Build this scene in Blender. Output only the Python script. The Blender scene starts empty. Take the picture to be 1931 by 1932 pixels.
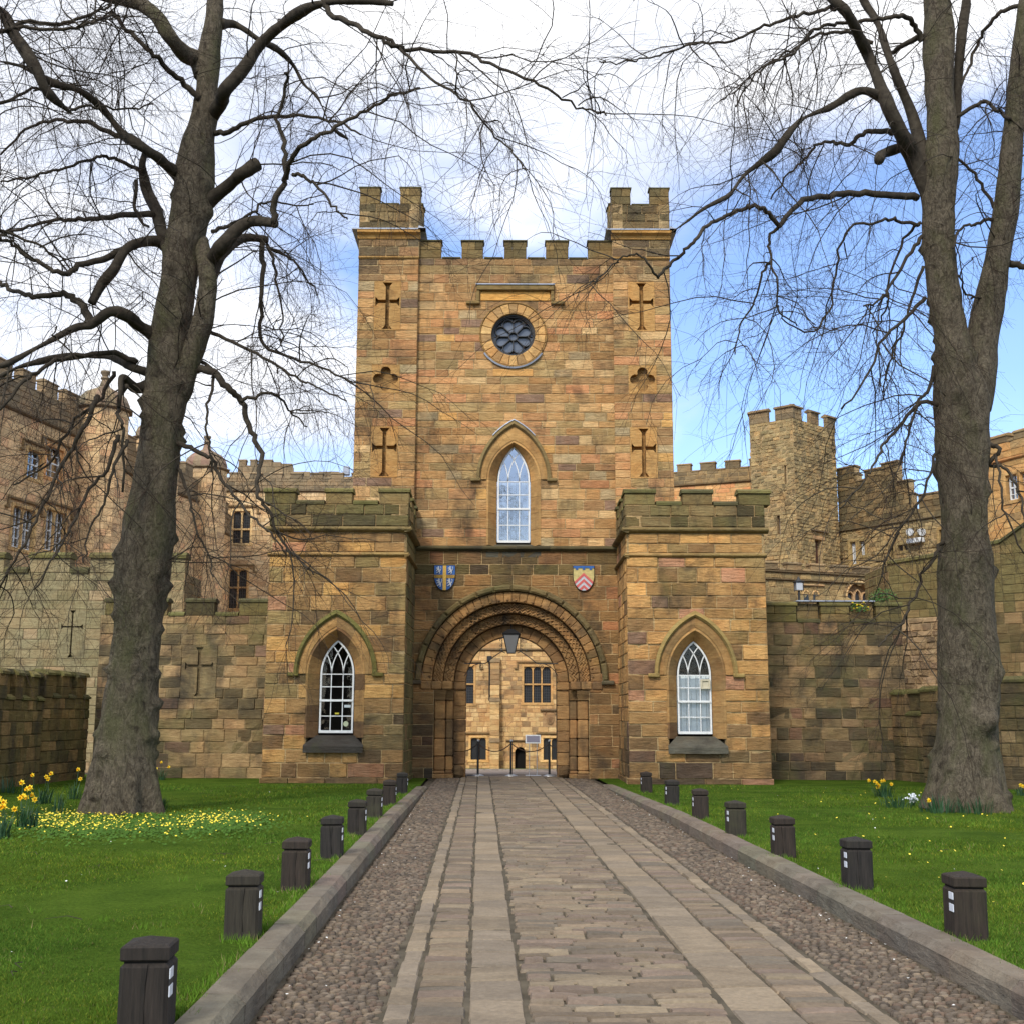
import bpy, math, random
import numpy as np
from mathutils import Vector, Matrix, noise as mnoise
from mathutils.geometry import tessellate_polygon
R = math.radians
random.seed(7); rng = np.random.default_rng(7)
S = bpy.context.scene
# ------------------------------------------------------------------ camera
CAMH, PITCH, FPX = 1.7, R(9.81), 2250.0            # focal length in 1931-px units
cam = bpy.data.cameras.new('camera'); co = bpy.data.objects.new('camera', cam)
S.collection.objects.link(co); S.camera = co
cam.sensor_width = 36; cam.lens = 36*FPX/1931; cam.clip_start = .1; cam.clip_end = 6000
co.matrix_world = Matrix.Translation((0, 0, CAMH)) @ Matrix.Rotation(math.pi/2+PITCH, 4, 'X') @ Matrix.Rotation(R(.18), 4, 'Z')
S.render.engine = 'CYCLES'
S.view_settings.view_transform = 'Standard'; S.view_settings.look = 'None'
S.view_settings.exposure = 0.36; S.view_settings.gamma = 1
# ------------------------------------------------------------------ sky and sun
SUN_EL, SUN_AZ = R(40), R(-160)    # azimuth from +Y towards +X: behind the camera, to its left
W = bpy.data.worlds.new('World'); S.world = W; W.use_nodes = True
nt = W.node_tree; nt.nodes.clear()
def N(t, **k):
    n = nt.nodes.new(t)
    for a, b in k.items():
        if a.startswith('i_'): n.inputs[int(a[2:]) if a[2:].isdigit() else a[2:]].default_value = b
        else: setattr(n, a, b)
    return n
def L(a, b): nt.links.new(a, b)
sky = N('ShaderNodeTexSky', sky_type='NISHITA', sun_disc=False, sun_elevation=SUN_EL, sun_rotation=SUN_AZ)
sky.air_density = 1.0; sky.dust_density = 1.0; sky.ozone_density = 2.0
tc = N('ShaderNodeTexCoord'); sp = N('ShaderNodeSeparateXYZ'); L(tc.outputs['Generated'], sp.inputs[0])
def M(op, a, b=None, c=None):
    n = N('ShaderNodeMath', operation=op)
    for i, v in enumerate((a, b, c)):
        if v is None: continue
        if isinstance(v, (int, float)): n.inputs[i].default_value = v
        else: L(v, n.inputs[i])
    return n.outputs[0]
zc = M('MAXIMUM', sp.outputs[2], 0.0)
den = M('ADD', zc, .22)
cb = N('ShaderNodeCombineXYZ'); L(M('DIVIDE', sp.outputs[0], den), cb.inputs[0]); L(M('DIVIDE', sp.outputs[1], den), cb.inputs[1])
mp = N('ShaderNodeMapping'); mp.inputs['Location'].default_value = (0.86, 5.36, 0.0); mp.inputs['Scale'].default_value = (1.0, 1.15, 1); L(cb.outputs[0], mp.inputs[0])
n1 = N('ShaderNodeTexNoise'); n1.inputs['Scale'].default_value = 1.05; n1.inputs['Detail'].default_value = 9; n1.inputs['Roughness'].default_value = .52; n1.inputs['Distortion'].default_value = .35
L(mp.outputs[0], n1.inputs['Vector'])
cr = N('ShaderNodeValToRGB'); cr.color_ramp.elements[0].position = .40; cr.color_ramp.elements[1].position = .60; cr.color_ramp.interpolation = 'EASE'
cr.color_ramp.elements[0].color = (0.06, 0.06, 0.06, 1)
bias = M('MULTIPLY_ADD', M('MINIMUM', zc, .62), .66, -.251)       # thicker cloud overhead, broken towards the horizon
L(M('ADD', n1.outputs[0], bias), cr.inputs[0])
n2 = N('ShaderNodeTexNoise'); n2.inputs['Scale'].default_value = 2.6; n2.inputs['Detail'].default_value = 7; L(mp.outputs[0], n2.inputs['Vector'])
cc = N('ShaderNodeValToRGB'); cc.color_ramp.elements[0].position = .38; cc.color_ramp.elements[1].position = .62
cc.color_ramp.elements[0].color = (8.0, 8.35, 9.2, 1); cc.color_ramp.elements[1].color = (11.0, 11.0, 11.1, 1)
L(n2.outputs[0], cc.inputs[0])
hs = N('ShaderNodeMixRGB', blend_type='MULTIPLY'); hs.inputs[0].default_value = 1; hs.inputs[2].default_value = (1.55, 1.74, 2.1, 1); L(sky.outputs[0], hs.inputs[1])
mx = N('ShaderNodeMixRGB'); L(cr.outputs[0], mx.inputs[0]); L(hs.outputs[0], mx.inputs[1]); L(cc.outputs[0], mx.inputs[2])
bg = N('ShaderNodeBackground'); bg.inputs[1].default_value = .10; L(mx.outputs[0], bg.inputs[0])
wo = N('ShaderNodeOutputWorld'); L(bg.outputs[0], wo.inputs[0])
sun = bpy.data.lights.new('sun', 'SUN'); sun.energy = 2.3; sun.angle = R(12); sun.color = (1, .95, .86)
so = bpy.data.objects.new('sun', sun); S.collection.objects.link(so)
sd = Vector((math.sin(SUN_AZ)*math.cos(SUN_EL), math.cos(SUN_AZ)*math.cos(SUN_EL), math.sin(SUN_EL)))
so.rotation_euler = sd.to_track_quat('Z', 'Y').to_euler(); so.location = (-20, -20, 40)

# ------------------------------------------------------------------ measuring
CP, SP = math.cos(PITCH), math.sin(PITCH)
def ray(u, v):
    a = (u-965.5)/FPX; b = (966-v)/FPX
    return Vector((a, CP-b*SP, SP+b*CP))
def at(u, v, Y):
    r = ray(u, v); t = Y/r.y
    return Vector((r.x*t, Y, CAMH+r.z*t))
def ground(u, v, z=0.0):
    r = ray(u, v); t = (z-CAMH)/r.z
    return Vector((r.x*t, r.y*t, z))
def project(p):
    d = Vector(p)-Vector((0, 0, CAMH))
    dep = d.y*CP+d.z*SP
    if dep <= .1: return None
    return 965.5+FPX*d.x/dep, 966-FPX*(-d.y*SP+d.z*CP)/dep, dep
class Fr:
    """a vertical face: origin on plan, U to the right as seen from outside, N outward"""
    def __init__(s, A, B=None):
        A = Vector((A[0], A[1], 0))
        U = Vector((1, 0, 0)) if B is None else (Vector((B[0], B[1], 0))-A).normalized()
        s.O, s.U, s.N = A, U, Vector((U.y, -U.x, 0))
        s.len = 0 if B is None else (Vector((B[0], B[1], 0))-A).length
    def p(s, a, z, d=0.0):
        return (s.O.x+s.U.x*a+s.N.x*d, s.O.y+s.U.y*a+s.N.y*d, z)
    def on(s, u, v):
        r = ray(u, v); O = s.O-Vector((0, 0, CAMH)); t = O.dot(s.N)/r.dot(s.N)
        P = r*t; return (P-O).dot(s.U), P.z+CAMH
def frontY(Y): return Fr((0, Y))
def pxwall(u0, Y0, u1, Y1, v=1200):
    a = at(u0, v, Y0); b = at(u1, v, Y1); return Fr((a.x, a.y), (b.x, b.y))
# ------------------------------------------------------------------ object helpers
WL = {}
C = S.collection
def tag(o, label=None, cat=None, group=None, kind=None):
    if label: o['label'] = label
    if cat: o['category'] = cat
    if group: o['group'] = group
    if kind: o['kind'] = kind
    return o
def empty(name, loc, label, cat, group=None):
    o = bpy.data.objects.new(name, None); C.objects.link(o); o.location = loc; o.empty_display_size = .3
    WL[o.name] = Vector(loc); return tag(o, label, cat, group)
def link(name, v, f, mat, parent=None, tints=None, smooth=False, origin=None):
    me = bpy.data.meshes.new(name)
    v = np.asarray(v, dtype=np.float64).reshape(-1, 3)
    if origin is None:
        lo, hi = v.min(0), v.max(0); origin = Vector(((lo[0]+hi[0])/2, (lo[1]+hi[1])/2, lo[2]))
    origin = Vector(origin)
    me.from_pydata((v-np.array(origin)).tolist(), [], f)
    if tints is not None:
        at_ = me.attributes.new('tint', 'FLOAT_COLOR', 'FACE')
        if len(tints) == 3 and not hasattr(tints[0], '__len__'): tints = [tints]*len(f)
        arr = np.ones((len(f), 4), dtype=np.float32); arr[:, :3] = np.asarray(tints, dtype=np.float32)
        at_.data.foreach_set('color', arr.ravel())
    if smooth: me.polygons.foreach_set('use_smooth', [True]*len(me.polygons))
    if mat: me.materials.append(mat)
    o = bpy.data.objects.new(name, me); C.objects.link(o)
    if parent is not None:
        o.parent = parent; o.location = origin-WL[parent.name]
    else: o.location = origin
    WL[o.name] = origin
    return o
def np_obj(name, V, F, mat, parent=None, tint=None, k=3):
    """fast path for big meshes: V (n,3), F (m,k)"""
    me = bpy.data.meshes.new(name); V = np.ascontiguousarray(V, dtype=np.float32); F = np.ascontiguousarray(F, dtype=np.int32)
    lo, hi = V.min(0), V.max(0); org = np.array([(lo[0]+hi[0])/2, (lo[1]+hi[1])/2, lo[2]], dtype=np.float32)
    V = V-org
    me.vertices.add(len(V)); me.vertices.foreach_set('co', V.ravel())
    me.loops.add(F.size); me.loops.foreach_set('vertex_index', F.ravel())
    me.polygons.add(len(F)); me.polygons.foreach_set('loop_start', np.arange(0, F.size, F.shape[1], dtype=np.int32))
    if tint is not None:
        a = me.attributes.new('tint', 'FLOAT_COLOR', 'FACE'); arr = np.ones((len(F), 4), dtype=np.float32); arr[:, :3] = tint
        a.data.foreach_set('color', arr.ravel())
    me.update(calc_edges=True); me.validate()
    me.materials.append(mat)
    o = bpy.data.objects.new(name, me); C.objects.link(o)
    if parent is not None: o.parent = parent; o.location = Vector(org.tolist())-WL[parent.name]
    else: o.location = org.tolist()
    WL[o.name] = Vector(org.tolist()); return o
class MB:
    def __init__(s): s.v = []; s.f = []; s.c = []
    def add(s, v, f, c=None):
        n = len(s.v); s.v += [tuple(p) for p in v]; s.f += [tuple(i+n for i in q) for q in f]; s.c += [c or (.3, .25, .18)]*len(f)
    def box(s, x0, x1, y0, y1, z0, z1, c=None):
        s.add([(x, y, z) for z in (z0, z1) for y in (y0, y1) for x in (x0, x1)],
              [(0, 2, 3, 1), (4, 5, 7, 6), (0, 1, 5, 4), (2, 6, 7, 3), (0, 4, 6, 2), (1, 3, 7, 5)], c)
    def build(s, name, mat, parent=None, smooth=False, tint=True, origin=None):
        return link(name, s.v, s.f, mat, parent, s.c if tint else None, smooth, origin)
BOXF = [(0, 2, 3, 1), (4, 5, 7, 6), (0, 1, 5, 4), (2, 6, 7, 3), (0, 4, 6, 2), (1, 3, 7, 5)]
def fbox(F, s0, s1, z0, z1, d0, d1):
    return [F.p(a, z, d) for z in (z0, z1) for d in (d0, d1) for a in (s0, s1)], BOXF
def extr(F, prof, s0, s1, s0b=None, s1b=None):
    """closed profile [(d,z)] run along the face from s0 to s1"""
    n = len(prof); v = [F.p(s0, z, d) for d, z in prof]+[F.p(s1, z, d) for d, z in prof]
    f = [(i, (i+1) % n, n+(i+1) % n, n+i) for i in range(n)]+[tuple(range(n-1, -1, -1)), tuple(range(n, 2*n))]
    return v, f
def cbox(F, s0, s1, z0, z1, d0, d1, b=.015, j=0.0):
    """chamfered block in a face's frame"""
    q = random.uniform
    P = []; idx = {}
    for ix, a in ((0, s0), (1, s1)):
        for iy, dd in ((0, d0), (1, d1)):
            for iz, z in ((0, z0), (1, z1)):
                a2, d2, z2 = a+q(-j, j), dd+q(-j, j), z+q(-j, j)
                sa, sd_, sz = (b if ix == 0 else -b), (b if iy == 0 else -b), (b if iz == 0 else -b)
                for ax in range(3):
                    idx[(ix, iy, iz, ax)] = len(P)
                    P.append(F.p(a2+(0 if ax == 0 else sa), z2+(0 if ax == 2 else sz), d2+(0 if ax == 1 else sd_)))
    g = lambda x, y, z, ax: idx[(x, y, z, ax)]
    f = []
    for x in (0, 1): f.append([g(x, 0, 0, 0), g(x, 1, 0, 0), g(x, 1, 1, 0), g(x, 0, 1, 0)])
    for y in (0, 1): f.append([g(0, y, 0, 1), g(1, y, 0, 1), g(1, y, 1, 1), g(0, y, 1, 1)])
    for z in (0, 1): f.append([g(0, 0, z, 2), g(1, 0, z, 2), g(1, 1, z, 2), g(0, 1, z, 2)])
    for x in (0, 1):
        for y in (0, 1): f.append([g(x, y, 0, 0), g(x, y, 1, 0), g(x, y, 1, 1), g(x, y, 0, 1)])
    for x in (0, 1):
        for z in (0, 1): f.append([g(x, 0, z, 0), g(x, 1, z, 0), g(x, 1, z, 2), g(x, 0, z, 2)])
    for y in (0, 1):
        for z in (0, 1): f.append([g(0, y, z, 1), g(1, y, z, 1), g(1, y, z, 2), g(0, y, z, 2)])
    for x in (0, 1):
        for y in (0, 1):
            for z in (0, 1): f.append([g(x, y, z, 0), g(x, y, z, 1), g(x, y, z, 2)])
    return P, f
def tube(pts, rad, n=8, caps=True):
    pts = [Vector(p) for p in pts]; v = []; f = []
    if not hasattr(rad, '__len__'): rad = [rad]*len(pts)
    ref = None
    for i, p in enumerate(pts):
        t = (pts[min(i+1, len(pts)-1)]-pts[max(i-1, 0)]).normalized()
        if ref is None: ref = t.orthogonal().normalized()
        ref = (ref-t*ref.dot(t)); ref = ref.normalized() if ref.length > 1e-6 else t.orthogonal().normalized()
        b = t.cross(ref)
        for k in range(n):
            a = 2*math.pi*k/n; v.append(p+(ref*math.cos(a)+b*math.sin(a))*rad[i])
    for i in range(len(pts)-1):
        for k in range(n): f.append((i*n+k, i*n+(k+1) % n, (i+1)*n+(k+1) % n, (i+1)*n+k))
    if caps: f.append(tuple(range(n-1, -1, -1))); f.append(tuple((len(pts)-1)*n+k for k in range(n)))
    return v, f
# ------------------------------------------------------------------ materials
def lin(r, g, b, k=1.0):
    f = lambda c: ((c/255)/12.92 if c/255 <= .04045 else ((c/255+.055)/1.055)**2.4)*k
    return (f(r), f(g), f(b))
class MT:
    def __init__(s, name, rough=.9, spec=.3):
        s.m = bpy.data.materials.new(name); s.m.use_nodes = True; s.nt = s.m.node_tree
        s.b = s.nt.nodes['Principled BSDF']; s.b.inputs['Roughness'].default_value = rough
        s.b.inputs['Specular IOR Level'].default_value = spec
        s.geo = s.n('ShaderNodeNewGeometry').outputs['Position']
    def n(s, t, **k):
        x = s.nt.nodes.new(t)
        for a, b in k.items(): setattr(x, a, b)
        return x
    def l(s, a, b): s.nt.links.new(a, b)
    def noise(s, scale, detail=4, rough=.55, stretch=(1, 1, 1), vec=None, dist=0.0):
        mp = s.n('ShaderNodeMapping'); mp.inputs['Scale'].default_value = stretch; s.l(vec or s.geo, mp.inputs[0])
        t = s.n('ShaderNodeTexNoise'); t.inputs['Scale'].default_value = scale; t.inputs['Detail'].default_value = detail
        t.inputs['Roughness'].default_value = rough; t.inputs['Distortion'].default_value = dist; s.l(mp.outputs[0], t.inputs['Vector']); return t.outputs[0]
    def ramp(s, x, p0, p1, c0=(0, 0, 0, 1), c1=(1, 1, 1, 1)):
        r = s.n('ShaderNodeValToRGB'); e = r.color_ramp.elements; e[0].position = p0; e[1].position = p1; e[0].color = c0; e[1].color = c1
        s.l(x, r.inputs[0]); return r.outputs[0]
    def mix(s, fac, a, b, bt='MIX'):
        m = s.n('ShaderNodeMixRGB', blend_type=bt)
        for i, v in enumerate((fac, a, b)):
            if isinstance(v, (int, float)): m.inputs[i].default_value = v
            elif isinstance(v, tuple): m.inputs[i].default_value = v if len(v) == 4 else v+(1,)
            else: s.l(v, m.inputs[i])
        return m.outputs[0]
    def math(s, op, a, b):
        m = s.n('ShaderNodeMath', operation=op)
        for i, v in enumerate((a, b)):
            if isinstance(v, (int, float)): m.inputs[i].default_value = v
            else: s.l(v, m.inputs[i])
        return m.outputs[0]
    def bump(s, h, strength=.5, dist=.02):
        b = s.n('ShaderNodeBump'); b.inputs['Strength'].default_value = strength; b.inputs['Distance'].default_value = dist
        s.l(h, b.inputs['Height']); s.l(b.outputs[0], s.b.inputs['Normal'])
    def col(s, c):
        if isinstance(c, tuple): s.b.inputs['Base Color'].default_value = c if len(c) == 4 else c+(1,)
        else: s.l(c, s.b.inputs['Base Color'])
def stone_mat(name, grime=.3, moss=.2, streak=.3, bump=.6, sat=1.0):
    m = MT(name, .93, .25)
    a = m.n('ShaderNodeAttribute', attribute_name='tint').outputs['Color']
    strata = m.noise(2.2, 5, .6, (1.2, 1.2, 9), dist=.6)
    c = m.mix(1, a, m.ramp(strata, .28, .72, (.80, .77, .73, 1), (1.16, 1.15, 1.12, 1)), 'MULTIPLY')
    fine = m.noise(38, 4, .65)
    c = m.mix(1, c, m.ramp(fine, .25, .75, (.86, .86, .86, 1), (1.13, 1.13, 1.13, 1)), 'MULTIPLY')
    blot = m.noise(3.4, 5, .6, (1, 1, 2.4), dist=.8)
    c = m.mix(1, c, m.ramp(blot, .34, .68, (.84, .80, .76, 1), (1.12, 1.13, 1.12, 1)), 'MULTIPLY')
    c = m.mix(m.ramp(m.noise(2.1, 5, .62, (1, 1, 3), dist=.5, vec=None), .55, .7, (0, 0, 0, 1), (.24, .24, .24, 1)), c, m.mix(1, c, (1.08, .78, .56), 'MULTIPLY'))
    warm = m.noise(1.3, 3, .5)
    c = m.mix(m.ramp(warm, .45, .7, (0, 0, 0, 1), (.4, .4, .4, 1)), c, m.mix(1, c, (1.15, .88, .68), 'MULTIPLY'))
    g = m.noise(1.1, 8, .62, (1, 1, .8), dist=.4)
    c = m.mix(m.ramp(g, .62-.22*grime, .78-.12*grime, (0, 0, 0, 1), (.85*min(1, .45+grime),)*3+(1,)), c, (.035, .03, .024))
    st = m.noise(3.2, 5, .6, (1.6, 1.6, .22))
    c = m.mix(m.ramp(st, .58, .8, (0, 0, 0, 1), (streak,)*3+(1,)), c, (.04, .036, .028))
    ms = m.noise(.8, 7, .6, dist=.3, vec=m.geo)
    c = m.mix(m.ramp(ms, .66-.3*moss, .84-.22*moss, (0, 0, 0, 1), (min(.8, .3+moss*.6),)*3+(1,)), c, (.075, .085, .02))
    pits = m.noise(17, 3, .5, (1, 1, 1.6)); c = m.mix(m.ramp(pits, .66, .74, (0, 0, 0, 1), (.55, .55, .55, 1)), c, (.06, .045, .03))
    if sat != 1:
        h = m.n('ShaderNodeHueSaturation'); h.inputs['Saturation'].default_value = sat; m.l(c, h.inputs['Color']); c = h.outputs[0]
    m.col(c)
    hgt = m.math('ADD', m.math('MULTIPLY', strata, .9), m.math('MULTIPLY', fine, .35))
    hgt = m.math('ADD', hgt, m.math('MULTIPLY', m.noise(9, 6, .6, (1, 1, 2.2)), .8))
    m.bump(hgt, min(1, bump), .03 if bump <= 1 else .03*bump); return m.m
def plain(name, c, rough=.8, spec=.3, metal=0, nz=None, bumpd=0):
    m = MT(name, rough, spec); m.b.inputs['Metallic'].default_value = metal
    if nz:
        f = m.noise(nz[0], 5, .6, nz[3] if len(nz) > 3 else (1, 1, 1)); m.col(m.mix(1, c, m.ramp(f, .3, .7, (nz[1],)*3+(1,), (nz[2],)*3+(1,)), 'MULTIPLY'))
        if bumpd: m.bump(f, .6, bumpd)
    else: m.col(c)
    return m.m
M_tower = stone_mat('tower_sandstone', .2, .12, .26, .75, sat=1.03)
M_bay = stone_mat('bay_sandstone', .48, .28, .5, 1.4, sat=.97)
M_arch = stone_mat('archway_sandstone', .6, .25, .55, .8, sat=.97)
M_par = stone_mat('mossy_parapet_stone', .5, .36, .45, .8)
M_link = stone_mat('weathered_wall_stone', .75, .42, .6, .95, sat=.9)
M_low = stone_mat('dark_rampart_stone', .6, .55, .5, .9)
M_olive = stone_mat('grey_green_wall_stone', .3, .26, .35, .5, sat=.9)
M_far = stone_mat('castle_range_stone', .25, .12, .35, .6, sat=.88)
M_rub = stone_mat('rubble_tower_stone', .35, .1, .35, 1.0, sat=.95)
M_court = stone_mat('courtyard_stone', .26, .04, .36, .6, sat=.95)
M_red = stone_mat('orange_sandstone', .15, .05, .2, .5)
M_dress = stone_mat('dressed_window_stone', .3, .14, .35, .35)
M_white = plain('white_painted_wood', (.74, .75, .74), .45, .4, nz=(9, .85, 1.05))
M_lead = plain('lead_flashing', (.34, .37, .44), .5, .5, nz=(6, .8, 1.15))
M_iron = plain('black_iron', (.012, .012, .013), .55, .5)
M_dark = plain('dark_room', (.012, .011, .010), .9, .1)
M_blind = plain('pale_window_blind', (.84, .88, .87), .8, .2, nz=(3, .9, 1.05, (9, 9, .3)))
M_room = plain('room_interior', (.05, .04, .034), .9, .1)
def glass_mat(name, tint=(.9, .93, .95), refl=.0):
    m = MT(name); t = m.n('ShaderNodeBsdfTransparent'); t.inputs[0].default_value = tint+(1,)
    g = m.n('ShaderNodeBsdfGlossy'); g.inputs['Roughness'].default_value = .03
    fr = m.n('ShaderNodeFresnel'); fr.inputs[0].default_value = 1.5
    bp = m.n('ShaderNodeBump'); bp.inputs['Strength'].default_value = .12; bp.inputs['Distance'].default_value = .05
    m.l(m.noise(2.2, 2), bp.inputs['Height']); m.l(bp.outputs[0], g.inputs['Normal'])
    mxs = m.n('ShaderNodeMixShader'); m.l(m.math('ADD', fr.outputs[0], refl), mxs.inputs[0]); m.l(t.outputs[0], mxs.inputs[1]); m.l(g.outputs[0], mxs.inputs[2])
    m.l(mxs.outputs[0], m.nt.nodes['Material Output'].inputs[0]); return m.m
M_glass = glass_mat('window_glass'); M_glass_sky = glass_mat('upper_window_glass', (.62, .65, .68), .30)
M_leaded = MT('leaded_window_glass', .25, .6)
M_leaded.col((.02, .023, .026)); M_leaded = M_leaded.m
M_roseglass = plain('rose_window_glass', (.10, .115, .14), .22, .6, nz=(3, .8, 1.2))
# ------------------------------------------------------------------ palettes
def pal(cols, k=1.0, jit=.12, dark=None, pull=.1):
    """cols: [(weight,(r,g,b))]; dark(p)->0..1 share of soot or algae at a place"""
    ws = [c[0] for c in cols]; cs = [lin(*c[1]) for c in cols]; sw = sum(ws)
    mean = [sum(w*c[i] for w, c in zip(ws, cs))/sw for i in range(3)]
    cs = [tuple(c[i]*(1-pull)+mean[i]*pull for i in range(3)) for c in cs]
    def f(p):
        c = random.choices(cs, ws)[0]; b = k*(1+random.uniform(-jit, jit))
        c = [x*b for x in c]
        if dark:
            d, dc = dark(p)
            if d > 0:
                d = min(1, d*random.uniform(.6, 1.25)); c = [a*(1-d)+e*d for a, e in zip(c, dc)]
        return tuple(c)
    return f
SOOT = (.05, .042, .032); ALG = (.075, .08, .03)
def lowdark(z1, amt=.6, seed=0.0, colr=SOOT, bands=()):
    def f(p):
        n = mnoise.noise(Vector((p[0]*.45+seed, p[1]*.3, p[2]*.5)))*.5+.5
        n2 = mnoise.noise(Vector((p[0]*1.1+seed*2, 5.5, p[2]*.8)))*.5+.5
        d = max(0, 1-p[2]/z1)*amt*n*2.0+max(0, n-.58)*1.9*amt+(.55 if n2 > .66 and random.random() < .6 else 0)*amt
        for zb in bands:
            if zb-.55 < p[2] < zb: d += (.75*n2+.1)*(1-(zb-p[2])/.55)*1.3
        cc = colr if mnoise.noise(Vector((p[0]*.35, 9.1+seed, p[2]*.3))) < .12 else (.085, .085, .036)
        return min(.85, d), cc
    return f
P_tower = pal([(5, (186, 146, 94)), (4, (196, 156, 104)), (4, (174, 134, 84)), (3, (198, 148, 98)), (1.2, (198, 142, 96)), (2.0, (156, 124, 84)),
               (.5, (138, 112, 94)), (3, (172, 146, 98)), (1.6, (212, 178, 126)), (1, (178, 158, 120)), (.8, (214, 166, 96))], 1.0, .12, pull=.08)
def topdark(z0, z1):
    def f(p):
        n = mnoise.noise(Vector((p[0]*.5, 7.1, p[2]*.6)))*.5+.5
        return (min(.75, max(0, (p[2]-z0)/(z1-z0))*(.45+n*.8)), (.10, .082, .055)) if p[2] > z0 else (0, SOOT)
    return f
P_bay = pal([(4, (160, 126, 80)), (4, (176, 138, 86)), (2, (198, 156, 94)), (3, (138, 108, 70)), (.5, (124, 100, 84)), (3, (150, 130, 84)), (1.4, (206, 160, 92)), (1.2, (110, 92, 66)), (1, (190, 140, 105))], 1.0, .14, lowdark(3.2, .55))
P_bayR = pal([(4, (172, 134, 82)), (4, (188, 146, 90)), (3, (206, 160, 96)), (2, (142, 112, 74)), (.6, (128, 102, 86)), (2, (156, 132, 86)), (1.6, (214, 166, 98)), (1, (196, 145, 112))], 1.0, .14, lowdark(3.4, .6, 4.0))
P_archw = pal([(4, (148, 116, 72)), (4, (162, 124, 78)), (3, (132, 106, 68)), (2, (176, 134, 86)), (1.5, (112, 92, 62)), (1, (172, 120, 80))], 1.0, .13, lowdark(2.4, .75, 9.0, bands=(6.36, 6.1)))
P_par = pal([(4, (106, 98, 62)), (3, (120, 108, 70)), (3, (136, 118, 80)), (2, (84, 78, 54))], 1.0, .18)
P_dkpar = pal([(4, (120, 104, 72)), (3, (136, 118, 82)), (2, (100, 90, 64)), (1, (150, 126, 86))], 1.0, .16)
P_cope = pal([(3, (104, 102, 62)), (2, (118, 112, 70)), (2, (84, 82, 56))], 1.0, .15)
P_link = pal([(4, (146, 124, 80)), (3, (162, 134, 86)), (3, (122, 106, 66)), (2, (98, 86, 58)), (2, (172, 140, 92)), (1, (120, 92, 72))], 1.0, .15, lowdark(1.5, .5, 2.0))
P_linkR = pal([(4, (146, 120, 76)), (3, (164, 132, 84)), (3, (118, 102, 64)), (3, (88, 78, 54)), (2, (174, 138, 90)), (1.4, (122, 90, 66))], .95, .16, lowdark(1.6, .8, 6.0))
P_low = pal([(4, (112, 98, 62)), (3, (128, 108, 70)), (3, (96, 86, 56)), (1, (142, 116, 78))], 1.0, .15, lowdark(1.0, .3, 3.0))
P_lowR = pal([(4, (134, 112, 68)), (3, (148, 120, 76)), (3, (112, 96, 58)), (1, (158, 130, 84))], 1.0, .15, lowdark(1.0, .3, 3.0))
P_olive = pal([(4, (142, 132, 96)), (3, (150, 136, 98)), (2, (132, 124, 88)), (1, (164, 142, 104))], 1.0, .08)
P_oliveR = pal([(4, (120, 108, 62)), (3, (132, 114, 66)), (2, (108, 98, 56)), (1, (146, 122, 74))], 1.0, .1)
P_far = pal([(4, (206, 174, 122)), (3, (194, 164, 116)), (3, (214, 178, 124)), (1.5, (212, 164, 112)), (1, (170, 142, 104))], 1.1, .1)
P_farpar = pal([(4, (140, 122, 92)), (3, (156, 134, 98)), (2, (120, 106, 82))], .95, .12)
P_lit = pal([(4, (218, 184, 130)), (3, (208, 172, 116)), (2, (196, 158, 106)), (2, (222, 194, 144))], 1.02, .1)
P_rub = pal([(4, (162, 142, 98)), (3, (146, 130, 92)), (3, (176, 152, 104)), (2, (122, 110, 80)), (1, (184, 152, 98))], 1.0, .15, pull=.3)
P_court = pal([(4, (204, 170, 114)), (3, (192, 156, 104)), (3, (214, 184, 130)), (1.3, (178, 144, 98)), (1.2, (148, 124, 90))], 1.0, .12)
P_tan = pal([(4, (198, 162, 108)), (3, (186, 150, 98)), (2, (206, 160, 104)), (1, (168, 140, 98))], 1.0, .1)
P_red = pal([(4, (206, 160, 108)), (3, (208, 150, 104)), (2, (196, 164, 116)), (2, (216, 172, 120))], 1.05, .1)
MORT = lin(176, 152, 110)
# ------------------------------------------------------------------ masonry
def quadstone(F, q, proud, rough, d0=-.012, ext=False):
    """bevelled stone: q = (bl, br, tr, tl) in (s, z)"""
    (bl, br, tr, tl) = q
    w = max(.02, ((br[0]-bl[0])+(tr[0]-tl[0]))/2); h = max(.02, tl[1]-bl[1])
    eu, ev = min(.3, .018/w), min(.3, .016/h)
    us = [0, eu, random.uniform(.35, .65), 1-eu, 1]; vs = [0, ev, 1-ev, 1]
    P = []; base = random.uniform(-.35, .45)*rough*2
    for j, v in enumerate(vs):
        for i, u in enumerate(us):
            s = (bl[0]*(1-u)+br[0]*u)*(1-v)+(tl[0]*(1-u)+tr[0]*u)*v
            z = (bl[1]*(1-u)+br[1]*u)*(1-v)+(tl[1]*(1-u)+tr[1]*u)*v
            edge = i in (0, 4) or j in (0, 3)
            d = d0 if edge else proud+base+random.uniform(-1, 1)*rough
            if not edge: s += random.uniform(-.3, .3)*rough; z += random.uniform(-.4, .4)*rough
            P.append(F.p(s, z, d))
    f = [(j*5+i, j*5+i+1, (j+1)*5+i+1, (j+1)*5+i) for j in range(3) for i in range(4)]
    return P, f
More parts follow.
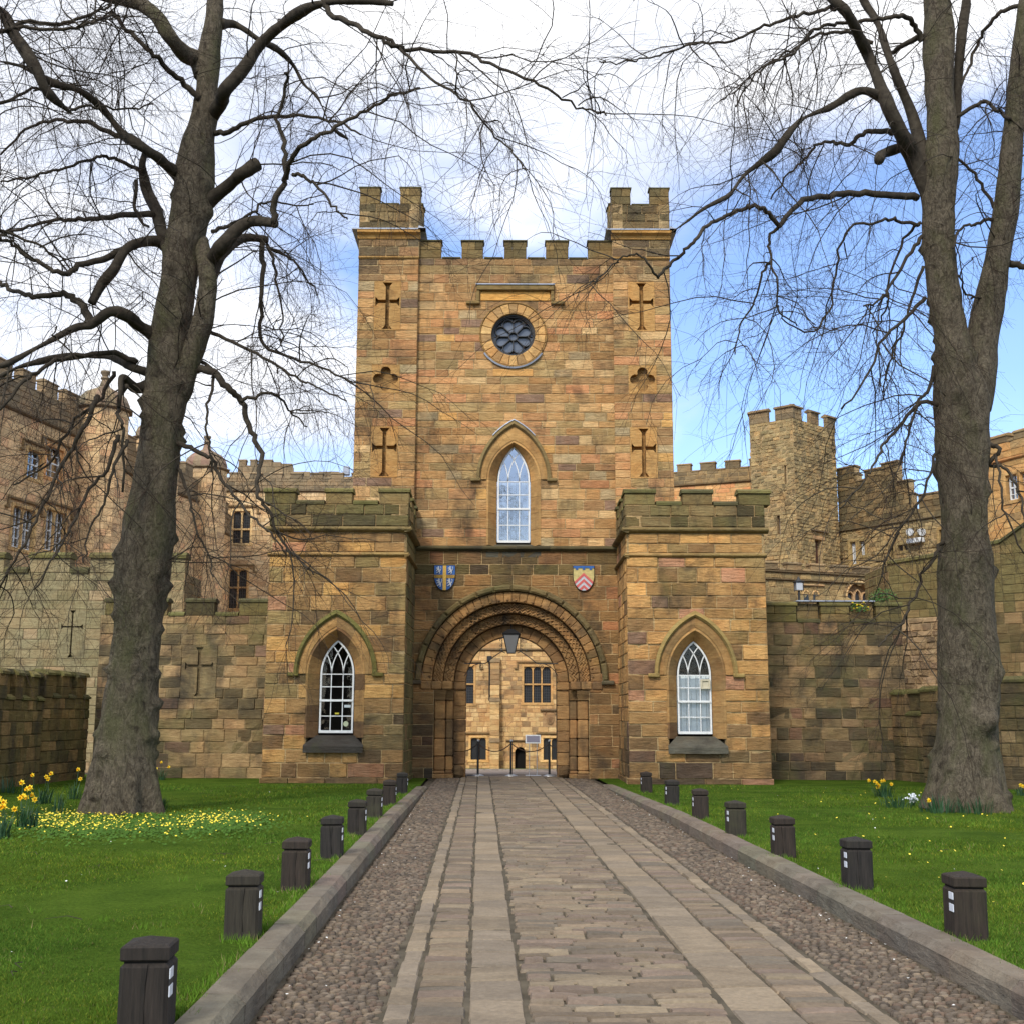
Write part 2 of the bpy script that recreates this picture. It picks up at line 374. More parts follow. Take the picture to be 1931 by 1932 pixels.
class Bld:
    def __init__(s, name, label, cat, loc, mat, group=None):
        s.root = empty(name, loc, label, cat, group); s.mat = mat; s.core = MB(); s.items = []
    def item(s, vf, tint, name='stone', mat=None):
        v, f = vf; n = len(v)
        c = [sum(p[k] for p in v)/n for k in range(3)]
        pr = project(c); sc = 0
        if pr:
            ext = max(max(p[k] for p in v)-min(p[k] for p in v) for k in (0, 1))*max(p[2]-c[2] for p in v)
            sc = ext/pr[2]**2*1e6
            if not (-40 < pr[0] < 1970 and -40 < pr[1] < 1970): sc *= .001
        s.items.append((sc, name, mat or s.mat, v, f, tint))
    def finish(s, maxn=300):
        by = {}
        for it in s.items: by.setdefault((it[1], it[2].name), []).append(it)
        cnt = {}
        for (nm, _), L_ in by.items():
            L_.sort(key=lambda t: -t[0]); k = max(0, maxn-cnt.get(nm, 0))
            for it in L_[:k]: link(nm, it[3], it[4], it[2], s.root, [it[5]]*len(it[4]))
            cnt[nm] = cnt.get(nm, 0)+min(k, len(L_))
            if L_[k:]:
                m = MB()
                for it in L_[k:]: m.add(it[3], it[4], it[5])
                o = m.build(nm, L_[0][2], s.root); o['kind'] = 'stuff'
        if s.core.v: s.core.build('wall', s.mat, s.root)
        return s.root
def masonry(B, F, s0, s1, z0, z1, ah, aw, pl, holes=(), rects=(), t=.4, proud=.012, rough=.006, gap=.006, core=True, mort=MORT, force=(), name='stone', corner=(0, 0)):
    zs = sorted({round(z, 4) for z in [z0, z1]+[z for r in rects for z in (r[2], r[3])]+list(force) if z0-1e-6 <= z <= z1+1e-6})
    cs = []
    for a, b in zip(zs, zs[1:]):
        if b-a < .02: continue
        n = max(1, round((b-a)/ah)); hs = [random.uniform(.8, 1.2) for _ in range(n)]; k = (b-a)/sum(hs); z = a
        for h in hs: cs.append((z, z+h*k)); z += h*k
    for ci, (za, zb) in enumerate(cs):
        ex = []
        for r in rects:
            if r[2] <= za+.01 and r[3] >= zb-.01: ex.append((r[0], r[1], r[0], r[1]))
        for fn in holes:
            lo, hi = fn(za+1e-4), fn(zb-1e-4)
            if lo is None and hi is None: continue
            if lo is None: m = (hi[0]+hi[1])/2; lo = (m, m)
            if hi is None: m = (lo[0]+lo[1])/2; hi = (m, m)
            ex.append((lo[0], lo[1], hi[0], hi[1]))
        ex.sort(); segs = []; lb = lt = s0
        for e in ex:
            segs.append((lb, lt, e[0], e[2])); lb, lt = e[1], e[3]
        segs.append((lb, lt, s1, s1))
        for (a0, a1, b0, b1) in segs:
            b0, b1 = max(b0, a0), max(b1, a1)
            if max(b0-a0, b1-a1) < .03: continue
            if core:
                v = [F.p(x, z, d) for d in (-t, -.004) for x, z in ((a0, za), (b0, za), (b1, zb), (a1, zb))]
                B.core.add(v, [(3, 2, 1, 0), (4, 5, 6, 7), (0, 1, 5, 4), (1, 2, 6, 5), (2, 3, 7, 6), (3, 0, 4, 7)], mort)
            ca = -corner[0] if (a0 == s0 and a1 == s0) else 0
            cb_ = corner[1] if (b0 == s1 and b1 == s1) else 0
            A, Bm = max(a0, a1), min(b0, b1)
            xs = []
            if Bm-A > .12:
                x = A+aw*random.uniform(.35, 1.1) if ci % 2 else A+aw*random.uniform(.6, 1.4)
                while x < Bm-aw*.35: xs.append(x); x += aw*random.uniform(.6, 1.45)
            L_ = [(a0+ca, a1+ca)]+[(x, x) for x in xs]+[(b0+cb_, b1+cb_)]
            for i in range(len(L_)-1):
                (p0, p1), (q0, q1) = L_[i], L_[i+1]
                g = gap
                quad = ((p0+g, za+g), (max(p0+g, q0-g), za+g), (max(p1+g, q1-g), zb-g), (p1+g, zb-g))
                cx = (p0+q0)/2; P = F.p(cx, (za+zb)/2)
                B.item(quadstone(F, quad, proud, rough), pl(P), name)
def archfn(cx, w, zs, rise, zb):
    r = (rise*rise+w*w)/(2*w)
    def f(z):
        if z < zb or z > zs+rise: return None
        if z <= zs: return (cx-w, cx+w)
        k = r*r-(z-zs)**2
        if k <= 0: return None
        x = math.sqrt(k)-(r-w)
        return (cx-x, cx+x) if x > 0 else None
    return f
def winhole(cx, wa, wj, zs, rise, zb):
    f = archfn(cx, wa, zs, rise, zs)
    return lambda z: None if z < zb or z > zs+rise else ((cx-wj, cx+wj) if z < zs else f(z))
def circfn(cx, cz, r):
    return lambda z: None if abs(z-cz) >= r else (cx-math.sqrt(r*r-(z-cz)**2), cx+math.sqrt(r*r-(z-cz)**2))
def archpath(cx, w, zs, rise, n=14, zb=None):
    r = (rise*rise+w*w)/(2*w); c = r-w; ph = math.asin(min(1, rise/r))
    if rise >= w-1e-6 and abs(rise-w) < 1e-6: ph = math.pi/2
    left = [(cx+c-r*math.cos(ph*i/n), zs+r*math.sin(ph*i/n)) for i in range(n+1)]
    right = [(2*cx-x, z) for x, z in left[::-1]][1:]
    p = left+right
    if zb is not None: p = [(cx-w, zb)]+p+[(cx+w, zb)]
    return p
def loft(F, profs, cols=None, closed=False):
    """profs: [(path, depth)] with equal point counts"""
    v = []; f = []; n = len(profs[0][0])
    for path, d in profs: v += [F.p(x, z, d) for x, z in path]
    k = len(profs)
    for a in range(k if closed else k-1):
        b = (a+1) % k
        for i in range(n-1): f.append((a*n+i, a*n+i+1, b*n+i+1, b*n+i))
    if closed: f.append(tuple(a*n for a in range(k))); f.append(tuple(a*n+n-1 for a in range(k-1, -1, -1)))
    return v, f
def strip(F, pts, w, d0, d1, close=False):
    """bar of width w following 2-D points"""
    n = len(pts); v = []; f = []
    for i, (x, z) in enumerate(pts):
        a = pts[(i-1) % n] if close or i else pts[0]; b = pts[(i+1) % n] if close or i < n-1 else pts[-1]
        tx, tz = b[0]-a[0], b[1]-a[1]; l = math.hypot(tx, tz) or 1; nx, nz = -tz/l*w/2, tx/l*w/2
        v += [F.p(x+nx, z+nz, d0), F.p(x-nx, z-nz, d0), F.p(x-nx, z-nz, d1), F.p(x+nx, z+nz, d1)]
    m = n if close else n-1
    for i in range(m):
        j = (i+1) % n
        for k in range(4): f.append((i*4+k, i*4+(k+1) % 4, j*4+(k+1) % 4, j*4+k))
    if not close: f += [(0, 1, 2, 3), (n*4-1, n*4-2, n*4-3, n*4-4)]
    return v, f
def polyface(F, outer, holes, d, ):
    loops = [[Vector((x, z, 0)) for x, z in outer]]+[[Vector((x, z, 0)) for x, z in h] for h in holes]
    tri = tessellate_polygon(loops); allp = [p for l in loops for p in l]
    return [F.p(p.x, p.y, d) for p in allp], [tuple(t) for t in tri]
def recess(B, F, rect, hole, depth, pl, proud=.035, mat=None, joints=True):
    x0, x1, z0, z1 = rect; m = MB(); c = pl(F.p((x0+x1)/2, (z0+z1)/2))
    o = [(x0, z0), (x1, z0), (x1, z1), (x0, z1)]
    v, f = polyface(F, o, [hole], proud); m.add(v, f, c)
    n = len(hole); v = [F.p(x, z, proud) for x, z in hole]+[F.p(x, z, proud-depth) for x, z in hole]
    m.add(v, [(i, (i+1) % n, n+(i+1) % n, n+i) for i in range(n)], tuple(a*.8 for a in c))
    v, f = polyface(F, hole, [], proud-depth); m.add(v, f, tuple(a*.72 for a in c))  # recess sides and floor tinted darker than the face: shade put into the colour
    v = [F.p(x, z, proud) for x, z in o]+[F.p(x, z, -.05) for x, z in o]
    m.add(v, [(i, (i+1) % 4, 4+(i+1) % 4, 4+i) for i in range(4)], c)
    if joints:
        zz = z0+(z1-z0)*.33
        for z in (zz, z0+(z1-z0)*.66):
            for a, b in ((x0, min(x for x, _ in hole)-.02), (max(x for x, _ in hole)+.02, x1)):
                if b-a > .05: v, f = fbox(F, a, b, z-.005, z+.005, proud-.01, proud+.002); m.add(v, f, tuple(q*.6 for q in c))
    return m
def crosspoly(cx, cz, hh, hw, w=.055, fl=.07, arm=.0):
    """splayed cross outline centred at (cx,cz); arms at z=cz+arm"""
    za = cz+arm
    pts = [(-w-fl, cz-hh), (w+fl, cz-hh), (w, cz-hh+fl*1.4), (w, za-w), (hw-fl*.9, za-w), (hw, za-w-fl), (hw, za+w+fl), (hw-fl*.9, za+w), (w, za+w),
           (w, cz+hh-fl*1.4), (w+fl, cz+hh), (-w-fl, cz+hh), (-w, cz+hh-fl*1.4), (-w, za+w), (-hw+fl*.9, za+w), (-hw, za+w+fl), (-hw, za-w-fl), (-hw+fl*.9, za-w), (-w, za-w), (-w, cz-hh+fl*1.4)]
    return [(cx+x, z) for x, z in pts]
def quatre(cx, cz, r):
    pts = []
    for k in range(4):
        a0 = math.pi/2*k; c = (cx+r*.62*math.cos(a0), cz+r*.62*math.sin(a0))
        for i in range(9):
            t = a0-math.pi*.62+math.pi*1.24*i/8; pts.append((c[0]+r*.44*math.cos(t), c[1]+r*.44*math.sin(t)))
    return pts
def coping(B, F, s0, s1, z0, h, t, over=.05, pl=P_cope, mat=None, slope=.5, name='coping', dfront=0.0):
    prof = [(dfront+over, z0), (dfront+over, z0+h*(1-slope)), (dfront-.06, z0+h), (-t*.6, z0+h), (-t-over, z0+h*(1-slope)), (-t-over, z0)]
    n = max(1, round((s1-s0)/1.2))
    for i in range(n):
        a, b = s0+(s1-s0)*i/n+(.004 if i else 0), s0+(s1-s0)*(i+1)/n
        B.item(extr(F, prof, a, b), pl(F.p(a, z0)), name, mat)
def merlon(B, F, a, b, z0, z1, t, pl, mat, ch=.3, name='stone', dfront=.02, two=True):
    n = max(1, round((z1-z0)/ch))
    for i in range(n):
        za, zb = z0+(z1-z0)*i/n, z0+(z1-z0)*(i+1)/n
        cut = [a, b] if (i % 2 == 0 or not two) else [a, a+(b-a)*random.uniform(.35, .65), b]
        for p, q in zip(cut, cut[1:]): B.item(cbox(F, p+.003, q-.003, za+.003, zb-.003, -t, dfront, .014, .004), pl(F.p(p, za)), name, mat)
def battlement(B, F, s0, s1, zc, zm, ml, t, pl, mat=None, cpl=P_cope, cmat=None, ch=.3, cop=.1, over=.06, crenel_cop=True, slope=.5):
    """merlons ml=[(a,b)] rising from the crenel level zc to zm"""
    for a, b in ml:
        merlon(B, F, a, b, zc, zm-cop, t, pl, mat, ch)
        coping(B, F, a-.03, b+.03, zm-cop, cop, t, over, cpl, cmat or mat, slope)
    if crenel_cop:
        e = [s0]+[x for m in ml for x in m]+[s1]
        for a, b in zip(e[::2], e[1::2]):
            if b-a > .12: coping(B, F, a+.03, b-.03, zc-.01, cop, t, over*.8, cpl, cmat or mat, slope)
def moulding(F, s0, s1, z0, h, out, shape='roll'):
    if shape == 'roll': prof = [(-.05, z0)]+[(out*math.sin(math.pi*i/6)**.7+.0, z0+h*i/6) for i in range(7)]+[(-.05, z0+h)]
    elif shape == 'drip': prof = [(-.05, z0), (out*.5, z0), (out, z0+h*.35), (out, z0+h*.6), (.01, z0+h), (-.05, z0+h)]
    else: prof = [(-.05, z0), (out*.25, z0), (out*.4, z0+h*.4), (out, z0+h*.65), (out, z0+h), (-.05, z0+h)]
    return extr(F, prof, s0, s1)
def mouldstones(B, F, s0, s1, z0, h, out, pl, shape='roll', L0=1.1, mat=None, name='moulding'):
    n = max(1, round((s1-s0)/L0))
    for i in range(n):
        a, b = s0+(s1-s0)*i/n, s0+(s1-s0)*(i+1)/n
        B.item(moulding(F, a+.002, b-.002, z0, h, out, shape), pl(F.p(a, z0)), name, mat)
def ring(B, F, cx, cz, r0, r1, d0, d1, n, pl, a0=0, a1=math.pi, name='voussoir', mat=None, gap=.006, bev=.02, sub=2, jit=.0):
    for i in range(n):
        t0, t1 = a0+(a1-a0)*i/n, a0+(a1-a0)*(i+1)/n
        g = gap/((r0+r1)/2); t0 += g; t1 -= g; v = []
        dd = d1+random.uniform(-jit, jit)
        pr = [(r0+.002, d0), (r0+.002, dd-bev), (r0+bev, dd), (r1-bev, dd), (r1-.002, dd-bev), (r1-.002, d0)]
        bt = bev/((r0+r1)/2)
        ts = [(t0, 1), (t0+bt, 0)]+[(t0+(t1-t0)*k/sub, 0) for k in range(1, sub)]+[(t1-bt, 0), (t1, 1)]
        for t, e in ts:
            for k, (r, d) in enumerate(pr):
                if e and k in (2, 3): d = d-bev
                v.append(F.p(cx+r*math.cos(t), cz+r*math.sin(t), d))
        f = [(a*6+k, a*6+k+1, (a+1)*6+k+1, (a+1)*6+k) for a in range(len(ts)-1) for k in range(5)]
        f += [tuple(range(5, -1, -1)), tuple((len(ts)-1)*6+k for k in range(6))]
        m = (t0+t1)/2; B.item((v, f), pl(F.p(cx+r1*math.cos(m), cz+r1*math.sin(m))), name, mat)
# ------------------------------------------------------------------ pointed sash window
def pointed_window(B, F, cx, zb, zs, w, rise, blinds=0, glass=None, W2=.78, R2=1.25, hoodw=1.05, hoodr=1.62, dep=.34, pl=None, open_low=False, hood_tint=(.12, .105, .06), sticker=False):
    root = B.root; m = MB(); tc = pl(F.p(cx, zb))
    # splayed surround cut in big dressed stones
    zt = zb-.12
    levels = [zt+(zs-zt)*k/4 for k in range(5)]
    def splay(path_o, path_i, tint): 
        v, f = loft(F, [(path_o, -.02), (path_o, .035), ([(cx+(x-cx)*.94, z-(.03 if z > zs else 0)) for x, z in path_o], .045), (path_i, -dep), (path_i, -dep-.12)]); return v, f
    for sgn in (-1, 1):
        for a, b in zip(levels, levels[1:]):
            po = [(cx+sgn*W2, a+.004), (cx+sgn*W2, b-.004)]; pi = [(cx+sgn*w, a+.004), (cx+sgn*w, b-.004)]
            pm = [(cx+sgn*W2*.93, a+.004), (cx+sgn*W2*.93, b-.004)]
            v = [F.p(*p_, d) for p_, d in ((po[0], -.02), (po[1], -.02), (po[0], .03), (po[1], .03), (pm[0], .04), (pm[1], .04), (pi[0], -dep), (pi[1], -dep), (pi[0], -dep-.1), (pi[1], -dep-.1))]
            B.item((v, [(0, 1, 3, 2), (2, 3, 5, 4), (4, 5, 7, 6), (6, 7, 9, 8)]), pl(F.p(cx, a)), 'jamb_stone', M_dress)
    po, pi = archpath(cx, W2, zs, R2, 12), archpath(cx, w, zs, rise, 12)
    pm = archpath(cx, W2*.93, zs, R2*.94, 12)
    cuts = [0, 4, 8, 12, 16, 20, 24]
    for a, b in zip(cuts, cuts[1:]):
        v, f = loft(F, [(po[a:b+1], -.02), (po[a:b+1], .03), (pm[a:b+1], .04), (pi[a:b+1], -dep), (pi[a:b+1], -dep-.1)])
        B.item((v, f), pl(F.p(cx, zs)), 'jamb_stone', M_dress)
    # outer order between surround and hood
    p1, p2, p3 = archpath(cx, W2+.005, zs, R2+.005, 12), archpath(cx, (W2+hoodw)/2-.03, zs, (R2+hoodr)/2-.06, 12), archpath(cx, hoodw-.07, zs, hoodr-.1, 12)
    for a, b in zip(cuts, cuts[1:]):
        v, f = loft(F, [(p1[a:b+1], -.02), (p1[a:b+1], .05), (p2[a:b+1], .075), (p3[a:b+1], .06), (p3[a:b+1], -.02)])
        B.item((v, f), pl(F.p(cx, zs)), 'voussoir', M_dress)
    # hood mould with level feet
    h0, h1, h2 = archpath(cx, hoodw-.07, zs, hoodr-.1, 14), archpath(cx, hoodw-.03, zs, hoodr-.04, 14), archpath(cx, hoodw+.05, zs, hoodr+.07, 14)
    v, f = loft(F, [(h0, -.01), (h0, .1), (h1, .17), (h2, .12), (h2, -.01)], closed=True); m.add(v, f, hood_tint)
    for sg in (-1, 1):
        v, f = cbox(F, *sorted((cx+sg*(hoodw-.08), cx+sg*(hoodw+.22))), zs-.07, zs+.03, -.01, .15, .02); m.add(v, f, hood_tint)
    m.build('hood_mould', M_par if hood_tint[0] < .2 else M_dress, root)
    # sill
    m = MB()
    prof = [(-dep-.1, zb-.16), (.16, zb-.5), (.16, zb-.34), (.10, zb-.3), (-dep+.05, zb-.06), (-dep-.1, zb-.06)]
    v = [F.p(cx-w-.03 if d < 0 and z > zb-.2 else cx-W2+.0, z, d) for d, z in prof]+[F.p(cx+w+.03 if d < 0 and z > zb-.2 else cx+W2-.0, z, d) for d, z in prof]
    n = 6; m.add(v, [(i, (i+1) % n, n+(i+1) % n, n+i) for i in range(n)]+[tuple(range(n-1, -1, -1)), tuple(range(n, 2*n))], (.05, .046, .04) if cx < 0 else (.1, .095, .075))
    m.build('sill', M_par, root)
    # sash frame
    win = MB(); d1 = -dep+.02; d0 = d1-.05; zm = zb+(zs-zb)*.55; wi = w-.02
    for x in (cx-wi, cx+wi-.045): v, f = fbox(F, x, x+.045, zb, zs, d0, d1); win.add(v, f)
    v, f = fbox(F, cx-wi, cx+wi, zb, zb+.07, d0, d1+.012); win.add(v, f)
    v, f = fbox(F, cx-wi, cx+wi, zm-.025, zm+.03, d0, d1+.03); win.add(v, f)
    v, f = strip(F, archpath(cx, wi-.022, zs, rise-.03, 14), .045, d0, d1); win.add(v, f)
    zq = [zb+.04, zb+(zm-zb)*.52, zm, zm+(zs-zm)*.52, zs]
    for z in (zq[1], zq[3], zq[4]): v, f = fbox(F, cx-wi+.04, cx+wi-.04, z-.012, z+.012, d0+.01, d1-.008); win.add(v, f)
    r = (rise*rise+w*w)/(2*w); th = 2*w/3
    for k in (1, 2):
        x = cx-w+th*k; v, f = fbox(F, x-.012, x+.012, zb+.05, zs, d0+.012, d1-.01); win.add(v, f)
    def inside(x, z): q = archfn(cx, w-.02, zs, rise, zb)(z); return q and q[0] <= x <= q[1]
    for k in (1, 2):
        for sg in (-1, 1):
            if sg == -1: xc = cx-w+th*k+r; pts = [(xc-r*math.cos(t), zs+r*math.sin(t)) for t in np.linspace(0, 1.3, 40)]
            else: xc = cx-w+th*k-r; pts = [(xc+r*math.cos(t), zs+r*math.sin(t)) for t in np.linspace(0, 1.3, 40)]
            keep = []
            for p in pts:
                if inside(*p): keep.append(p)
                else: break
            if len(keep) > 2: v, f = strip(F, keep[::2]+[keep[-1]], .026, d0+.012, d1-.01); win.add(v, f)
    wo_ = win.build('window', M_white, root, tint=False)
    gm = glass or M_glass
    for a, b in zip(zq, zq[1:]):
        for k in range(3):
            v = [F.p(x, z, d0+.02) for x, z in ((cx-w+th*k, a), (cx-w+th*k+th, a), (cx-w+th*k+th, b), (cx-w+th*k, b))]
            link('pane', v, [(0, 1, 2, 3)], gm, wo_)
    v, f = polyface(F, archpath(cx, w-.03, zs, rise-.04, 14), [], d0+.02); link('pane', v, f, gm, wo_)
    if blinds:
        m = MB()
        z1_ = zs+.0 if blinds < 2 else zs+rise*.3
        n = 7
        for i in range(n):
            a = cx-w+2*w*i/n; v, f = fbox(F, a+.004, a+2*w/n-.004, zb+.02, z1_, d0-.1-.01*(i % 2), d0-.085-.01*(i % 2)); m.add(v, f)
        m.build('blind', M_blind, wo_, tint=False)
    # the dark room behind
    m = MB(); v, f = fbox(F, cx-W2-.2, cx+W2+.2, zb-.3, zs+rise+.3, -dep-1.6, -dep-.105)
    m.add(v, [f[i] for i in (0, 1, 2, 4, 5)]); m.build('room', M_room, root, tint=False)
    return wo_
# ================================================================== GATEHOUSE
YB, YA, YT = 31.8, 34.7, 34.85
G = Bld('castle_gatehouse', 'sandstone gatehouse with a square battlemented tower above a round arch, closing the path', 'gatehouse', (0, 36, 0), M_bay)
FB, FA, FT = frontY(YB), frontY(YA), frontY(YT)
FTu = frontY(YA-.02)                                   # turret strips stand proud of the tower wall
oz = lambda F, v, u=965.5: F.on(u, v)[1]
ox = lambda F, u, v=1000: F.on(u, v)[0]
zsA = oz(FA, 1285); zstr = oz(FA, 1040)
# -- wall above and beside the arch
RA = 2.62
def bayinner(sg): return ox(FB, 765, 1200) if sg < 0 else ox(FB, 1184, 1200)
xbi = (bayinner(-1)+.0, bayinner(1)-.0)               # inner corners of the two bays
def archhole(z):
    if z < zsA: return (-2.22, 2.22)
    k = RA*RA-(z-zsA)**2
    return (-math.sqrt(k), math.sqrt(k)) if k > 0 else None
masonry(G, FA, xbi[0]-.05, xbi[1]+.05, 0, zstr, .31, .62, P_archw, holes=[archhole], t=1.0, proud=.014, rough=.008)
mouldstones(G, FA, xbi[0], xbi[1], zstr, .16, .15, pal([(1, (86, 80, 56)), (1, (70, 66, 48))]), 'drip', 1.0, M_par)
# -- arch orders
GA = [(2.58, 2.28, 0.03, 34), (2.27, 1.985, -.22, 26), (1.975, 1.68, -.50, 24), (1.67, 1.335, -.80, 16)]
P_v = pal([(4, (164, 126, 78)), (3, (148, 114, 72)), (2, (176, 136, 86)), (1, (120, 98, 68))], 1.0, .12)
P_vd = pal([(4, (156, 122, 78)), (3, (142, 110, 72)), (2, (126, 98, 66))], 1.0, .12)
for i, (ro, ri, d, n) in enumerate(GA):
    ring(G, FA, 0, zsA, ri, ro, -1.25, d, n, P_v if i < 2 else P_vd, name='voussoir', mat=M_arch, sub=2, jit=.008, bev=.018, gap=.004)
ring(G, FA, 0, zsA, 2.6, 2.78, -.02, .17, 16, pal([(1, (122, 108, 74)), (1, (108, 96, 68))]), name='hood_mould', mat=M_par, bev=.05)
for sg in (-1, 1): G.item(cbox(FA, *sorted((sg*2.58, sg*2.95)), zsA-.1, zsA+.02, -.02, .16, .03), (.11, .09, .06), 'hood_mould', M_par)
# label roll on first order, beads
def zig(rr, amp, per, d, rad, name='chevron_moulding'):
    n = int(math.pi*rr/per); pts = []
    for i in range(2*n+1):
        t = math.pi*i/(2*n); r = rr+(amp if i % 2 else -amp); pts.append(FA.p(r*math.cos(t), zsA+r*math.sin(t), d))
    return tube(pts, rad, 5)
m = MB()
for k in range(3): m.add(*zig(2.035+.085*k, .036, .15, -.205, .026), c=lin(172, 134, 86))
m.build('chevron_moulding', M_arch, G.root)
m = MB()
for k in range(2): m.add(*zig(1.765+.11*k, .042, .19, -.485, .028), c=lin(150, 116, 74))
m.build('chevron_moulding', M_arch, G.root)
P_ro = pal([(1, (150, 116, 74)), (1, (132, 102, 66))], 1, .12)
for i in range(30):                                     # carved bosses along the edge of the first order
    t = math.pi*(i+.5)/30; c = (2.34*math.cos(t), zsA+2.34*math.sin(t))
    v = [FA.p(c[0]+.05*math.cos(a), c[1]+.05*math.sin(a), .03) for a in np.linspace(0, 2*math.pi, 7)[:-1]]+[FA.p(c[0], c[1], .075)]
    G.item((v, [(k, (k+1) % 6, 6) for k in range(6)]), P_ro(FA.p(*c)), 'boss', M_arch)
# imposts, capitals, shafts, jambs
for sg in (-1, 1):
    sx = lambda a, b: sorted((sg*a, sg*b))
    for a, b, d in ((1.69, 2.62, .06), (1.33, 1.70, -.74)):
        n = 3 if d > 0 else 1
        for k in range(n):
            p, q = a+(b-a)*k/n, a+(b-a)*(k+1)/n
            G.item(cbox(FA, *sx(p+.002, q-.002), zsA-.24, zsA-.005, -1.25, d, .03), P_vd(FA.p(sg*p, zsA)), 'impost', M_arch)
    for a, b, d in ((1.895, 2.21, -.08), (1.68, 1.895, -.27)):
        prof = [(0, -.30), (.02, -.28), (0, -.26), (.01, -.22), (.06, -.1), (.08, 0)]
        for (e0, z0), (e1, z1) in zip(prof, prof[1:]):
            v = [FA.p(x, zsA-.245+z, dd) for z, e in ((z0, e0), (z1, e1)) for x, dd in ((min(sx(a-e*.3, b+e*.3)), -1.2), (max(sx(a-e*.3, b+e*.3)), -1.2), (max(sx(a-e*.3, b+e*.3)), d+e), (min(sx(a-e*.3, b+e*.3)), d+e))]
            G.item((v, [(0, 1, 5, 4), (1, 2, 6, 5), (2, 3, 7, 6), (3, 0, 4, 7), (4, 5, 6, 7), (0, 3, 2, 1)]), lin(122, 98, 64), 'capital', M_arch)
        zz = [.22, .62, 1.12, 1.66, zsA-.54]
        for z0, z1 in zip(zz, zz[1:]): G.item(cbox(FA, *sx(a+.004, b-.004), z0+.003, z1-.003, -1.2, d-.03, .03), P_v(FA.p(sg*a, z0)), 'shaft', M_arch)
        G.item(cbox(FA, *sx(a-.02, b+.03), .0, .13, -1.2, d+.06, .02), P_vd(FA.p(sg*a, 0)), 'plinth', M_arch)
        G.item(cbox(FA, *sx(a, b+.01), .13, .22, -1.2, d+.02, .03), P_vd(FA.p(sg*a, 0)), 'plinth', M_arch)
    z = 0.0
    while z < zsA-.25:
        h = min(random.uniform(.28, .42), zsA-.245-z)
        if zsA-.245-z-h < .12: h = zsA-.245-z
        G.item(cbox(FA, *sx(1.335, 1.69), z+.004, z+h-.004, -1.25, -.80+random.uniform(-.01, .01), .02, .004), P_vd(FA.p(sg*1.5, z)), 'jamb_stone', M_arch)
        z += h
    # guard stones at the foot of the jambs
    G.item(cbox(FA, *sx(1.38, 1.72), 0, .34, -1.3, -.55, .09, .02), lin(104, 84, 58), 'guard_stone', M_arch)
# -- passage
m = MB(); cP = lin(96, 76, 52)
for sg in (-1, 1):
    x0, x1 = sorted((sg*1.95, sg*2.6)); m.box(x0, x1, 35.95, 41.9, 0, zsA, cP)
n = 16
for i in range(n):
    t0, t1 = math.pi*i/n, math.pi*(i+1)/n
    v = [(r*math.cos(t), y, zsA+r*math.sin(t)) for y in (35.95, 41.9) for r, t in ((1.95, t0), (1.95, t1), (2.5, t1), (2.5, t0))]
    m.add(v, [(0, 1, 5, 4), (1, 2, 6, 5), (2, 3, 7, 6), (3, 0, 4, 7), (3, 2, 1, 0), (4, 5, 6, 7)], cP)
m.build('passage_vault', M_arch, G.root)
# open gate leaf folded back against the right side, with studs
m = MB(); m.box(1.42, 1.53, 35.97, 38.6, .05, zsA+.4, (.03, .022, .015)); m.build('gate_leaf', plain('dark_oak', (.03, .021, .014), .7, .3, nz=(4, .6, 1.3, (8, 8, .6))), G.root, tint=False)
m = MB()
for k in range(13):
    for y in (36.1, 36.5, 36.9): v, f = tube([(1.43, y, .3+k*.22), (1.395, y, .3+k*.22)], [.03, .012], 6); m.add(v, f)
o = m.build('stud', M_iron, G.root, tint=False); o['kind'] = 'stuff'
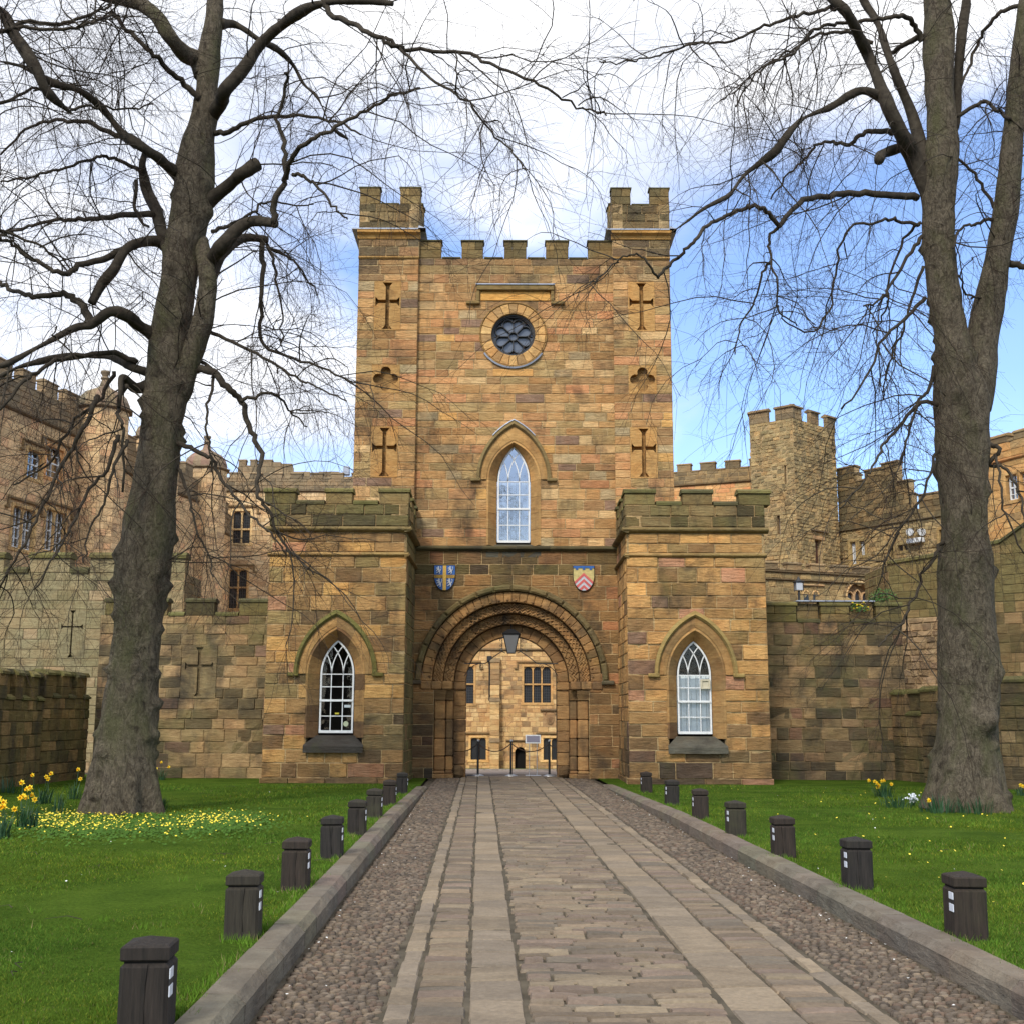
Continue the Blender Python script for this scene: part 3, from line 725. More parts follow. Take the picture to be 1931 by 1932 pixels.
# -- two bays
ztop1, ztop2 = oz(FB, 1050), oz(FB, 1004)
zcr, zme = oz(FB, 952), oz(FB, 921)
for sg in (-1, 1):
    P_ = P_bay if sg < 0 else P_bayR
    xo = ox(FB, 503.5, 1250) if sg < 0 else ox(FB, 1448, 1250); xi = xbi[0] if sg < 0 else xbi[1]
    a, b = sorted((xo, xi)); cx = ox(FB, 634, 1300) if sg < 0 else ox(FB, 1313, 1300)
    gw = .47; gzb, gzs, rise = oz(FB, 1384), oz(FB, 1272), oz(FB, 1207)-oz(FB, 1272)
    masonry(G, FB, a, b, .16, ztop1, .355, .68, P_, holes=[winhole(cx, .90, .74, gzs, 1.42, gzb-.42)], force=(gzb-.42, gzs), t=.5, proud=.022, rough=.019, gap=.009, corner=(.018, .018))
    mouldstones(G, FB, a-.06, b+.06, ztop1-.02, .13, .1, pal([(2, (150, 128, 80)), (1, (176, 142, 88))]), 'roll', 1.3, M_bay)
    masonry(G, FB, a+.04, b-.04, ztop1+.11, ztop2-.02, .34, .8, P_, t=.46, proud=.02, rough=.016)
    mouldstones(G, FB, a-.12, b+.12, ztop2-.02, .17, .16, pal([(2, (128, 112, 72)), (1, (150, 124, 78))]), 'roll', 1.4, M_bay)
    masonry(G, FB, a-.02, b+.02, ztop2+.15, zcr, .34, .62, P_par, t=.42, proud=.035, rough=.014, corner=(.03, .03))
    us = ((500, 558), (615, 665), (716, 772)) if sg < 0 else ((1177, 1234), (1286, 1342), (1392, 1451))
    ml = [(ox(FB, p, 940), ox(FB, q, 940)) for p, q in us]
    battlement(G, FB, a-.02, b+.02, zcr, zme, ml, .40, P_par, M_par, cmat=M_par, ch=.4, cop=.13, over=.07)
    masonry(G, FB, a-.06, b+.06, 0, .16, .16, 1.0, P_, t=.5, proud=.06, rough=.01)
    pointed_window(G, FB, cx, gzb, gzs, gw, rise, blinds=0 if sg < 0 else 1, pl=pal([(2, (172, 136, 88)), (1, (158, 126, 82)), (1, (140, 114, 78)), (.5, (110, 86, 62))]),
                   hood_tint=lin(112, 108, 60) if sg < 0 else lin(150, 132, 84))
    dg = -.32+.025
    def stick(u, v, w, h, col, nm, d=dg):
        x, z = FB.on(u, v); mm = MB(); mm.add(*cbox(FB, x-w/2, x+w/2, z-h/2, z+h/2, d, d+.01, .003)); return mm.build(nm, plain(nm+'_surface', col, .5, .4), G.root, tint=False)
    if sg < 0:
        stick(634.5, 1347, .11, .045, (.5, .42, .03), 'yellow_sticker'); stick(654.5, 1333, .17, .07, (.5, .56, .58), 'window_card')
        x, z = FB.on(651.4, 1366.5); mm = MB(); mm.add(*tube([FB.p(x, z, dg), FB.p(x, z, dg+.01)], .07, 14)); mm.build('round_sticker', plain('round_sticker_surface', (.42, .46, .30), .5, .4), G.root, tint=False)
    else:
        x, z = FB.on(1333.5, 1289); mm = MB()
        for a_, b_, c_, d_ in ((-.13, .13, .08, .13), (-.13, .13, -.13, -.08), (-.13, -.08, -.08, .08), (.08, .13, -.08, .08)): mm.add(*cbox(FB, x+a_, x+b_, z+c_, z+d_, dg-.01, dg+.05, .006))
        mm.add(*cbox(FB, x-.085, x+.085, z-.085, z+.085, dg-.01, dg+.012, .003)); mm.build('ventilator', plain('cream_ventilator_plastic', (.52, .47, .34), .5, .4), G.root, tint=False)
    # inner return, facing the path
    F2 = Fr((xi, YB), (xi, YA)) if sg < 0 else Fr((xi, YA), (xi, YB))
    if sg < 0: F2 = Fr((xi, YB), (xi, YA))
    P2 = pal([(3, (112, 106, 68)), (3, (122, 112, 74)), (2, (98, 92, 60)), (1, (130, 108, 74))], 1, .1) if sg < 0 else P_bayR  # left return's shaded side is put into these darker, greener tints
    Ln = F2.len
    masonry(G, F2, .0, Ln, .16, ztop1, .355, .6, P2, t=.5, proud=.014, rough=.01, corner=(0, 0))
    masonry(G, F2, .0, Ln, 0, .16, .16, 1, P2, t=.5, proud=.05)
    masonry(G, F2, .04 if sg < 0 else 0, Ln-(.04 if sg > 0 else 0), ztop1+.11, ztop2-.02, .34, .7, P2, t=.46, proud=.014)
    mouldstones(G, F2, -.08 if sg < 0 else 0, Ln+(.08 if sg > 0 else 0), ztop1-.02, .13, .1, pal([(1, (130, 112, 72))]), 'roll', 1.3, M_bay)
    mouldstones(G, F2, -.12 if sg < 0 else 0, Ln+(.12 if sg > 0 else 0), ztop2-.02, .17, .16, pal([(1, (120, 106, 70))]), 'roll', 1.3, M_bay)
    masonry(G, F2, -.02, Ln+.02, ztop2+.15, zcr, .34, .6, P_par, t=.42, proud=.035, rough=.012)
    ml2 = [(.42, .75), (1.25, 2.0), (2.5, 2.9)] if sg < 0 else [(0, .4), (.9, 1.65), (2.15, 2.48)]
    battlement(G, F2, 0, Ln, zcr, zme, ml2, .38, P_par, M_par, cmat=M_par, ch=.4, cop=.13, over=.07)
    # outer return and lead roof
    F3 = Fr((xo, YA+2), (xo, YB)) if sg < 0 else Fr((xo, YB), (xo, YA+2))
    masonry(G, F3, 0, F3.len, .16, zcr, .355, .7, P_, t=.5, proud=.014)
    m = MB(); m.box(a+.3, b-.3 if sg < 0 else b-.3, YB+.3, 36.4, ztop2+.1, ztop2+.22); m.build('roof', M_lead, G.root, tint=False)
    # straight joint pipes beside the surrounds: drain chase
# -- tower
zt_str, zt_lead, ztu_c, ztu_m = oz(FTu, 489), oz(FTu, 436), oz(FTu, 386), oz(FTu, 352)
zt_c, zt_m = oz(FT, 488), oz(FT, 452)
xL, xR = ox(FTu, 669.5, 800), ox(FTu, 1267, 800); xl, xr = ox(FTu, 785, 700), ox(FTu, 1157, 700)
zr, cxr = oz(FT, 632), 0.02; zg0, zgs, zgr = oz(FT, 1021), oz(FT, 905), oz(FT, 838)-oz(FT, 905)
tz0 = zstr+.16
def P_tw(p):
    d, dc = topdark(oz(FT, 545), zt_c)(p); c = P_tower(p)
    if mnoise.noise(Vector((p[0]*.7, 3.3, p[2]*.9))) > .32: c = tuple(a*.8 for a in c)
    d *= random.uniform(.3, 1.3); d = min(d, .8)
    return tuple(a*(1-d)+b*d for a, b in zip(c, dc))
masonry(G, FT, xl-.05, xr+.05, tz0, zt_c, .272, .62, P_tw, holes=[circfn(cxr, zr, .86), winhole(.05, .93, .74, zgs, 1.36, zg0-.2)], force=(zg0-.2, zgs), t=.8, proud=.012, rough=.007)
battlement(G, FT, xl, xr, zt_c, zt_m, [(ox(FT, p, 470), ox(FT, q, 470)) for p, q in ((787, 831), (869.5, 910), (949.5, 991), (1027.5, 1069.5), (1107, 1155))], .35, P_dkpar, M_tower, pal([(1, (92, 88, 62))]), M_par, ch=.25, cop=.08, over=.06)
pointed_window(G, FT, .05, zg0, zgs, .50, zgr, blinds=1, glass=M_glass_sky, W2=.8, R2=1.2, hoodw=1.06, hoodr=1.72, pl=pal([(2, (186, 148, 96)), (1, (172, 136, 88)), (1, (160, 128, 84))]), hood_tint=lin(128, 112, 76))
# lead cap on the hood point
m = MB(); v, f = loft(FT, [(archpath(.05, 1.115, zgs, 1.795, 14)[9:20], .0), (archpath(.05, 1.115, zgs, 1.795, 14)[9:20], .15), (archpath(.05, 1.14, zgs, 1.83, 14)[9:20], .14), (archpath(.05, 1.14, zgs, 1.83, 14)[9:20], .0)], closed=True); m.add(v, f); m.build('lead_flashing', M_lead, G.root, tint=False)
# square label over the rose window
zl = oz(FT, 541); q0, q1 = ox(FT, 898, 541), ox(FT, 1043, 541)
for a, b, z0, z1, dd in ((q0, q1, zl-.16, zl, .16), (q0, q0+.1, zl-.50, zl-.16, .13), (q1-.1, q1, zl-.50, zl-.16, .13), (q0-.32, q0+.1, zl-.60, zl-.50, .15), (q1-.1, q1+.32, zl-.60, zl-.50, .15)):
    G.item(cbox(FT, a+.002, b-.002, z0, z1, -.01, dd, .02), lin(128, 110, 74), 'label_moulding', M_tower)
G.item(cbox(FT, q0+.12, q1-.12, zl-.46, zl-.17, -.01, .04, .01), lin(206, 160, 96), 'stone', M_tower)
m = MB(); v, f = fbox(FT, q0-.02, q1+.02, zl+.002, zl+.035, -.01, .19); m.add(v, f); m.build('lead_flashing', M_lead, G.root, tint=False)
# rose window
P_rv = pal([(3, (200, 162, 110)), (2, (188, 148, 100)), (1, (208, 174, 122)), (1, (162, 132, 94))], 1, .08)
ring(G, FT, cxr, zr, .66, .98, -.3, .05, 22, P_rv, 0, 2*math.pi, 'voussoir', M_tower, bev=.015)
ring(G, FT, cxr, zr, .985, 1.03, -.02, .07, 24, pal([(1, (150, 122, 80))]), 0, 2*math.pi, 'label_moulding', M_tower, bev=.01)
m = MB(); v, f = loft(FT, [([(cxr+r*math.cos(t), zr+r*math.sin(t)) for t in np.linspace(math.pi*1.19, math.pi*1.81, 18)], d) for r, d in ((1.032, .0), (1.032, .1), (1.075, .08), (1.075, .0))], closed=True); m.add(v, f); m.build('lead_flashing', M_lead, G.root, tint=False)
G.item(cbox(FT, cxr-.6, cxr+.6, zr-1.3, zr-1.08, -.01, .02, .01), lin(204, 160, 104), 'stone', M_tower)
m = MB()
circ = lambda r, n=40, c=(cxr, zr): [(c[0]+r*math.cos(2*math.pi*k/n), c[1]+r*math.sin(2*math.pi*k/n)) for k in range(n)]
v, f = strip(FT, circ(.645), .06, -.28, -.05, True); m.add(v, f)
v, f = strip(FT, circ(.60), .035, -.28, -.1, True); m.add(v, f)
v, f = strip(FT, circ(.135, 20), .03, -.26, -.14, True); m.add(v, f)
for k in range(8):
    t = math.pi/4*k; v, f = strip(FT, [(cxr+r*math.cos(t), zr+r*math.sin(t)) for r in (.14, .42)], .028, -.26, -.14); m.add(v, f)
    tm = t+math.pi/8; c = (cxr+.40*math.cos(tm), zr+.40*math.sin(tm))
    v, f = strip(FT, [(c[0]+.16*math.cos(tm+a), c[1]+.16*math.sin(tm+a)) for a in np.linspace(-1.75, 1.75, 12)], .026, -.26, -.14); m.add(v, f)
rw = m.build('rose_window', M_iron, G.root, tint=False)
for k in range(8):
    t = math.pi/4*k; v = [FT.p(cxr, zr, -.25)]+[FT.p(cxr+.6*math.cos(t+a), zr+.6*math.sin(t+a), -.25-.006*(k % 3)) for a in np.linspace(0.03, math.pi/4-.03, 6)]
    link('pane', v, [tuple(range(7))], M_roseglass, rw)
# corner turret strips, cornice, turret battlements
for sg in (-1, 1):
    a, b = (xL, xl) if sg < 0 else (xr, xR); c = (a+b)/2
    zc = lambda v: oz(FTu, v)
    uc = (730, 727, 725) if sg < 0 else (1207.5, 1210, 1213)
    pan = []
    for u, v0, v1, typ in ((uc[0], 534, 622, 'c'), (uc[1], 694, 737, 'q'), (uc[2], 808, 899, 'c')):
        cx = ox(FTu, u, (v0+v1)/2); z0, z1 = zc(v1), zc(v0)
        hw = .40 if typ == 'c' else .42
        if typ == 'q': z0, z1 = (z0+z1)/2-.40, (z0+z1)/2+.40
        pan.append((cx-hw, cx+hw, z0-.04, z1+.04, typ, cx, (z0+z1)/2, (z1-z0)/2))
    masonry(G, FTu, a, b, tz0, zt_str, .272, .62, P_tw, rects=[q[:4] for q in pan], t=.5, proud=.012, rough=.007, corner=(.015, .015))
    for x0, x1, z0, z1, typ, cx, cz, hh in pan:
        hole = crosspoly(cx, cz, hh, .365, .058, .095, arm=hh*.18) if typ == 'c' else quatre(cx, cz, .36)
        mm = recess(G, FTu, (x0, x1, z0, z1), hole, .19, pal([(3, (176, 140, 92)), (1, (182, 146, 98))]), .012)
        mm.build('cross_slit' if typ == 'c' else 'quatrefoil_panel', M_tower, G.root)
    mouldstones(G, FTu, a-.02, b+.02, zt_str-.02, .1, .07, pal([(1, (160, 130, 84))]), 'drip', 1, M_tower)
    masonry(G, FTu, a-.02, b+.02, zt_str+.08, zt_lead-.28, .24, .6, P_tw, t=.5, proud=.014, rough=.008)
    mouldstones(G, FTu, a-.06, b+.06, zt_lead-.28, .24, .2, pal([(1, (176, 140, 88))]), 'cove', 1, M_tower)
    # square turret head, real on all four sides
    y0 = YA-.02; dpt = b-a
    A4 = [Fr((a, y0)), Fr((b, y0), (b, y0+dpt)), Fr((b, y0+dpt), (a, y0+dpt)), Fr((a, y0+dpt), (a, y0))]
    for k, Fk in enumerate(A4):
        if k == 0: Fk = Fr((a, y0), (b, y0))
        Ls = b-a
        if k: masonry(G, Fk, 0, Ls, zt_c-.5, zt_lead-.04, .27, .6, P_tw, t=.3)
        masonry(G, Fk, -.03, Ls+.03, zt_lead+.07, ztu_c, .24, .5, P_dkpar, t=.3, proud=.03, rough=.008, corner=(.0, .0))
        w3 = (Ls+.06)/3
        mm = [(-.03, w3-.03), (2*w3-.03, Ls+.03)] if k in (0, 2) else [(.31, w3-.03), (2*w3-.03, Ls-.31)]
        battlement(G, Fk, -.03, Ls+.03, ztu_c, ztu_m, mm, .3, P_dkpar, M_tower, pal([(1, (100, 96, 66))]), M_par, ch=.25, cop=.07, over=.04, crenel_cop=True)
    m = MB()
    for k, Fk in enumerate([Fr((a, y0), (b, y0))]+A4[1:]):
        v, f = extr(Fk, [(0, zt_lead-.04), (.22, zt_lead-.04), (.22, zt_lead), (.03, zt_lead+.075), (0, zt_lead+.075)], -.22, (b-a)+.22 if k == 0 else (b-a)); m.add(v, f)
    m.build('lead_flashing', M_lead, G.root, tint=False)
    m = MB(); m.box(a+.25, b-.25, y0+.25, y0+dpt-.25, zt_lead-.2, zt_lead+.2); m.build('roof', M_lead, G.root, tint=False)
    # outer side of the tower
    F3 = Fr((a, 42), (a, YA)) if sg < 0 else Fr((b, YA), (b, 42))
    masonry(G, F3, 0, F3.len, 0, zt_c, .28, .65, P_tw, t=.5, proud=.012)
m = MB(); m.box(xl+.2, xr-.2, YT+.3, 41.8, zt_c-.5, zt_c-.3); m.build('roof', M_lead, G.root, tint=False)
FBk = Fr((xR, 42.3), (xL, 42.3)); cxb = -xR
masonry(G, FBk, 0, xR-xL, 0, zt_c, .28, .65, P_tw, holes=[lambda z: ((xR-1.9, xR+1.9) if z < zsA else (((xR-math.sqrt(3.6-(z-zsA)**2)), (xR+math.sqrt(3.6-(z-zsA)**2))) if (z-zsA)**2 < 3.6 else None))], t=.6)
# -- shields of arms
def shield_poly(cx, ztop, w, h, n=10):
    p = [(cx-w/2, ztop), (cx+w/2, ztop), (cx+w/2, ztop-h*.42)]
    for i in range(1, n): t = i/n; p.append((cx+w/2*math.cos(t*math.pi/2)**.9, ztop-h*.42-h*.58*math.sin(t*math.pi/2)**1.15))
    p.append((cx, ztop-h)); p += [(2*cx-x, z) for x, z in p[2:-1][::-1]]
    return p
def clip_poly(poly, f):
    """Sutherland-Hodgman against f(p)>=0 (f linear)"""
    out = []
    for i in range(len(poly)):
        a, b = poly[i], poly[(i+1) % len(poly)]; fa, fb = f(a), f(b)
        if fa >= 0: out.append(a)
        if (fa >= 0) != (fb >= 0): t = fa/(fa-fb); out.append((a[0]+(b[0]-a[0])*t, a[1]+(b[1]-a[1])*t))
    return out
def plate(F, poly, d0, d1):
    n = len(poly); v = [F.p(x, z, d0) for x, z in poly]+[F.p(x, z, d1) for x, z in poly]
    return v, [tuple(range(n, 2*n)), tuple(range(n-1, -1, -1))]+[(i, (i+1) % n, n+(i+1) % n, n+i) for i in range(n)]
M_blue = plain('blue_heraldic_paint', lin(44, 92, 158), .5, .4, nz=(14, .8, 1.1)); M_gold = plain('gold_heraldic_paint', lin(214, 168, 62), .4, .5, nz=(18, .7, 1.15))
M_silver = plain('silver_heraldic_paint', lin(188, 190, 196), .5, .4, nz=(18, .75, 1.1)); M_pink = plain('red_heraldic_paint', lin(196, 92, 88), .5, .4, nz=(14, .85, 1.1))
M_cream = plain('worn_gilt_field', lin(184, 168, 110), .6, .3, nz=(12, .75, 1.3)); M_sh = plain('shield_edge_stone', lin(62, 50, 38), .9)
def lion(F, cx, cz, s):
    """rampant lion: one silhouette, raised"""
    pts = [(-.35, .9), (-.1, 1.0), (.15, .9), (.2, .65), (.05, .5), (.3, .35), (.35, 0), (.6, .1), (.8, .45), (.6, .8), (.75, .95), (.95, .55), (.85, .0), (.5, -.3), (.6, -.55), (.4, -.95), (.1, -1), (.25, -.7), (.1, -.5),
           (-.15, -.65), (-.55, -.75), (-.6, -.9), (-.8, -.7), (-.5, -.5), (-.2, -.4), (-.1, -.1), (-.45, -.05), (-.75, -.3), (-.85, -.05), (-.55, .15), (-.3, .2), (-.65, .4), (-.9, .3), (-.85, .6), (-.5, .6), (-.3, .55)]
    pts = [(cx+x*s*.42, cz+z*s*.6) for x, z in pts]
    v, f = polyface(F, pts, [], .10); n = len(pts)
    v2 = v+[F.p(x, z, .07) for x, z in pts]
    return v2, f+[(i, (i+1) % n, n+(i+1) % n, n+i) for i in range(n)]
for sg, u in ((-1, 839.5), (1, 1100.5)):
    cx = ox(FA, u, 1090); zt = oz(FA, 1068); w, h = .60, .72
    sh = bpy.data.objects.new
    root = link('shield_plate', *plate(FA, shield_poly(cx, zt+.015, w+.03, h+.04), -.01, .055), M_sh, G.root)
    base = shield_poly(cx, zt, w, h)
    if sg < 0:
        link('field', *plate(FA, base, .056, .07), M_blue, root)
        link('cross', *plate(FA, clip_poly(clip_poly(base, lambda p: p[0]-cx+.05), lambda p: cx+.05-p[0]), .071, .09), M_gold, root)
        link('cross', *plate(FA, clip_poly(clip_poly(base, lambda p: p[1]-zt+.37), lambda p: zt-.27-p[1]), .071, .085), plain('weathered_gilding', lin(150, 118, 52), .6, .3, nz=(16, .5, 1.5)), root)
        for dx, dz, s in ((-.17, -.13, .19), (.17, -.13, .19), (-.15, -.50, .21), (.15, -.50, .21)): link('lion', *lion(FA, cx+dx, zt+dz, s), M_silver, root)
    else:
        link('field', *plate(FA, base, .056, .07), M_cream, root)
        link('label', *plate(FA, [(cx-w/2, zt), (cx+w/2, zt), (cx+w/2, zt-.06), (cx-w/2, zt-.06)], .071, .09), M_blue, root)
        for k in (-.2, 0, .2): link('label', *plate(FA, [(cx+k-.035, zt-.06), (cx+k+.035, zt-.06), (cx+k+.035, zt-.11), (cx+k-.035, zt-.11)], .071, .09), M_blue, root)
        for k in range(6):
            top = zt-.20-.088*k
            pl_ = clip_poly(clip_poly(base, lambda p: -(p[1]-top)-abs(0)), lambda p: 1)
            for s2 in (-1, 1):
                q = clip_poly(base, lambda p: (p[0]-cx)*s2)
                q = clip_poly(q, lambda p: top-(p[0]-cx)*s2*.95-p[1]); q = clip_poly(q, lambda p: p[1]-(top-.09-(p[0]-cx)*s2*.95))
                if len(q) > 2: link('chevron', *plate(FA, q, .071, .088 if k % 2 == 0 else .080), M_pink if k % 2 == 0 else M_silver, root)
G.finish()
# ================================================================== GROUND, ROAD, LAWNS
DX = -.0256                                            # the path drifts left as it recedes
def roadx(u, v=1932):                                  # X of a road line at Y=0, from where it meets the photo's foot
    p = ground(u, v); return p.x-DX*p.y
def zlawn(Y): return .15 if Y < 20 else (.15-.13*(min(Y, 31)-20)/11)
def zroad(Y): return 0.0 if Y < 36.6 else (-.038*(Y-36.6) if Y < 75 else -.038*38.4)
XK_L, X1, X2, X3, X4, X5, X6, X7, X8, XK_R = [roadx(u) for u in (475, 720, 775, 883, 997, 1400, 1530, 1650, 1702, 2013)]
XK_L, XK_R = -1.29, 3.13
m = MB(); ys = [-400, 0, 20, 36.6, 50, 75, 200, 1500]; xs = [-1500, -200, -40, 0, 40, 200, 1500]
V = [(x, y, zroad(y)-.06-(.0 if y < 75 else .002*(y-75)*.2)) for y in ys for x in xs]
nx = len(xs); Fq = [(j*nx+i, j*nx+i+1, (j+1)*nx+i+1, (j+1)*nx+i) for j in range(len(ys)-1) for i in range(nx-1)]
M_soil = plain('bare_earth', (.045, .036, .026), .95, .2, nz=(1.2, .7, 1.25))
tag(link('ground', V, Fq, M_soil), kind='structure')
# courtyard paving behind the arch
M_pave = plain('courtyard_paving', (.20, .165, .145), .9, .2, nz=(2, .85, 1.15))
V = [(x, y, zroad(y)+.004) for y in (36.0, 36.6, 71.6) for x in (-14, 14)]
tag(link('courtyard_paving', V, [(0, 1, 3, 2), (2, 3, 5, 4)], M_pave), kind='structure')
# -- the road: bedding, setts, flagstones and cobbles
m = MT('sett_stone', .78, .35)
a = m.n('ShaderNodeAttribute', attribute_name='tint').outputs['Color']; f1 = m.noise(30, 6, .65); f2 = m.noise(2.5, 5, .6, (1, 2, 1))
c = m.mix(1, a, m.ramp(f1, .25, .75, (.75, .75, .75, 1), (1.22, 1.22, 1.22, 1)), 'MULTIPLY')
c = m.mix(1, c, m.ramp(f2, .3, .7, (.82, .8, .78, 1), (1.12, 1.12, 1.12, 1)), 'MULTIPLY')
c = m.mix(m.ramp(m.noise(.9, 6, .6), .52, .72, (0, 0, 0, 1), (.45, .45, .45, 1)), c, (.05, .042, .034))
m.col(c); m.bump(m.math('ADD', f1, m.math('MULTIPLY', m.noise(7, 4), 1.5)), .55, .012); M_sett = m.m
M_bed = plain('sandy_joint_dirt', (.088, .074, .053), .97, .15, nz=(3, .55, 1.4), bumpd=.02)
YEND = 35.9
bx_ = list(np.arange(XK_L-.15, XK_R+.2, .09)); by_ = list(np.arange(2.5, YEND+.2, .13)); V = []
for y in by_:
    for x in bx_:
        n = mnoise.noise(Vector((x*2.6, y*1.5, 2.2)))+.5*mnoise.noise(Vector((x*9, y*6, 4.4)))
        V.append((x+DX*y, y, -.002+.013*n if X1-.02 < x < X8+.02 else -.006+.008*n))
nbx = len(bx_); road = tag(link('road', V, [(j*nbx+i, j*nbx+i+1, (j+1)*nbx+i+1, (j+1)*nbx+i) for j in range(len(by_)-1) for i in range(nbx-1)], M_bed), kind='structure')
P_sett = [lin(r, g, b) for r, g, b in ((121, 107, 89), (115, 102, 86), (127, 111, 91), (110, 100, 86), (120, 104, 90), (130, 116, 95), (113, 99, 82))]
P_flag = [lin(r, g, b) for r, g, b in ((133, 119, 99), (129, 116, 98), (137, 122, 101), (124, 112, 96))]
def paver(x0, x1, y0, y1, h, tint, rough=.004, dome=.008, sk=0.0):
    """worn stone lying in the road; x is measured from the road line"""
    q = random.uniform; us = [0, .06, .35, .68, .94, 1]; vs = [0, .14, .86, 1]; P = []
    w, l = x1-x0, y1-y0; us = [0, min(.2, .010/w), q(.3, .45), q(.55, .7), 1-min(.2, .010/w), 1]; e = min(.3, .010/l); vs = [0, e, 1-e, 1]
    wob = [q(-1, 1)*min(.012, l*.07) for _ in range(6)]; wob2 = [q(-1, 1)*min(.012, l*.07) for _ in range(6)]
    tx, ty = q(-.006, .006), q(-.006, .006)
    for j, v in enumerate(vs):
        for i, u in enumerate(us):
            x, y = x0+w*u, y0+l*v+(wob[i]*(1-v)+wob2[i]*v)+sk*(u-.5)
            ed = i in (0, 5) or j in (0, 3)
            z = -.008 if ed else h+dome*(1-(2*u-1)**2)*.7+q(-1, 1)*rough*.5+tx*(u-.5)*2+ty*(v-.5)*2
            P.append((x+DX*y, y, z))
    return P, [(j*6+i, j*6+i+1, (j+1)*6+i+1, (j+1)*6+i) for j in range(3) for i in range(5)], tint
items = []
def strip_course(xa, xb, ya, yb, avg, kind, pal_, across=1, h=.012, gap=.008, edge=.015, aw=.35, rough=.004, dome=.006):
    y = ya
    while y < yb:
        l = avg*random.uniform(.72, 1.3); k = random.choice(pal_); br = random.uniform(.85, 1.15)
        if across == 1:
            items.append((kind,)+paver(xa+random.uniform(0, edge), xb-random.uniform(0, edge), y+gap/2, y+l-gap/2, h+random.uniform(-.006, .006), tuple(c*br for c in k), rough, dome, random.uniform(-.012, .012)))
        else:
            x = xa+random.uniform(0, edge)
            first = True
            while x < xb-.06:
                w = aw*random.uniform(.55, 1.5)
                if first and random.random() < .5: w *= .6
                first = False
                if xb-x-w < .14: w = xb-x-random.uniform(0, edge)
                k = random.choice(pal_); br = random.uniform(.84, 1.16)
                items.append((kind,)+paver(x+gap/2, x+w-gap/2, y+gap/2+random.uniform(-.008, .008), y+l-gap/2+random.uniform(-.008, .008), h+random.uniform(-.009, .009), tuple(c*br for c in k), rough, dome, random.uniform(-.014, .014)))
                x += w
        y += l
Y0R = 5.6
strip_course(X1, X2+.004, Y0R, YEND, .38, 'flagstone', P_flag, gap=.010, edge=.025, dome=.003)
strip_course(X2+.002, X3-.001, Y0R, YEND, .155, 'sett', P_sett, gap=.008, edge=.02, dome=.004)
strip_course(X3+.001, X4-.001, Y0R, YEND, .56, 'flagstone', P_flag, gap=.009, edge=.016, dome=.002, rough=.003)
strip_course(X4-.002, X5+.002, Y0R, YEND, .115, 'sett', P_sett, across=4, aw=.38, gap=.010, edge=.05, dome=.007, rough=.006)
strip_course(X5+.001, X6-.001, Y0R, YEND, .56, 'flagstone', P_flag, gap=.009, edge=.016, dome=.002, rough=.003)
strip_course(X6+.001, X7-.002, Y0R, YEND, .155, 'sett', P_sett, gap=.008, edge=.02, dome=.004)
strip_course(X7-.004, X8, Y0R, YEND, .38, 'flagstone', P_flag, gap=.010, edge=.025, dome=.003)
for kind in ('sett', 'flagstone'):
    L_ = sorted([i for i in items if i[0] == kind], key=lambda i: i[1][0][1] if kind == 'sett' else i[1][0][1])
    vis = [i for i in L_ if (project(i[1][12]) or (0, 9999))[1] < 1960]; hid = [i for i in L_ if (project(i[1][12]) or (0, 9999))[1] >= 1960]
    for it in vis[:300]: link(kind, it[1], it[2], M_sett, road, [it[3]]*len(it[2]))
    mm = MB()
    for it in vis[300:]+hid: mm.add(it[1], it[2], it[3])
    if mm.v: o = mm.build(kind, M_sett, road); o['kind'] = 'stuff'
# cobbles: water-worn pebbles set on edge, slanting rows
P_cob = [lin(r, g, b) for r, g, b in ((102, 89, 75), (94, 83, 71), (114, 100, 83), (84, 74, 63), (102, 85, 71), (112, 100, 86))]
def cobble(x, y, a, b, h, ang):
    n = 6; P = []; ca, sa = math.cos(ang), math.sin(ang); q = random.uniform; rr = [q(.88, 1.1) for _ in range(n)]
    for s_, z in ((1, -.018), (.9, h*.55), (.55, h*.93)):
        for k in range(n):
            t = 2*math.pi*k/n; px, py = a*s_*rr[k]*math.cos(t), b*s_*rr[k]*math.sin(t); P.append((x+px*ca-py*sa, y+px*sa+py*ca, z))
    P.append((x, y, h)); P = [(p[0]+DX*p[1], p[1], p[2]) for p in P]
    f = [(j*n+k, j*n+(k+1) % n, (j+1)*n+(k+1) % n, (j+1)*n+k) for j in range(2) for k in range(n)]+[(2*n+k, 2*n+(k+1) % n, 3*n) for k in range(n)]
    return P, f
cob = []
for xa, xb, slant in ((XK_L+.02, X1-.015, .35), (X8+.015, XK_R-.02, -.3)):
    y = Y0R
    while y < YEND-.9 if xa < 0 else y < YEND-.9:
        k_ = 1.0 if y < 15 else 1.45; x = xa+random.uniform(.0, .03); rowh = .040*k_
        while x < xb:
            a = random.choice((random.uniform(.020, .032), random.uniform(.026, .042)))*k_; cx_ = x+a; 
            if cx_+a*.6 > xb: break
            yy = y+slant*(cx_-xa)*.25+random.uniform(-.014, .014)
            cob.append((yy, cobble(cx_, yy, a, random.uniform(.0145, .0205)*k_, random.uniform(.006, .022), slant*.5+random.uniform(-.35, .35)), random.choice(P_cob), random.uniform(.75, 1.25)))
            x += 2*a+random.uniform(.003, .012)*k_
        y += rowh*random.uniform(.9, 1.15)
def incam(p):
    q = project(p); return q and -10 < q[0] < 1940 and q[1] < 1945
vis = sorted([c for c in cob if incam(c[1][0][0])], key=lambda c: c[0]); hid = [c for c in cob if not incam(c[1][0][0])]
for yy, (P, f), k, b in vis[:300]:
    o = link('cobble', P, f, M_sett, road, [tuple(c*b for c in k)]*len(f), smooth=True)
mm = MB()
for yy, (P, f), k, b in vis[300:]+hid: mm.add(P, f, tuple(c*b for c in k))
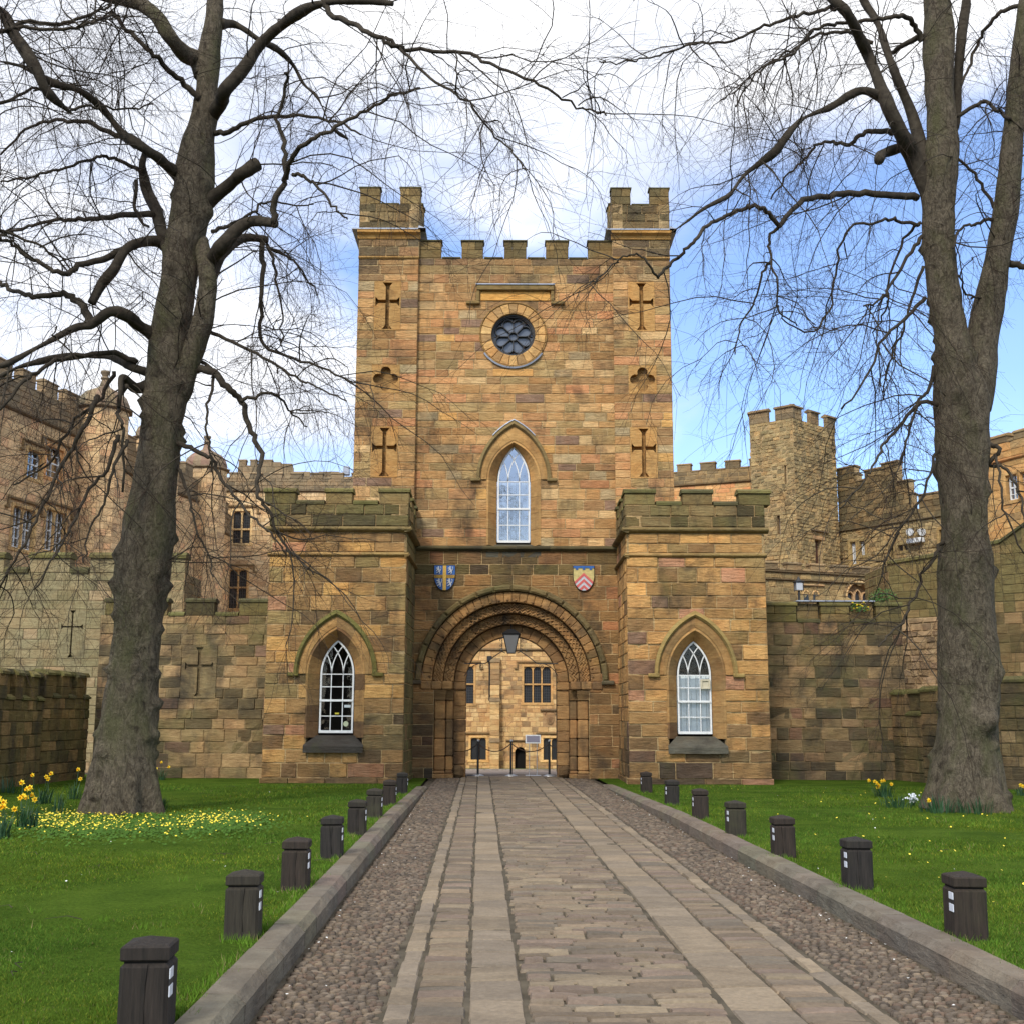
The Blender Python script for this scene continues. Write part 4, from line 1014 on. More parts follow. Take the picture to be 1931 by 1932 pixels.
o = mm.build('cobble', M_sett, road, smooth=True); o['kind'] = 'stuff'
# kerbs
M_kerb = stone_mat('kerb_gritstone', .3, .1, .25, .6, sat=.72)
def kerb(xk, sg, yend, label):
    B_ = Bld('kerb', label, 'kerb', (xk+DX*18, 18, 0), M_kerb)
    y = 3.6
    while y < yend:
        l = min(random.uniform(.65, 1.0), yend-y+.01); g = .004
        P = []
        for yy in (y+g, y+l-g):
            zt = zlawn(yy)+.035; w = .23
            for x, z in ((0, -.05), (0, zt-.055), (sg*.055, zt), (sg*w, zt), (sg*w, -.05)): P.append((xk+x+DX*yy+random.uniform(-.003, .003), yy, z+random.uniform(-.003, .003)))
        f = [(k, (k+1) % 5, 5+(k+1) % 5, 5+k) for k in range(5)]+[(4, 3, 2, 1, 0), (5, 6, 7, 8, 9)]
        B_.item((P, f), [c*random.uniform(.92, 1.08) for c in lin(116, 105, 86)], 'kerb_stone')
        y += l
    # rounded stop at the gate
    P, f = cbox(Fr((0, yend)), *sorted((xk+DX*yend-sg*.02, xk+DX*yend+sg*.26)), -.02, zlawn(yend)+.03, -.14, .0, .03); B_.item((P, f), lin(118, 104, 86), 'kerb_stone')
    B_.finish()
kerb(XK_L, -1, 29.6, 'long low stone kerb edging the left lawn beside the cobbles')
kerb(XK_R, 1, 31.0, 'long low stone kerb edging the right lawn beside the cobbles')
# lawns
m = MT('lawn_turf', 1.0, .02)
g1 = m.noise(1.1, 6, .6); g2 = m.noise(26, 5, .7)
c = m.mix(m.ramp(g1, .35, .68), (.040, .076, .009), (.080, .130, .016)); c = m.mix(1, c, m.ramp(g2, .25, .75, (.55, .55, .55, 1), (1.35, 1.35, 1.35, 1)), 'MULTIPLY')
c = m.mix(m.ramp(m.noise(.55, 7, .65), .60, .74, (0, 0, 0, 1), (.35, .35, .35, 1)), c, (.07, .075, .02))
m.col(c); m.bump(g2, .9, .03); M_turf = m.m
def lawn(sg):
    ys = list(np.arange(2.5, 36.6, .5)); nx = 26; V = []
    xk = XK_L if sg < 0 else XK_R
    for y in ys:
        xi = xk+DX*y+sg*.2; xo = sg*(15.0)
        for i in range(nx):
            t = (i/(nx-1))**1.5; x = xi+(xo-xi)*t
            z = zlawn(y)+.03*mnoise.noise(Vector((x*.5, y*.5, 3)))*min(1, t*6)
            V.append((x, y, z))
    F_ = [(j*nx+i, j*nx+i+1, (j+1)*nx+i+1, (j+1)*nx+i) for j in range(len(ys)-1) for i in range(nx-1)]
    return tag(link('lawn', V, F_, M_turf, smooth=True), kind='structure')
lawn(-1); lawn(1)
# grass blades
m = MT('grass_blades', .7, .2); a = m.n('ShaderNodeAttribute', attribute_name='tint').outputs['Color']; m.col(a)
m.b.inputs['Subsurface Weight'].default_value = 0
m.b.inputs['Specular IOR Level'].default_value = .03; m.b.inputs['Roughness'].default_value = 1; M_grass = m.m
def blades(n, sg, seed, name='grass'):
    r = np.random.default_rng(seed)
    y = 1/(r.random(n)*(1/5.6-1/31.0)+1/31.0)          # density falls off with distance
    xk = XK_L if sg < 0 else XK_R
    lim = np.minimum(.46*y+1.0, 12.3)
    if sg < 0: x = -(-(xk+DX*y-.22)+(lim-(-(xk+DX*y-.22)))*r.random(n))
    else:
        x0 = xk+DX*y+.22; x = x0+(np.maximum(lim, x0+.1)-x0)*r.random(n)
        ok = lim > x0; x, y = x[ok], y[ok]; n = len(x)
    # clump
    cl = np.sin(x*9.1+np.sin(y*7.3)*1.7)*np.sin(y*8.3+np.sin(x*5.9)*2.1)
    patch = np.sin(x*1.3+1.1*np.sin(y*.9))*np.sin(y*1.1+1.3*np.sin(x*.8))
    zl = np.where(y < 20, .15, .15-.13*(np.minimum(y, 31)-20)/11)-.015
    h = (.015+.018*r.random(n)+.005*cl)*(1+.3*patch)*(.75+.035*y)
    w = (.0015+.0013*r.random(n))*(1+.10*y)
    th = r.random(n)*2*np.pi; lean = .3+1.3*r.random(n)**1.5; la = r.random(n)*2*np.pi
    bx, by = np.cos(th)*w, np.sin(th)*w
    V = np.empty((n, 3, 3), dtype=np.float32)
    V[:, 0] = np.stack([x-bx, y-by, zl], 1); V[:, 1] = np.stack([x+bx, y+by, zl], 1)
    V[:, 2] = np.stack([x+np.cos(la)*h*lean*.8, y+np.sin(la)*h*lean*.8, zl+h], 1)
    F_ = np.arange(n*3).reshape(n, 3)
    g = np.array([.080, .142, .017]); b = (.62+.6*r.random(n)+.16*patch)[:, None]
    p2 = np.sin(x*4.3+1.9*np.sin(y*3.1))*np.sin(y*3.7+1.3*np.sin(x*4.9)); p3 = np.sin(x*.9+2.0+np.sin(y*.7))*np.sin(y*.8+.7); T = g*(b*(1+.16*p2)[:, None])*np.stack([1+.16*p3, 1+.04*p3, 1-.1*p3], 1); yel = r.random(n) < .10+.06*(patch > .3); T[yel] = T[yel]*np.array([2.4, 1.5, 1.6]); dry = r.random(n) < .02; T[dry] = np.array([.16, .13, .06])
    o = np_obj(name, V.reshape(-1, 3), F_, M_grass, None, T); tag(o, kind='stuff')
    return tag(o, 'short green mown grass on the %s lawn' % ('left' if sg < 0 else 'right'), 'grass')
blades(420000, -1, 1); blades(380000, 1, 2)
def tufts():
    V = []; F_ = []; T_ = []
    spots = [(where(u, v)+Vector((random.uniform(-.18, .18), random.uniform(-.2, .22), 0)), 26) for u, v in Lb[1:]+Rb for _ in range(5)]
    for _ in range(520):
        y = 1/(random.random()*(1/5.6-1/30.)+1/30.); s_ = random.choice((-1, 1)); e = abs(random.gauss(0, .05)) if random.random() < .45 else random.random()*7
        x = (XK_L+DX*y-.25-e) if s_ < 0 else (XK_R+DX*y+.25+e); spots.append((Vector((x, y, zlawn(y))), random.randint(8, 22)))
    for c, n in spots:
        c.z = zlawn(c.y)
        for _ in range(n):
            b = c+Vector((random.gauss(0, .03), random.gauss(0, .03), -.01)); h = random.uniform(.03, .085); a = random.uniform(0, 6.3); l = random.uniform(.1, .8)*h; w = .0022*(1+.06*c.y); k = len(V)
            V += [(b.x-w, b.y, b.z), (b.x+w, b.y, b.z), (b.x+l*math.cos(a), b.y+l*math.sin(a), b.z+h)]; F_.append((k, k+1, k+2)); q = random.uniform(.7, 1.5); T_.append((.075*q, .145*q, .016*q) if random.random() < .9 else (.22, .19, .08))
    tag(np_obj('grass_tufts', np.array(V), np.array(F_), M_grass, None, np.array(T_)), 'longer grass tufts along the kerbs and round the bollards', 'grass', kind='stuff')
# ================================================================== BOLLARDS
def timber(name, c0, c1, gr):
    m = MT(name, .72, .3)
    wv = m.noise(5, 6, .65, (9, 9, .7), vec=m.n('ShaderNodeTexCoord').outputs['Object']); c = m.mix(m.ramp(wv, .3, .75), c0, c1)
    c = m.mix(m.ramp(m.noise(2.2, 5, .6), .5, .75, (0, 0, 0, 1), (gr, gr, gr, 1)), c, (.055, .055, .024)); m.col(c); m.bump(wv, .7, .012); return m.m
M_tims = [timber('dark_stained_timber', (.010, .008, .006), (.036, .027, .021), .5), timber('greenish_weathered_timber', (.016, .013, .009), (.046, .038, .025), .7), timber('brown_timber', (.014, .010, .007), (.046, .032, .023), .3), timber('near_black_timber', (.009, .008, .007), (.036, .029, .024), .2)]
M_tim = M_tims[0]

M_refl = plain('white_reflector', (.62, .65, .70), .35, .5)
def make_bollard(side):
    root = empty('bollard', (0, 0, 0), 'x', 'bollard', 'bollards along the path')
    F = Fr((0, -.12)); m = MB()
    w = .12
    m.add(*cbox(F, -w, w, -.15, .36, -2*w, 0, .018)); body = m.build('post', M_tim, root, tint=False, origin=(0, 0, 0))
    m = MB(); m.add(*cbox(F, -w+.018, w-.018, .35, .378, -2*w+.018, -.018, .003)); m.build('groove', M_dark, root, tint=False, origin=(0, 0, 0))
    m = MB(); v = []
    for x, z in ((w-.008, .372), (w-.001, .38), (w-.001, .435), (w-.012, .445)): v += [(-x, -x, z), (x, -x, z), (x, x, z), (-x, x, z)]
    v.append((0, 0, .475)); f = [(j*4+k, j*4+(k+1) % 4, (j+1)*4+(k+1) % 4, (j+1)*4+k) for j in range(3) for k in range(4)]+[(12+k, 12+(k+1) % 4, 16) for k in range(4)]+[(3, 2, 1, 0)]
    m.add(v, f); m.build('cap', M_tim, root, tint=False, origin=(0, 0, 0))
    if side:
        s = side
        Fs = Fr((s*w, -w), (s*w, w)) if s > 0 else Fr((s*w, w), (s*w, -w))
        cy = .055 if s > 0 else .185
        for z0, z1 in ((.285, .335), (.20, .255)):
            m = MB(); m.add(*cbox(Fs, cy-.04, cy+.04, z0, z1, .0, .006, .002)); m.build('reflector', M_refl, root, tint=False, origin=(0, 0, 0))
        m = MB(); m.add(*fbox(Fs, cy-.042, cy+.042, .255, .285, .0, .004)); m.build('reflector_housing', M_iron, root, tint=False, origin=(0, 0, 0))
    return root
def copy_tree(o, parent=None):
    c = o.copy(); C.objects.link(c); c.parent = parent
    for ch in o.children: copy_tree(ch, c)
    return c
def where(u, v):
    z = .15
    for _ in range(6): p = ground(u, v, z); z = zlawn(p.y)
    return p
Lb = [(279, 2050), (457, 1775), (558, 1682), (627.5, 1621), (675, 1577), (707.5, 1546.5), (736, 1521), (760, 1499)]
Rb = [(1823, 1773), (1615.5, 1677), (1475, 1617), (1385, 1577), (1318, 1544), (1264.5, 1518.5), (1217, 1495)]
ordn = ['nearest', 'second', 'third', 'fourth', 'fifth', 'sixth', 'seventh', 'farthest']
for side, Ls, nm in ((1, Lb, 'left'), (-1, Rb, 'right')):
    pro = make_bollard(side)
    for i, (u, v) in enumerate(Ls):
        o = pro if i == 0 else copy_tree(pro)
        if nm == 'left' and i == 0: p = where(279, 1932); p = Vector(at(279, 1762, 6.15)); p.z = .15
        else: p = where(u, v)
        o.location = (p.x+(.05 if nm == 'right' else -.01), p.y+.12, zlawn(p.y)-.005)
        o.rotation_euler = (R(random.uniform(-1, 1)), R(random.uniform(-1.2, 1.2)), R(1.5+random.uniform(-3, 3)))
        k = ordn[i] if i < len(Ls)-1 else 'farthest'
        kk = (i*5+(0 if nm == 'left' else 2)) % 4
        for ch in o.children:
            if ch.name.startswith(('post', 'cap')) and kk: ch.material_slots[0].link = 'OBJECT'; ch.material_slots[0].material = M_tims[kk]
        if kk in (0, 3):
            cm = MB(); zz = .36; xx = random.uniform(-.05, .05); pts = []
            while zz > .02: pts.append((xx, -.122, zz)); zz -= .05; xx += random.uniform(-.006, .006)
            cv, cf = tube(pts, [.0018+.0014*math.sin(k*1.3) for k in range(len(pts))], 4); co_ = link('crack', cv, cf, M_dark, None); co_.parent = o; co_.location = WL[co_.name]
        o['label'] = 'square dark timber bollard on the %s lawn edge, %s from the camera' % (nm, k)
        if (nm, i) == ('left', 0): o['label'] = 'largest square dark timber bollard, at the bottom left corner beside the kerb'
tufts()
# ================================================================== SIDE WALLS
# left link wall, level with the gatehouse
YL = 34.3
FL = pxwall(190, YL, 545, YL); B = Bld('boundary_wall', 'weathered stone wall with a carved cross, between the left tree and the gatehouse', 'wall', (-8, YL, 0), M_link)
cs, cz0 = FL.on(375, 1315); cz1 = FL.on(375, 1223)[1]; zc_, zm_ = FL.on(400, 1163)[1], FL.on(400, 1130)[1]
pr = (cs-.5, cs+.5, cz0-.06, cz1+.06)
masonry(B, FL, 0, FL.len, 0, zc_, .31, .56, P_link, rects=[pr], t=.45, proud=.014, rough=.017, gap=.006, mort=lin(140, 120, 82))
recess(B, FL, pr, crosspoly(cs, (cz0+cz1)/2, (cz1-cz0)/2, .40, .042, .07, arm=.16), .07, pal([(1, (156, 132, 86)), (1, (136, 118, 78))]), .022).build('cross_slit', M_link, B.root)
sx = lambda u: FL.on(u, 1150)[0]
battlement(B, FL, 0, FL.len, zc_, zm_, [(sx(200), sx(252)), (sx(276), sx(318)), (sx(352), sx(406)), (sx(453), sx(507))], .4, P_par, M_par, cmat=M_par, ch=.4, cop=.12)
B.finish()
# right link wall
YR = 34.3
FR_ = pxwall(1408, YR, 1702, YR); B = Bld('boundary_wall', 'dark stained stone wall with filled crenels, between the gatehouse and the right tree', 'wall', (9, YR, 0), M_link)
zt = FR_.on(1560, 1133)[1]; zc_ = FR_.on(1560, 1172)[1]; sx = lambda u: FR_.on(u, 1150)[0]
cs, cz0 = FR_.on(1583, 1348); cz1 = FR_.on(1583, 1238)[1]; pr = (cs-.42, cs+.42, cz0-.04, cz1+.04)
masonry(B, FR_, 0, FR_.len, 0, zc_, .30, .54, P_linkR, t=.45, proud=.014, rough=.018, gap=.006, mort=lin(132, 112, 76))
ml = [(0, sx(1501)), (sx(1547), sx(1601)), (sx(1651), FR_.len)]
battlement(B, FR_, 0, FR_.len, zc_, zt, ml, .4, P_par, M_par, cmat=M_par, ch=.3, cop=.12)
for u0, u1 in ((1503, 1545), (1603, 1649)):             # the crenels have been filled in behind
    merlon(B, FR_, sx(u0), sx(u1), zc_+.1, zt-.04, .35, P_dkpar, M_par, .3, dfront=-.12)
m = MB(); m.add(*fbox(FR_, sx(1502), sx(1650), zt, zt+.035, -.42, .03)); m.build('lead_flashing', M_lead, B.root, tint=False)
B.finish()
# ivy and small plants on top of that wall
M_leaf = plain('wall_plant_leaves', (.06, .13, .025), .7, .3, nz=(9, .6, 1.4))
M_yel = plain('yellow_wall_flowers', (.75, .55, .03), .7, .2)
def leaf_tuft(name, c, rad, n, sz, mat, label, cat, extra=None, flat=1.0):
    root = empty(name, c, label, cat); m = MB()
    for _ in range(n):
        d = Vector((random.gauss(0, 1), random.gauss(0, 1)*.6, random.gauss(0, 1)*flat)).normalized()*rad*random.random()**.5
        p = Vector(c)+Vector((d.x, d.y, abs(d.z)+.02)); a = Vector((random.gauss(0, 1), random.gauss(0, 1), random.gauss(0, 1))).normalized(); b = a.orthogonal().normalized()
        s_ = sz*random.uniform(.6, 1.3); m.add([p-a*s_, p+b*s_*.5, p+a*s_, p-b*s_*.5], [(0, 1, 2, 3)])
    o = m.build('leaves', mat, root, tint=False); o['kind'] = 'stuff'
    m = MB()
    for k in range(7):
        e = Vector(c)+Vector((random.uniform(-1, 1)*rad*.7, random.uniform(-.3, .3)*rad, random.uniform(.3, .9)*rad)); m.add(*tube([c, (Vector(c)+e)/2+Vector((0, 0, .02)), e], [.006, .004, .002], 4))
    m.build('stem', mat, root, tint=False)
    if extra:
        m = MB()
        for _ in range(extra):
            p = Vector(c)+Vector((random.uniform(-1, 1)*rad, random.uniform(-.4, .2)*rad-.05, random.uniform(.1, 1)*rad)); m.add(*cbox(Fr((p.x, p.y)), -.025, .025, p.z, p.z+.035, -.02, .02, .008))
        m.build('blossom', M_yel, root, tint=False)
    return root
p = FR_.on(1668, 1128); leaf_tuft('wall_plant', FR_.p(p[0], zt+.0, -.2), .42, 240, .05, M_leaf, 'bright green leafy plant growing on top of the right boundary wall', 'plant')
p = FR_.on(1620, 1160); leaf_tuft('wallflower', FR_.p(p[0], zt-.3, .02), .28, 120, .04, M_leaf, 'small plant with yellow flowers rooted in the right boundary wall top', 'plant', 12)
# low rampart walls either side of the forecourt
def lowwall(pts, zts, P_, label, mlen=.5, mat=M_low):
    B = Bld('rampart_wall', label, 'wall', (pts[0][0], pts[0][1], 0), mat)
    for (a, b), (za, zb) in zip(zip(pts, pts[1:]), zip(zts, zts[1:])):
        F = Fr(a, b); z = (za+zb)/2; zb_ = z-.72
        masonry(B, F, 0, F.len, -.05, zb_, .29, .5, P_, t=.5, proud=.02, rough=.014, gap=.007, corner=(0, .0), mort=lin(104, 90, 60))
        # two tiers of little capped teeth
        n = max(1, int(F.len/.92))
        s_ = F.len/n
        for k in range(n):
            x = k*s_
            merlon(B, F, x+.0, x+s_*.5, zb_, z-.12, .35, P_, mat, .3, dfront=.03, two=False)
            merlon(B, F, x+s_*.5, x+s_, zb_+.13, z-.12, .35, P_, mat, .5, dfront=-.1, two=False)
            coping(B, F, x+s_*.5+.01, x+s_-.01, zb_, .13, .3, .06, P_cope, M_par, .6)
            coping(B, F, x+.01, x+s_*.5-.01, z-.14, .15, .4, .08, P_cope, M_par, .6)
            coping(B, F, x+s_*.5, x+s_, z-.12, .12, .4, -.02, P_cope, M_par, .6)
    B.finish()
hz = lambda u, v, Y: at(u, v, Y).z
lowwall([(-10.9, 21), (-11.3, 24), (-11.7, 27.5), (-12.0, 31), (-11.9, 34.1)], [hz(-20, 1279, 24), hz(0, 1277, 25), hz(50, 1268, 27.5), hz(110, 1266, 31), hz(195, 1272, 34.1)], P_low, 'low dark battlemented wall curving behind the daffodils on the far left')
pR = [at(1681, 1300, 34.2), at(1735, 1296, 32.8), at(1800, 1287, 31.3), at(1880, 1276, 30.0), at(1990, 1268, 28.8)]
lowwall([(p.x, p.y) for p in pR], [p.z for p in pR], P_lowR, 'low battlemented wall curving behind the large tree on the right', mat=M_link)
# tall grey-green wall, far left
FO = pxwall(-60, 37.5, 345, 37.5); B = Bld('curtain_wall', 'tall grey green battlemented wall with a thin cross slit at the far left', 'wall', (-14, 37.5, 0), M_olive)
sx = lambda u: FO.on(u, 1060)[0]; zc_, zm_ = FO.on(100, 1083)[1], FO.on(100, 1044)[1]
cs, cz0 = FO.on(134, 1243); cz1 = FO.on(134, 1154)[1]; pr = (cs-.42, cs+.42, cz0-.03, cz1+.03)
masonry(B, FO, 0, FO.len, 0, zc_, .29, .52, P_olive, rects=[pr], t=.5, proud=.008, rough=.004, gap=.004, mort=lin(112, 102, 74))
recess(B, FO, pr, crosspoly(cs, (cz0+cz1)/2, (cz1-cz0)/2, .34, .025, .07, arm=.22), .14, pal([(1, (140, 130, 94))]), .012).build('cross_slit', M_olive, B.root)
battlement(B, FO, 0, FO.len, zc_, zm_, [(sx(-55), sx(10)), (sx(58), sx(134)), (sx(172), sx(236)), (sx(262), sx(300)), (sx(318), FO.len)], .45, P_olive, M_olive, cmat=M_par, ch=.35, cop=.2, over=.1)
Fe = Fr(FO.p(FO.len, 0)[:2], (FO.p(FO.len, 0)[0], 39.5)); masonry(B, Fe, 0, Fe.len, 0, zc_, .29, .52, P_olive, t=.4, proud=.008)
B.finish()
# tall wall on the right behind the tree: stepped sloping top
B = Bld('curtain_wall', 'massive olive stone wall with sloping top behind the right tree', 'wall', (13, 37, 0), M_olive)
FQ = pxwall(1681, 37, 2010, 33.5)
s0, z0 = FQ.on(1681, 1062); s1, z1 = FQ.on(1775, 1046); s2, z2 = FQ.on(1884, 1022); s3, z3 = FQ.on(2005, 935)
zlow = FQ.on(1700, 1165)[1]; sr = FQ.on(1775, 1200)[0]
P_rough = pal([(3, (176, 148, 108)), (3, (158, 132, 94)), (2, (136, 114, 86)), (1, (190, 160, 122))], 1, .15)
masonry(B, FQ, .0, sr, 0, zlow, .2, .34, P_rough, t=.6, proud=.03, rough=.03, gap=.01)
masonry(B, FQ, sr, FQ.len, 0, zlow, .30, .36, P_lowR, t=.6, proud=.012, rough=.006, gap=.004, mort=lin(128, 110, 72))
masonry(B, FQ, 0, s1, zlow, min(z0, z1)-.06, .29, .5, P_oliveR, t=.6, proud=.01, rough=.006, gap=.004, mort=lin(104, 94, 60))
masonry(B, FQ, s1, s2, zlow, z1-.06, .29, .5, P_oliveR, t=.6, proud=.01, rough=.006, gap=.004, mort=lin(104, 94, 60))
masonry(B, FQ, s2, FQ.len, zlow, z2-.06, .29, .5, P_oliveR, t=.6, proud=.01, rough=.006, gap=.004, mort=lin(104, 94, 60))
def wedge(F, a, b, za, zb, zlo, t, c):
    v = [F.p(x, z, d) for d in (-t, .0) for x, z in ((a, zlo), (b, zlo), (b, zb), (a, za))]; return v, [(3, 2, 1, 0), (4, 5, 6, 7), (0, 1, 5, 4), (1, 2, 6, 5), (2, 3, 7, 6), (3, 0, 4, 7)]
for a, b, za, zb, zl_ in ((0, s1, z0, z1, min(z0, z1)-.06), (s1, s2, z1, z2, z1-.06), (s2, s3, z2, z3, z2-.06)):
    nn = max(2, int((b-a)/.5))
    for k in range(nn):
        p, q = a+(b-a)*k/nn, a+(b-a)*(k+1)/nn; zp, zq = za+(zb-za)*k/nn, za+(zb-za)*(k+1)/nn
        B.item(wedge(FQ, p+.004, q-.004, zp, zq, min(zl_, zp-.01), .6, None), P_oliveR(FQ.p(p, zp)), 'stone')
        v = [FQ.p(x, z, d) for x, zz in ((p, zp), (q, zq)) for d, z in ((-.66, zz+.001), (.07, zz+.001), (.07, zz+.08), (-.1, zz+.14), (-.66, zz+.14))]
        B.item((v, [(i, (i+1) % 5, 5+(i+1) % 5, 5+i) for i in range(5)]+[(4, 3, 2, 1, 0), (5, 6, 7, 8, 9)]), P_cope(FQ.p(p, zp)), 'coping', M_par)
Fe = Fr((FQ.p(0, 0)[0], 39.5), FQ.p(0, 0)[:2]); masonry(B, Fe, 0, Fe.len, 0, z0, .29, .5, P_oliveR, t=.5, proud=.01)
B.finish()
# ================================================================== CASTLE RANGES BEHIND
def lightwin(B, F, s0, s1, z0, z1, lights=2, transom=None, arched=True, white=False, label_m=True, mat=None, pl=None, dep=.16, lead=True, hoodpl=None):
    """stone mullioned window set in a rectangular hole"""
    mat = mat or M_dress; root = B.root; pl = pl or P_lit; c = pl(F.p(s0, z0)); fr = MB(); fw = .11
    for a, b, p, q in ((s0-.1, s0+fw*.4, z0, z1), (s1-fw*.4, s1+.1, z0, z1), (s0-.1, s1+.1, z1-fw*.4, z1+.1), (s0-.16, s1+.16, z0-.14, z0+.02)):
        fr.add(*cbox(F, a, b, p, q, -dep-.1, .05, .02), c=c)
    w = (s1-s0-fw*.8)/lights; a0 = s0+fw*.4; mw = .09
    for k in range(1, lights): x = a0+w*k; fr.add(*cbox(F, x-mw/2, x+mw/2, z0, z1, -dep-.1, -.02, .02), c=c)
    if transom: fr.add(*cbox(F, s0, s1, transom-.05, transom+.05, -dep-.1, -.03, .02), c=c)
    if arched:
        for k in range(lights):
            xa, xb = a0+w*k+(mw/2 if k else 0), a0+w*(k+1)-(mw/2 if k < lights-1 else 0); r = (xb-xa)/2; cx = (xa+xb)/2; zc_ = z1-.04-r
            p = [(xa, zc_), (xa, z1), (cx, z1)]+[(cx+r*math.cos(t), zc_+r*math.sin(t)) for t in np.linspace(math.pi/2, math.pi, 6)][:-1]
            v, f = polyface(F, p, [], -.06); fr.add(v, f, c)
            p = [(xb, zc_), (xb, z1), (cx, z1)]+[(cx+r*math.cos(t), zc_+r*math.sin(t)) for t in np.linspace(math.pi/2, 0, 6)][:-1]
            v, f = polyface(F, p, [], -.06); fr.add(v, f, c)
    wo = fr.build('window', mat, root)
    zz = [z0, transom, z1] if transom else [z0, z1]
    for k in range(lights):
        for p, q in zip(zz, zz[1:]):
            xa, xb = a0+w*k, a0+w*(k+1)
            link('pane', [F.p(x, z, -dep-.02) for x, z in ((xa, p), (xb, p), (xb, q), (xa, q))], [(0, 1, 2, 3)], M_leaded if not white else M_glass_sky, wo)
    bars = MB()
    if white:
        for k in range(lights):
            xa, xb = a0+w*k+mw/2, a0+w*(k+1)-mw/2
            for a, b, p, q in ((xa, xa+.05, z0, z1), (xb-.05, xb, z0, z1), (xa, xb, z0+.02, z0+.09), (xa, xb, (z0+z1)/2-.03, (z0+z1)/2+.03), ((xa+xb)/2-.015, (xa+xb)/2+.015, z0, z1)): bars.add(*fbox(F, a, b, p, q, -dep-.02, -dep+.03))
            for t in (.25, .75): bars.add(*fbox(F, xa, xb, z0+(z1-z0)*t-.015, z0+(z1-z0)*t+.015, -dep-.02, -dep+.02))
        bars.build('sash', M_white, wo, tint=False)
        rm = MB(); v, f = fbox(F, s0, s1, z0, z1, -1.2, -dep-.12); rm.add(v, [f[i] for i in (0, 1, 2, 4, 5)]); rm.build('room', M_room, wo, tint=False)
    elif lead:
        n = 4
        for k in range(lights):
            xa, xb = a0+w*k, a0+w*(k+1)
            for i in range(1, n): x = xa+(xb-xa)*i/n; bars.add(*fbox(F, x-.007, x+.007, z0, z1, -dep-.02, -dep-.01))
        nz = max(4, int((z1-z0)/.16))
        for i in range(1, nz): z = z0+(z1-z0)*i/nz; bars.add(*fbox(F, s0, s1, z-.007, z+.007, -dep-.02, -dep-.01))
        bars.build('glazing_bars', plain('lead_cames', (.06, .062, .065), .6, .4) if 'lead_cames' not in bpy.data.materials else bpy.data.materials['lead_cames'], wo, tint=False)
    if label_m:
        hp = hoodpl or pal([(1, (132, 112, 80))]); h = MB()
        h.add(*cbox(F, s0-.42, s1+.42, z1+.2, z1+.31, -.01, .13, .03), c=hp(F.p(s0, z1)))
        for a, b in ((s0-.42, s0-.32), (s1+.32, s1+.42)): h.add(*cbox(F, a, b, z1-.1, z1+.2, -.01, .11, .02), c=hp(F.p(s0, z1)))
        for a, b in ((s0-.56, s0-.32), (s1+.32, s1+.56)): h.add(*cbox(F, a, b, z1-.2, z1-.1, -.01, .13, .02), c=hp(F.p(s0, z1)))
        h.build('label_moulding', mat, root)
    return (s0-.05, s1+.05, z0-.05, z1+.05)
# ---- building seen through the arch
YC = 75.0; ZC = zroad(YC)
FC = pxwall(760, YC, 1180, YC)
B = Bld('courtyard_hall', 'sunlit stone hall with leaded mullioned windows, seen through the arch', 'building', (0, YC, ZC), M_court)
on = FC.on; rects = []
def W_(u0, u1, v0, v1, **k):
    a, z1 = on(u0, v0); b, z0 = on(u1, v1); t = k.pop('tv', None)
    rects.append(lightwin(B, FC, a, b, z0, z1, transom=on(u0, t)[1] if t else None, **k))
W_(987.6, 1040.7, 1256.6, 1326, tv=1291, lights=3); W_(842.5, 895.6, 1256.6, 1328, tv=1291, lights=3); W_(1108, 1160, 1256.6, 1326, tv=1291, lights=3)
W_(888.5, 919.5, 1391, 1434, lights=2, lead=False); W_(1024.5, 1055.5, 1391, 1434, lights=2, lead=False); W_(790, 820, 1391, 1434, lights=2, lead=False)
da, dz1 = on(972.3, 1409.5); db, dz0 = on(992.3, 1452); rects.append((da, db, ZC-.3, dz1))
masonry(B, FC, 0, FC.len, ZC-.3, on(960, 1228)[1], .262, .5, P_court, rects=rects, t=.5, proud=.012, rough=.012, gap=.006, mort=lin(170, 136, 98))
zt_ = on(960, 1228)[1]; mouldstones(B, FC, 0, FC.len, zt_, .16, .14, pal([(1, (116, 100, 74))]), 'drip', 1.5)
masonry(B, FC, 0, FC.len, zt_+.14, on(960, 1150)[1], .3, .6, P_court, t=.5, proud=.012)
zq_ = on(960, 1150)[1]; battlement(B, FC, 0, FC.len, zq_, zq_+.9, [(k*1.9, k*1.9+1.0) for k in range(int(FC.len/1.9))], .4, P_court, cop=.12, ch=.35)
# arched door
m = MB(); v, f = plate(FC, [(da, ZC-.3), (db, ZC-.3), (db, dz1), (da, dz1)], -.5, -.38); m.add(v, f); m.build('door', M_dark, B.root, tint=False)
cx = (da+db)/2; r_ = (db-da)/2
for sg in (-1, 1):
    p = [(cx+sg*r_, dz1-r_), (cx+sg*r_, dz1+.01), (cx, dz1+.01)]+[(cx+sg*r_*math.cos(t), dz1-r_+r_*math.sin(t)) for t in np.linspace(math.pi/2, 0, 7)][:-1]
    B.item((plate(FC, p, -.4, -.0)), lin(196, 160, 114), 'door_head', M_court)
ring(B, FC, cx, dz1-r_, r_, r_+.16, -.05, .05, 7, P_lit, name='voussoir', mat=M_court)
B.item(cbox(FC, da-.55, db+.55, dz1+.35, dz1+.46, -.01, .12, .02), lin(120, 100, 72), 'label_moulding')
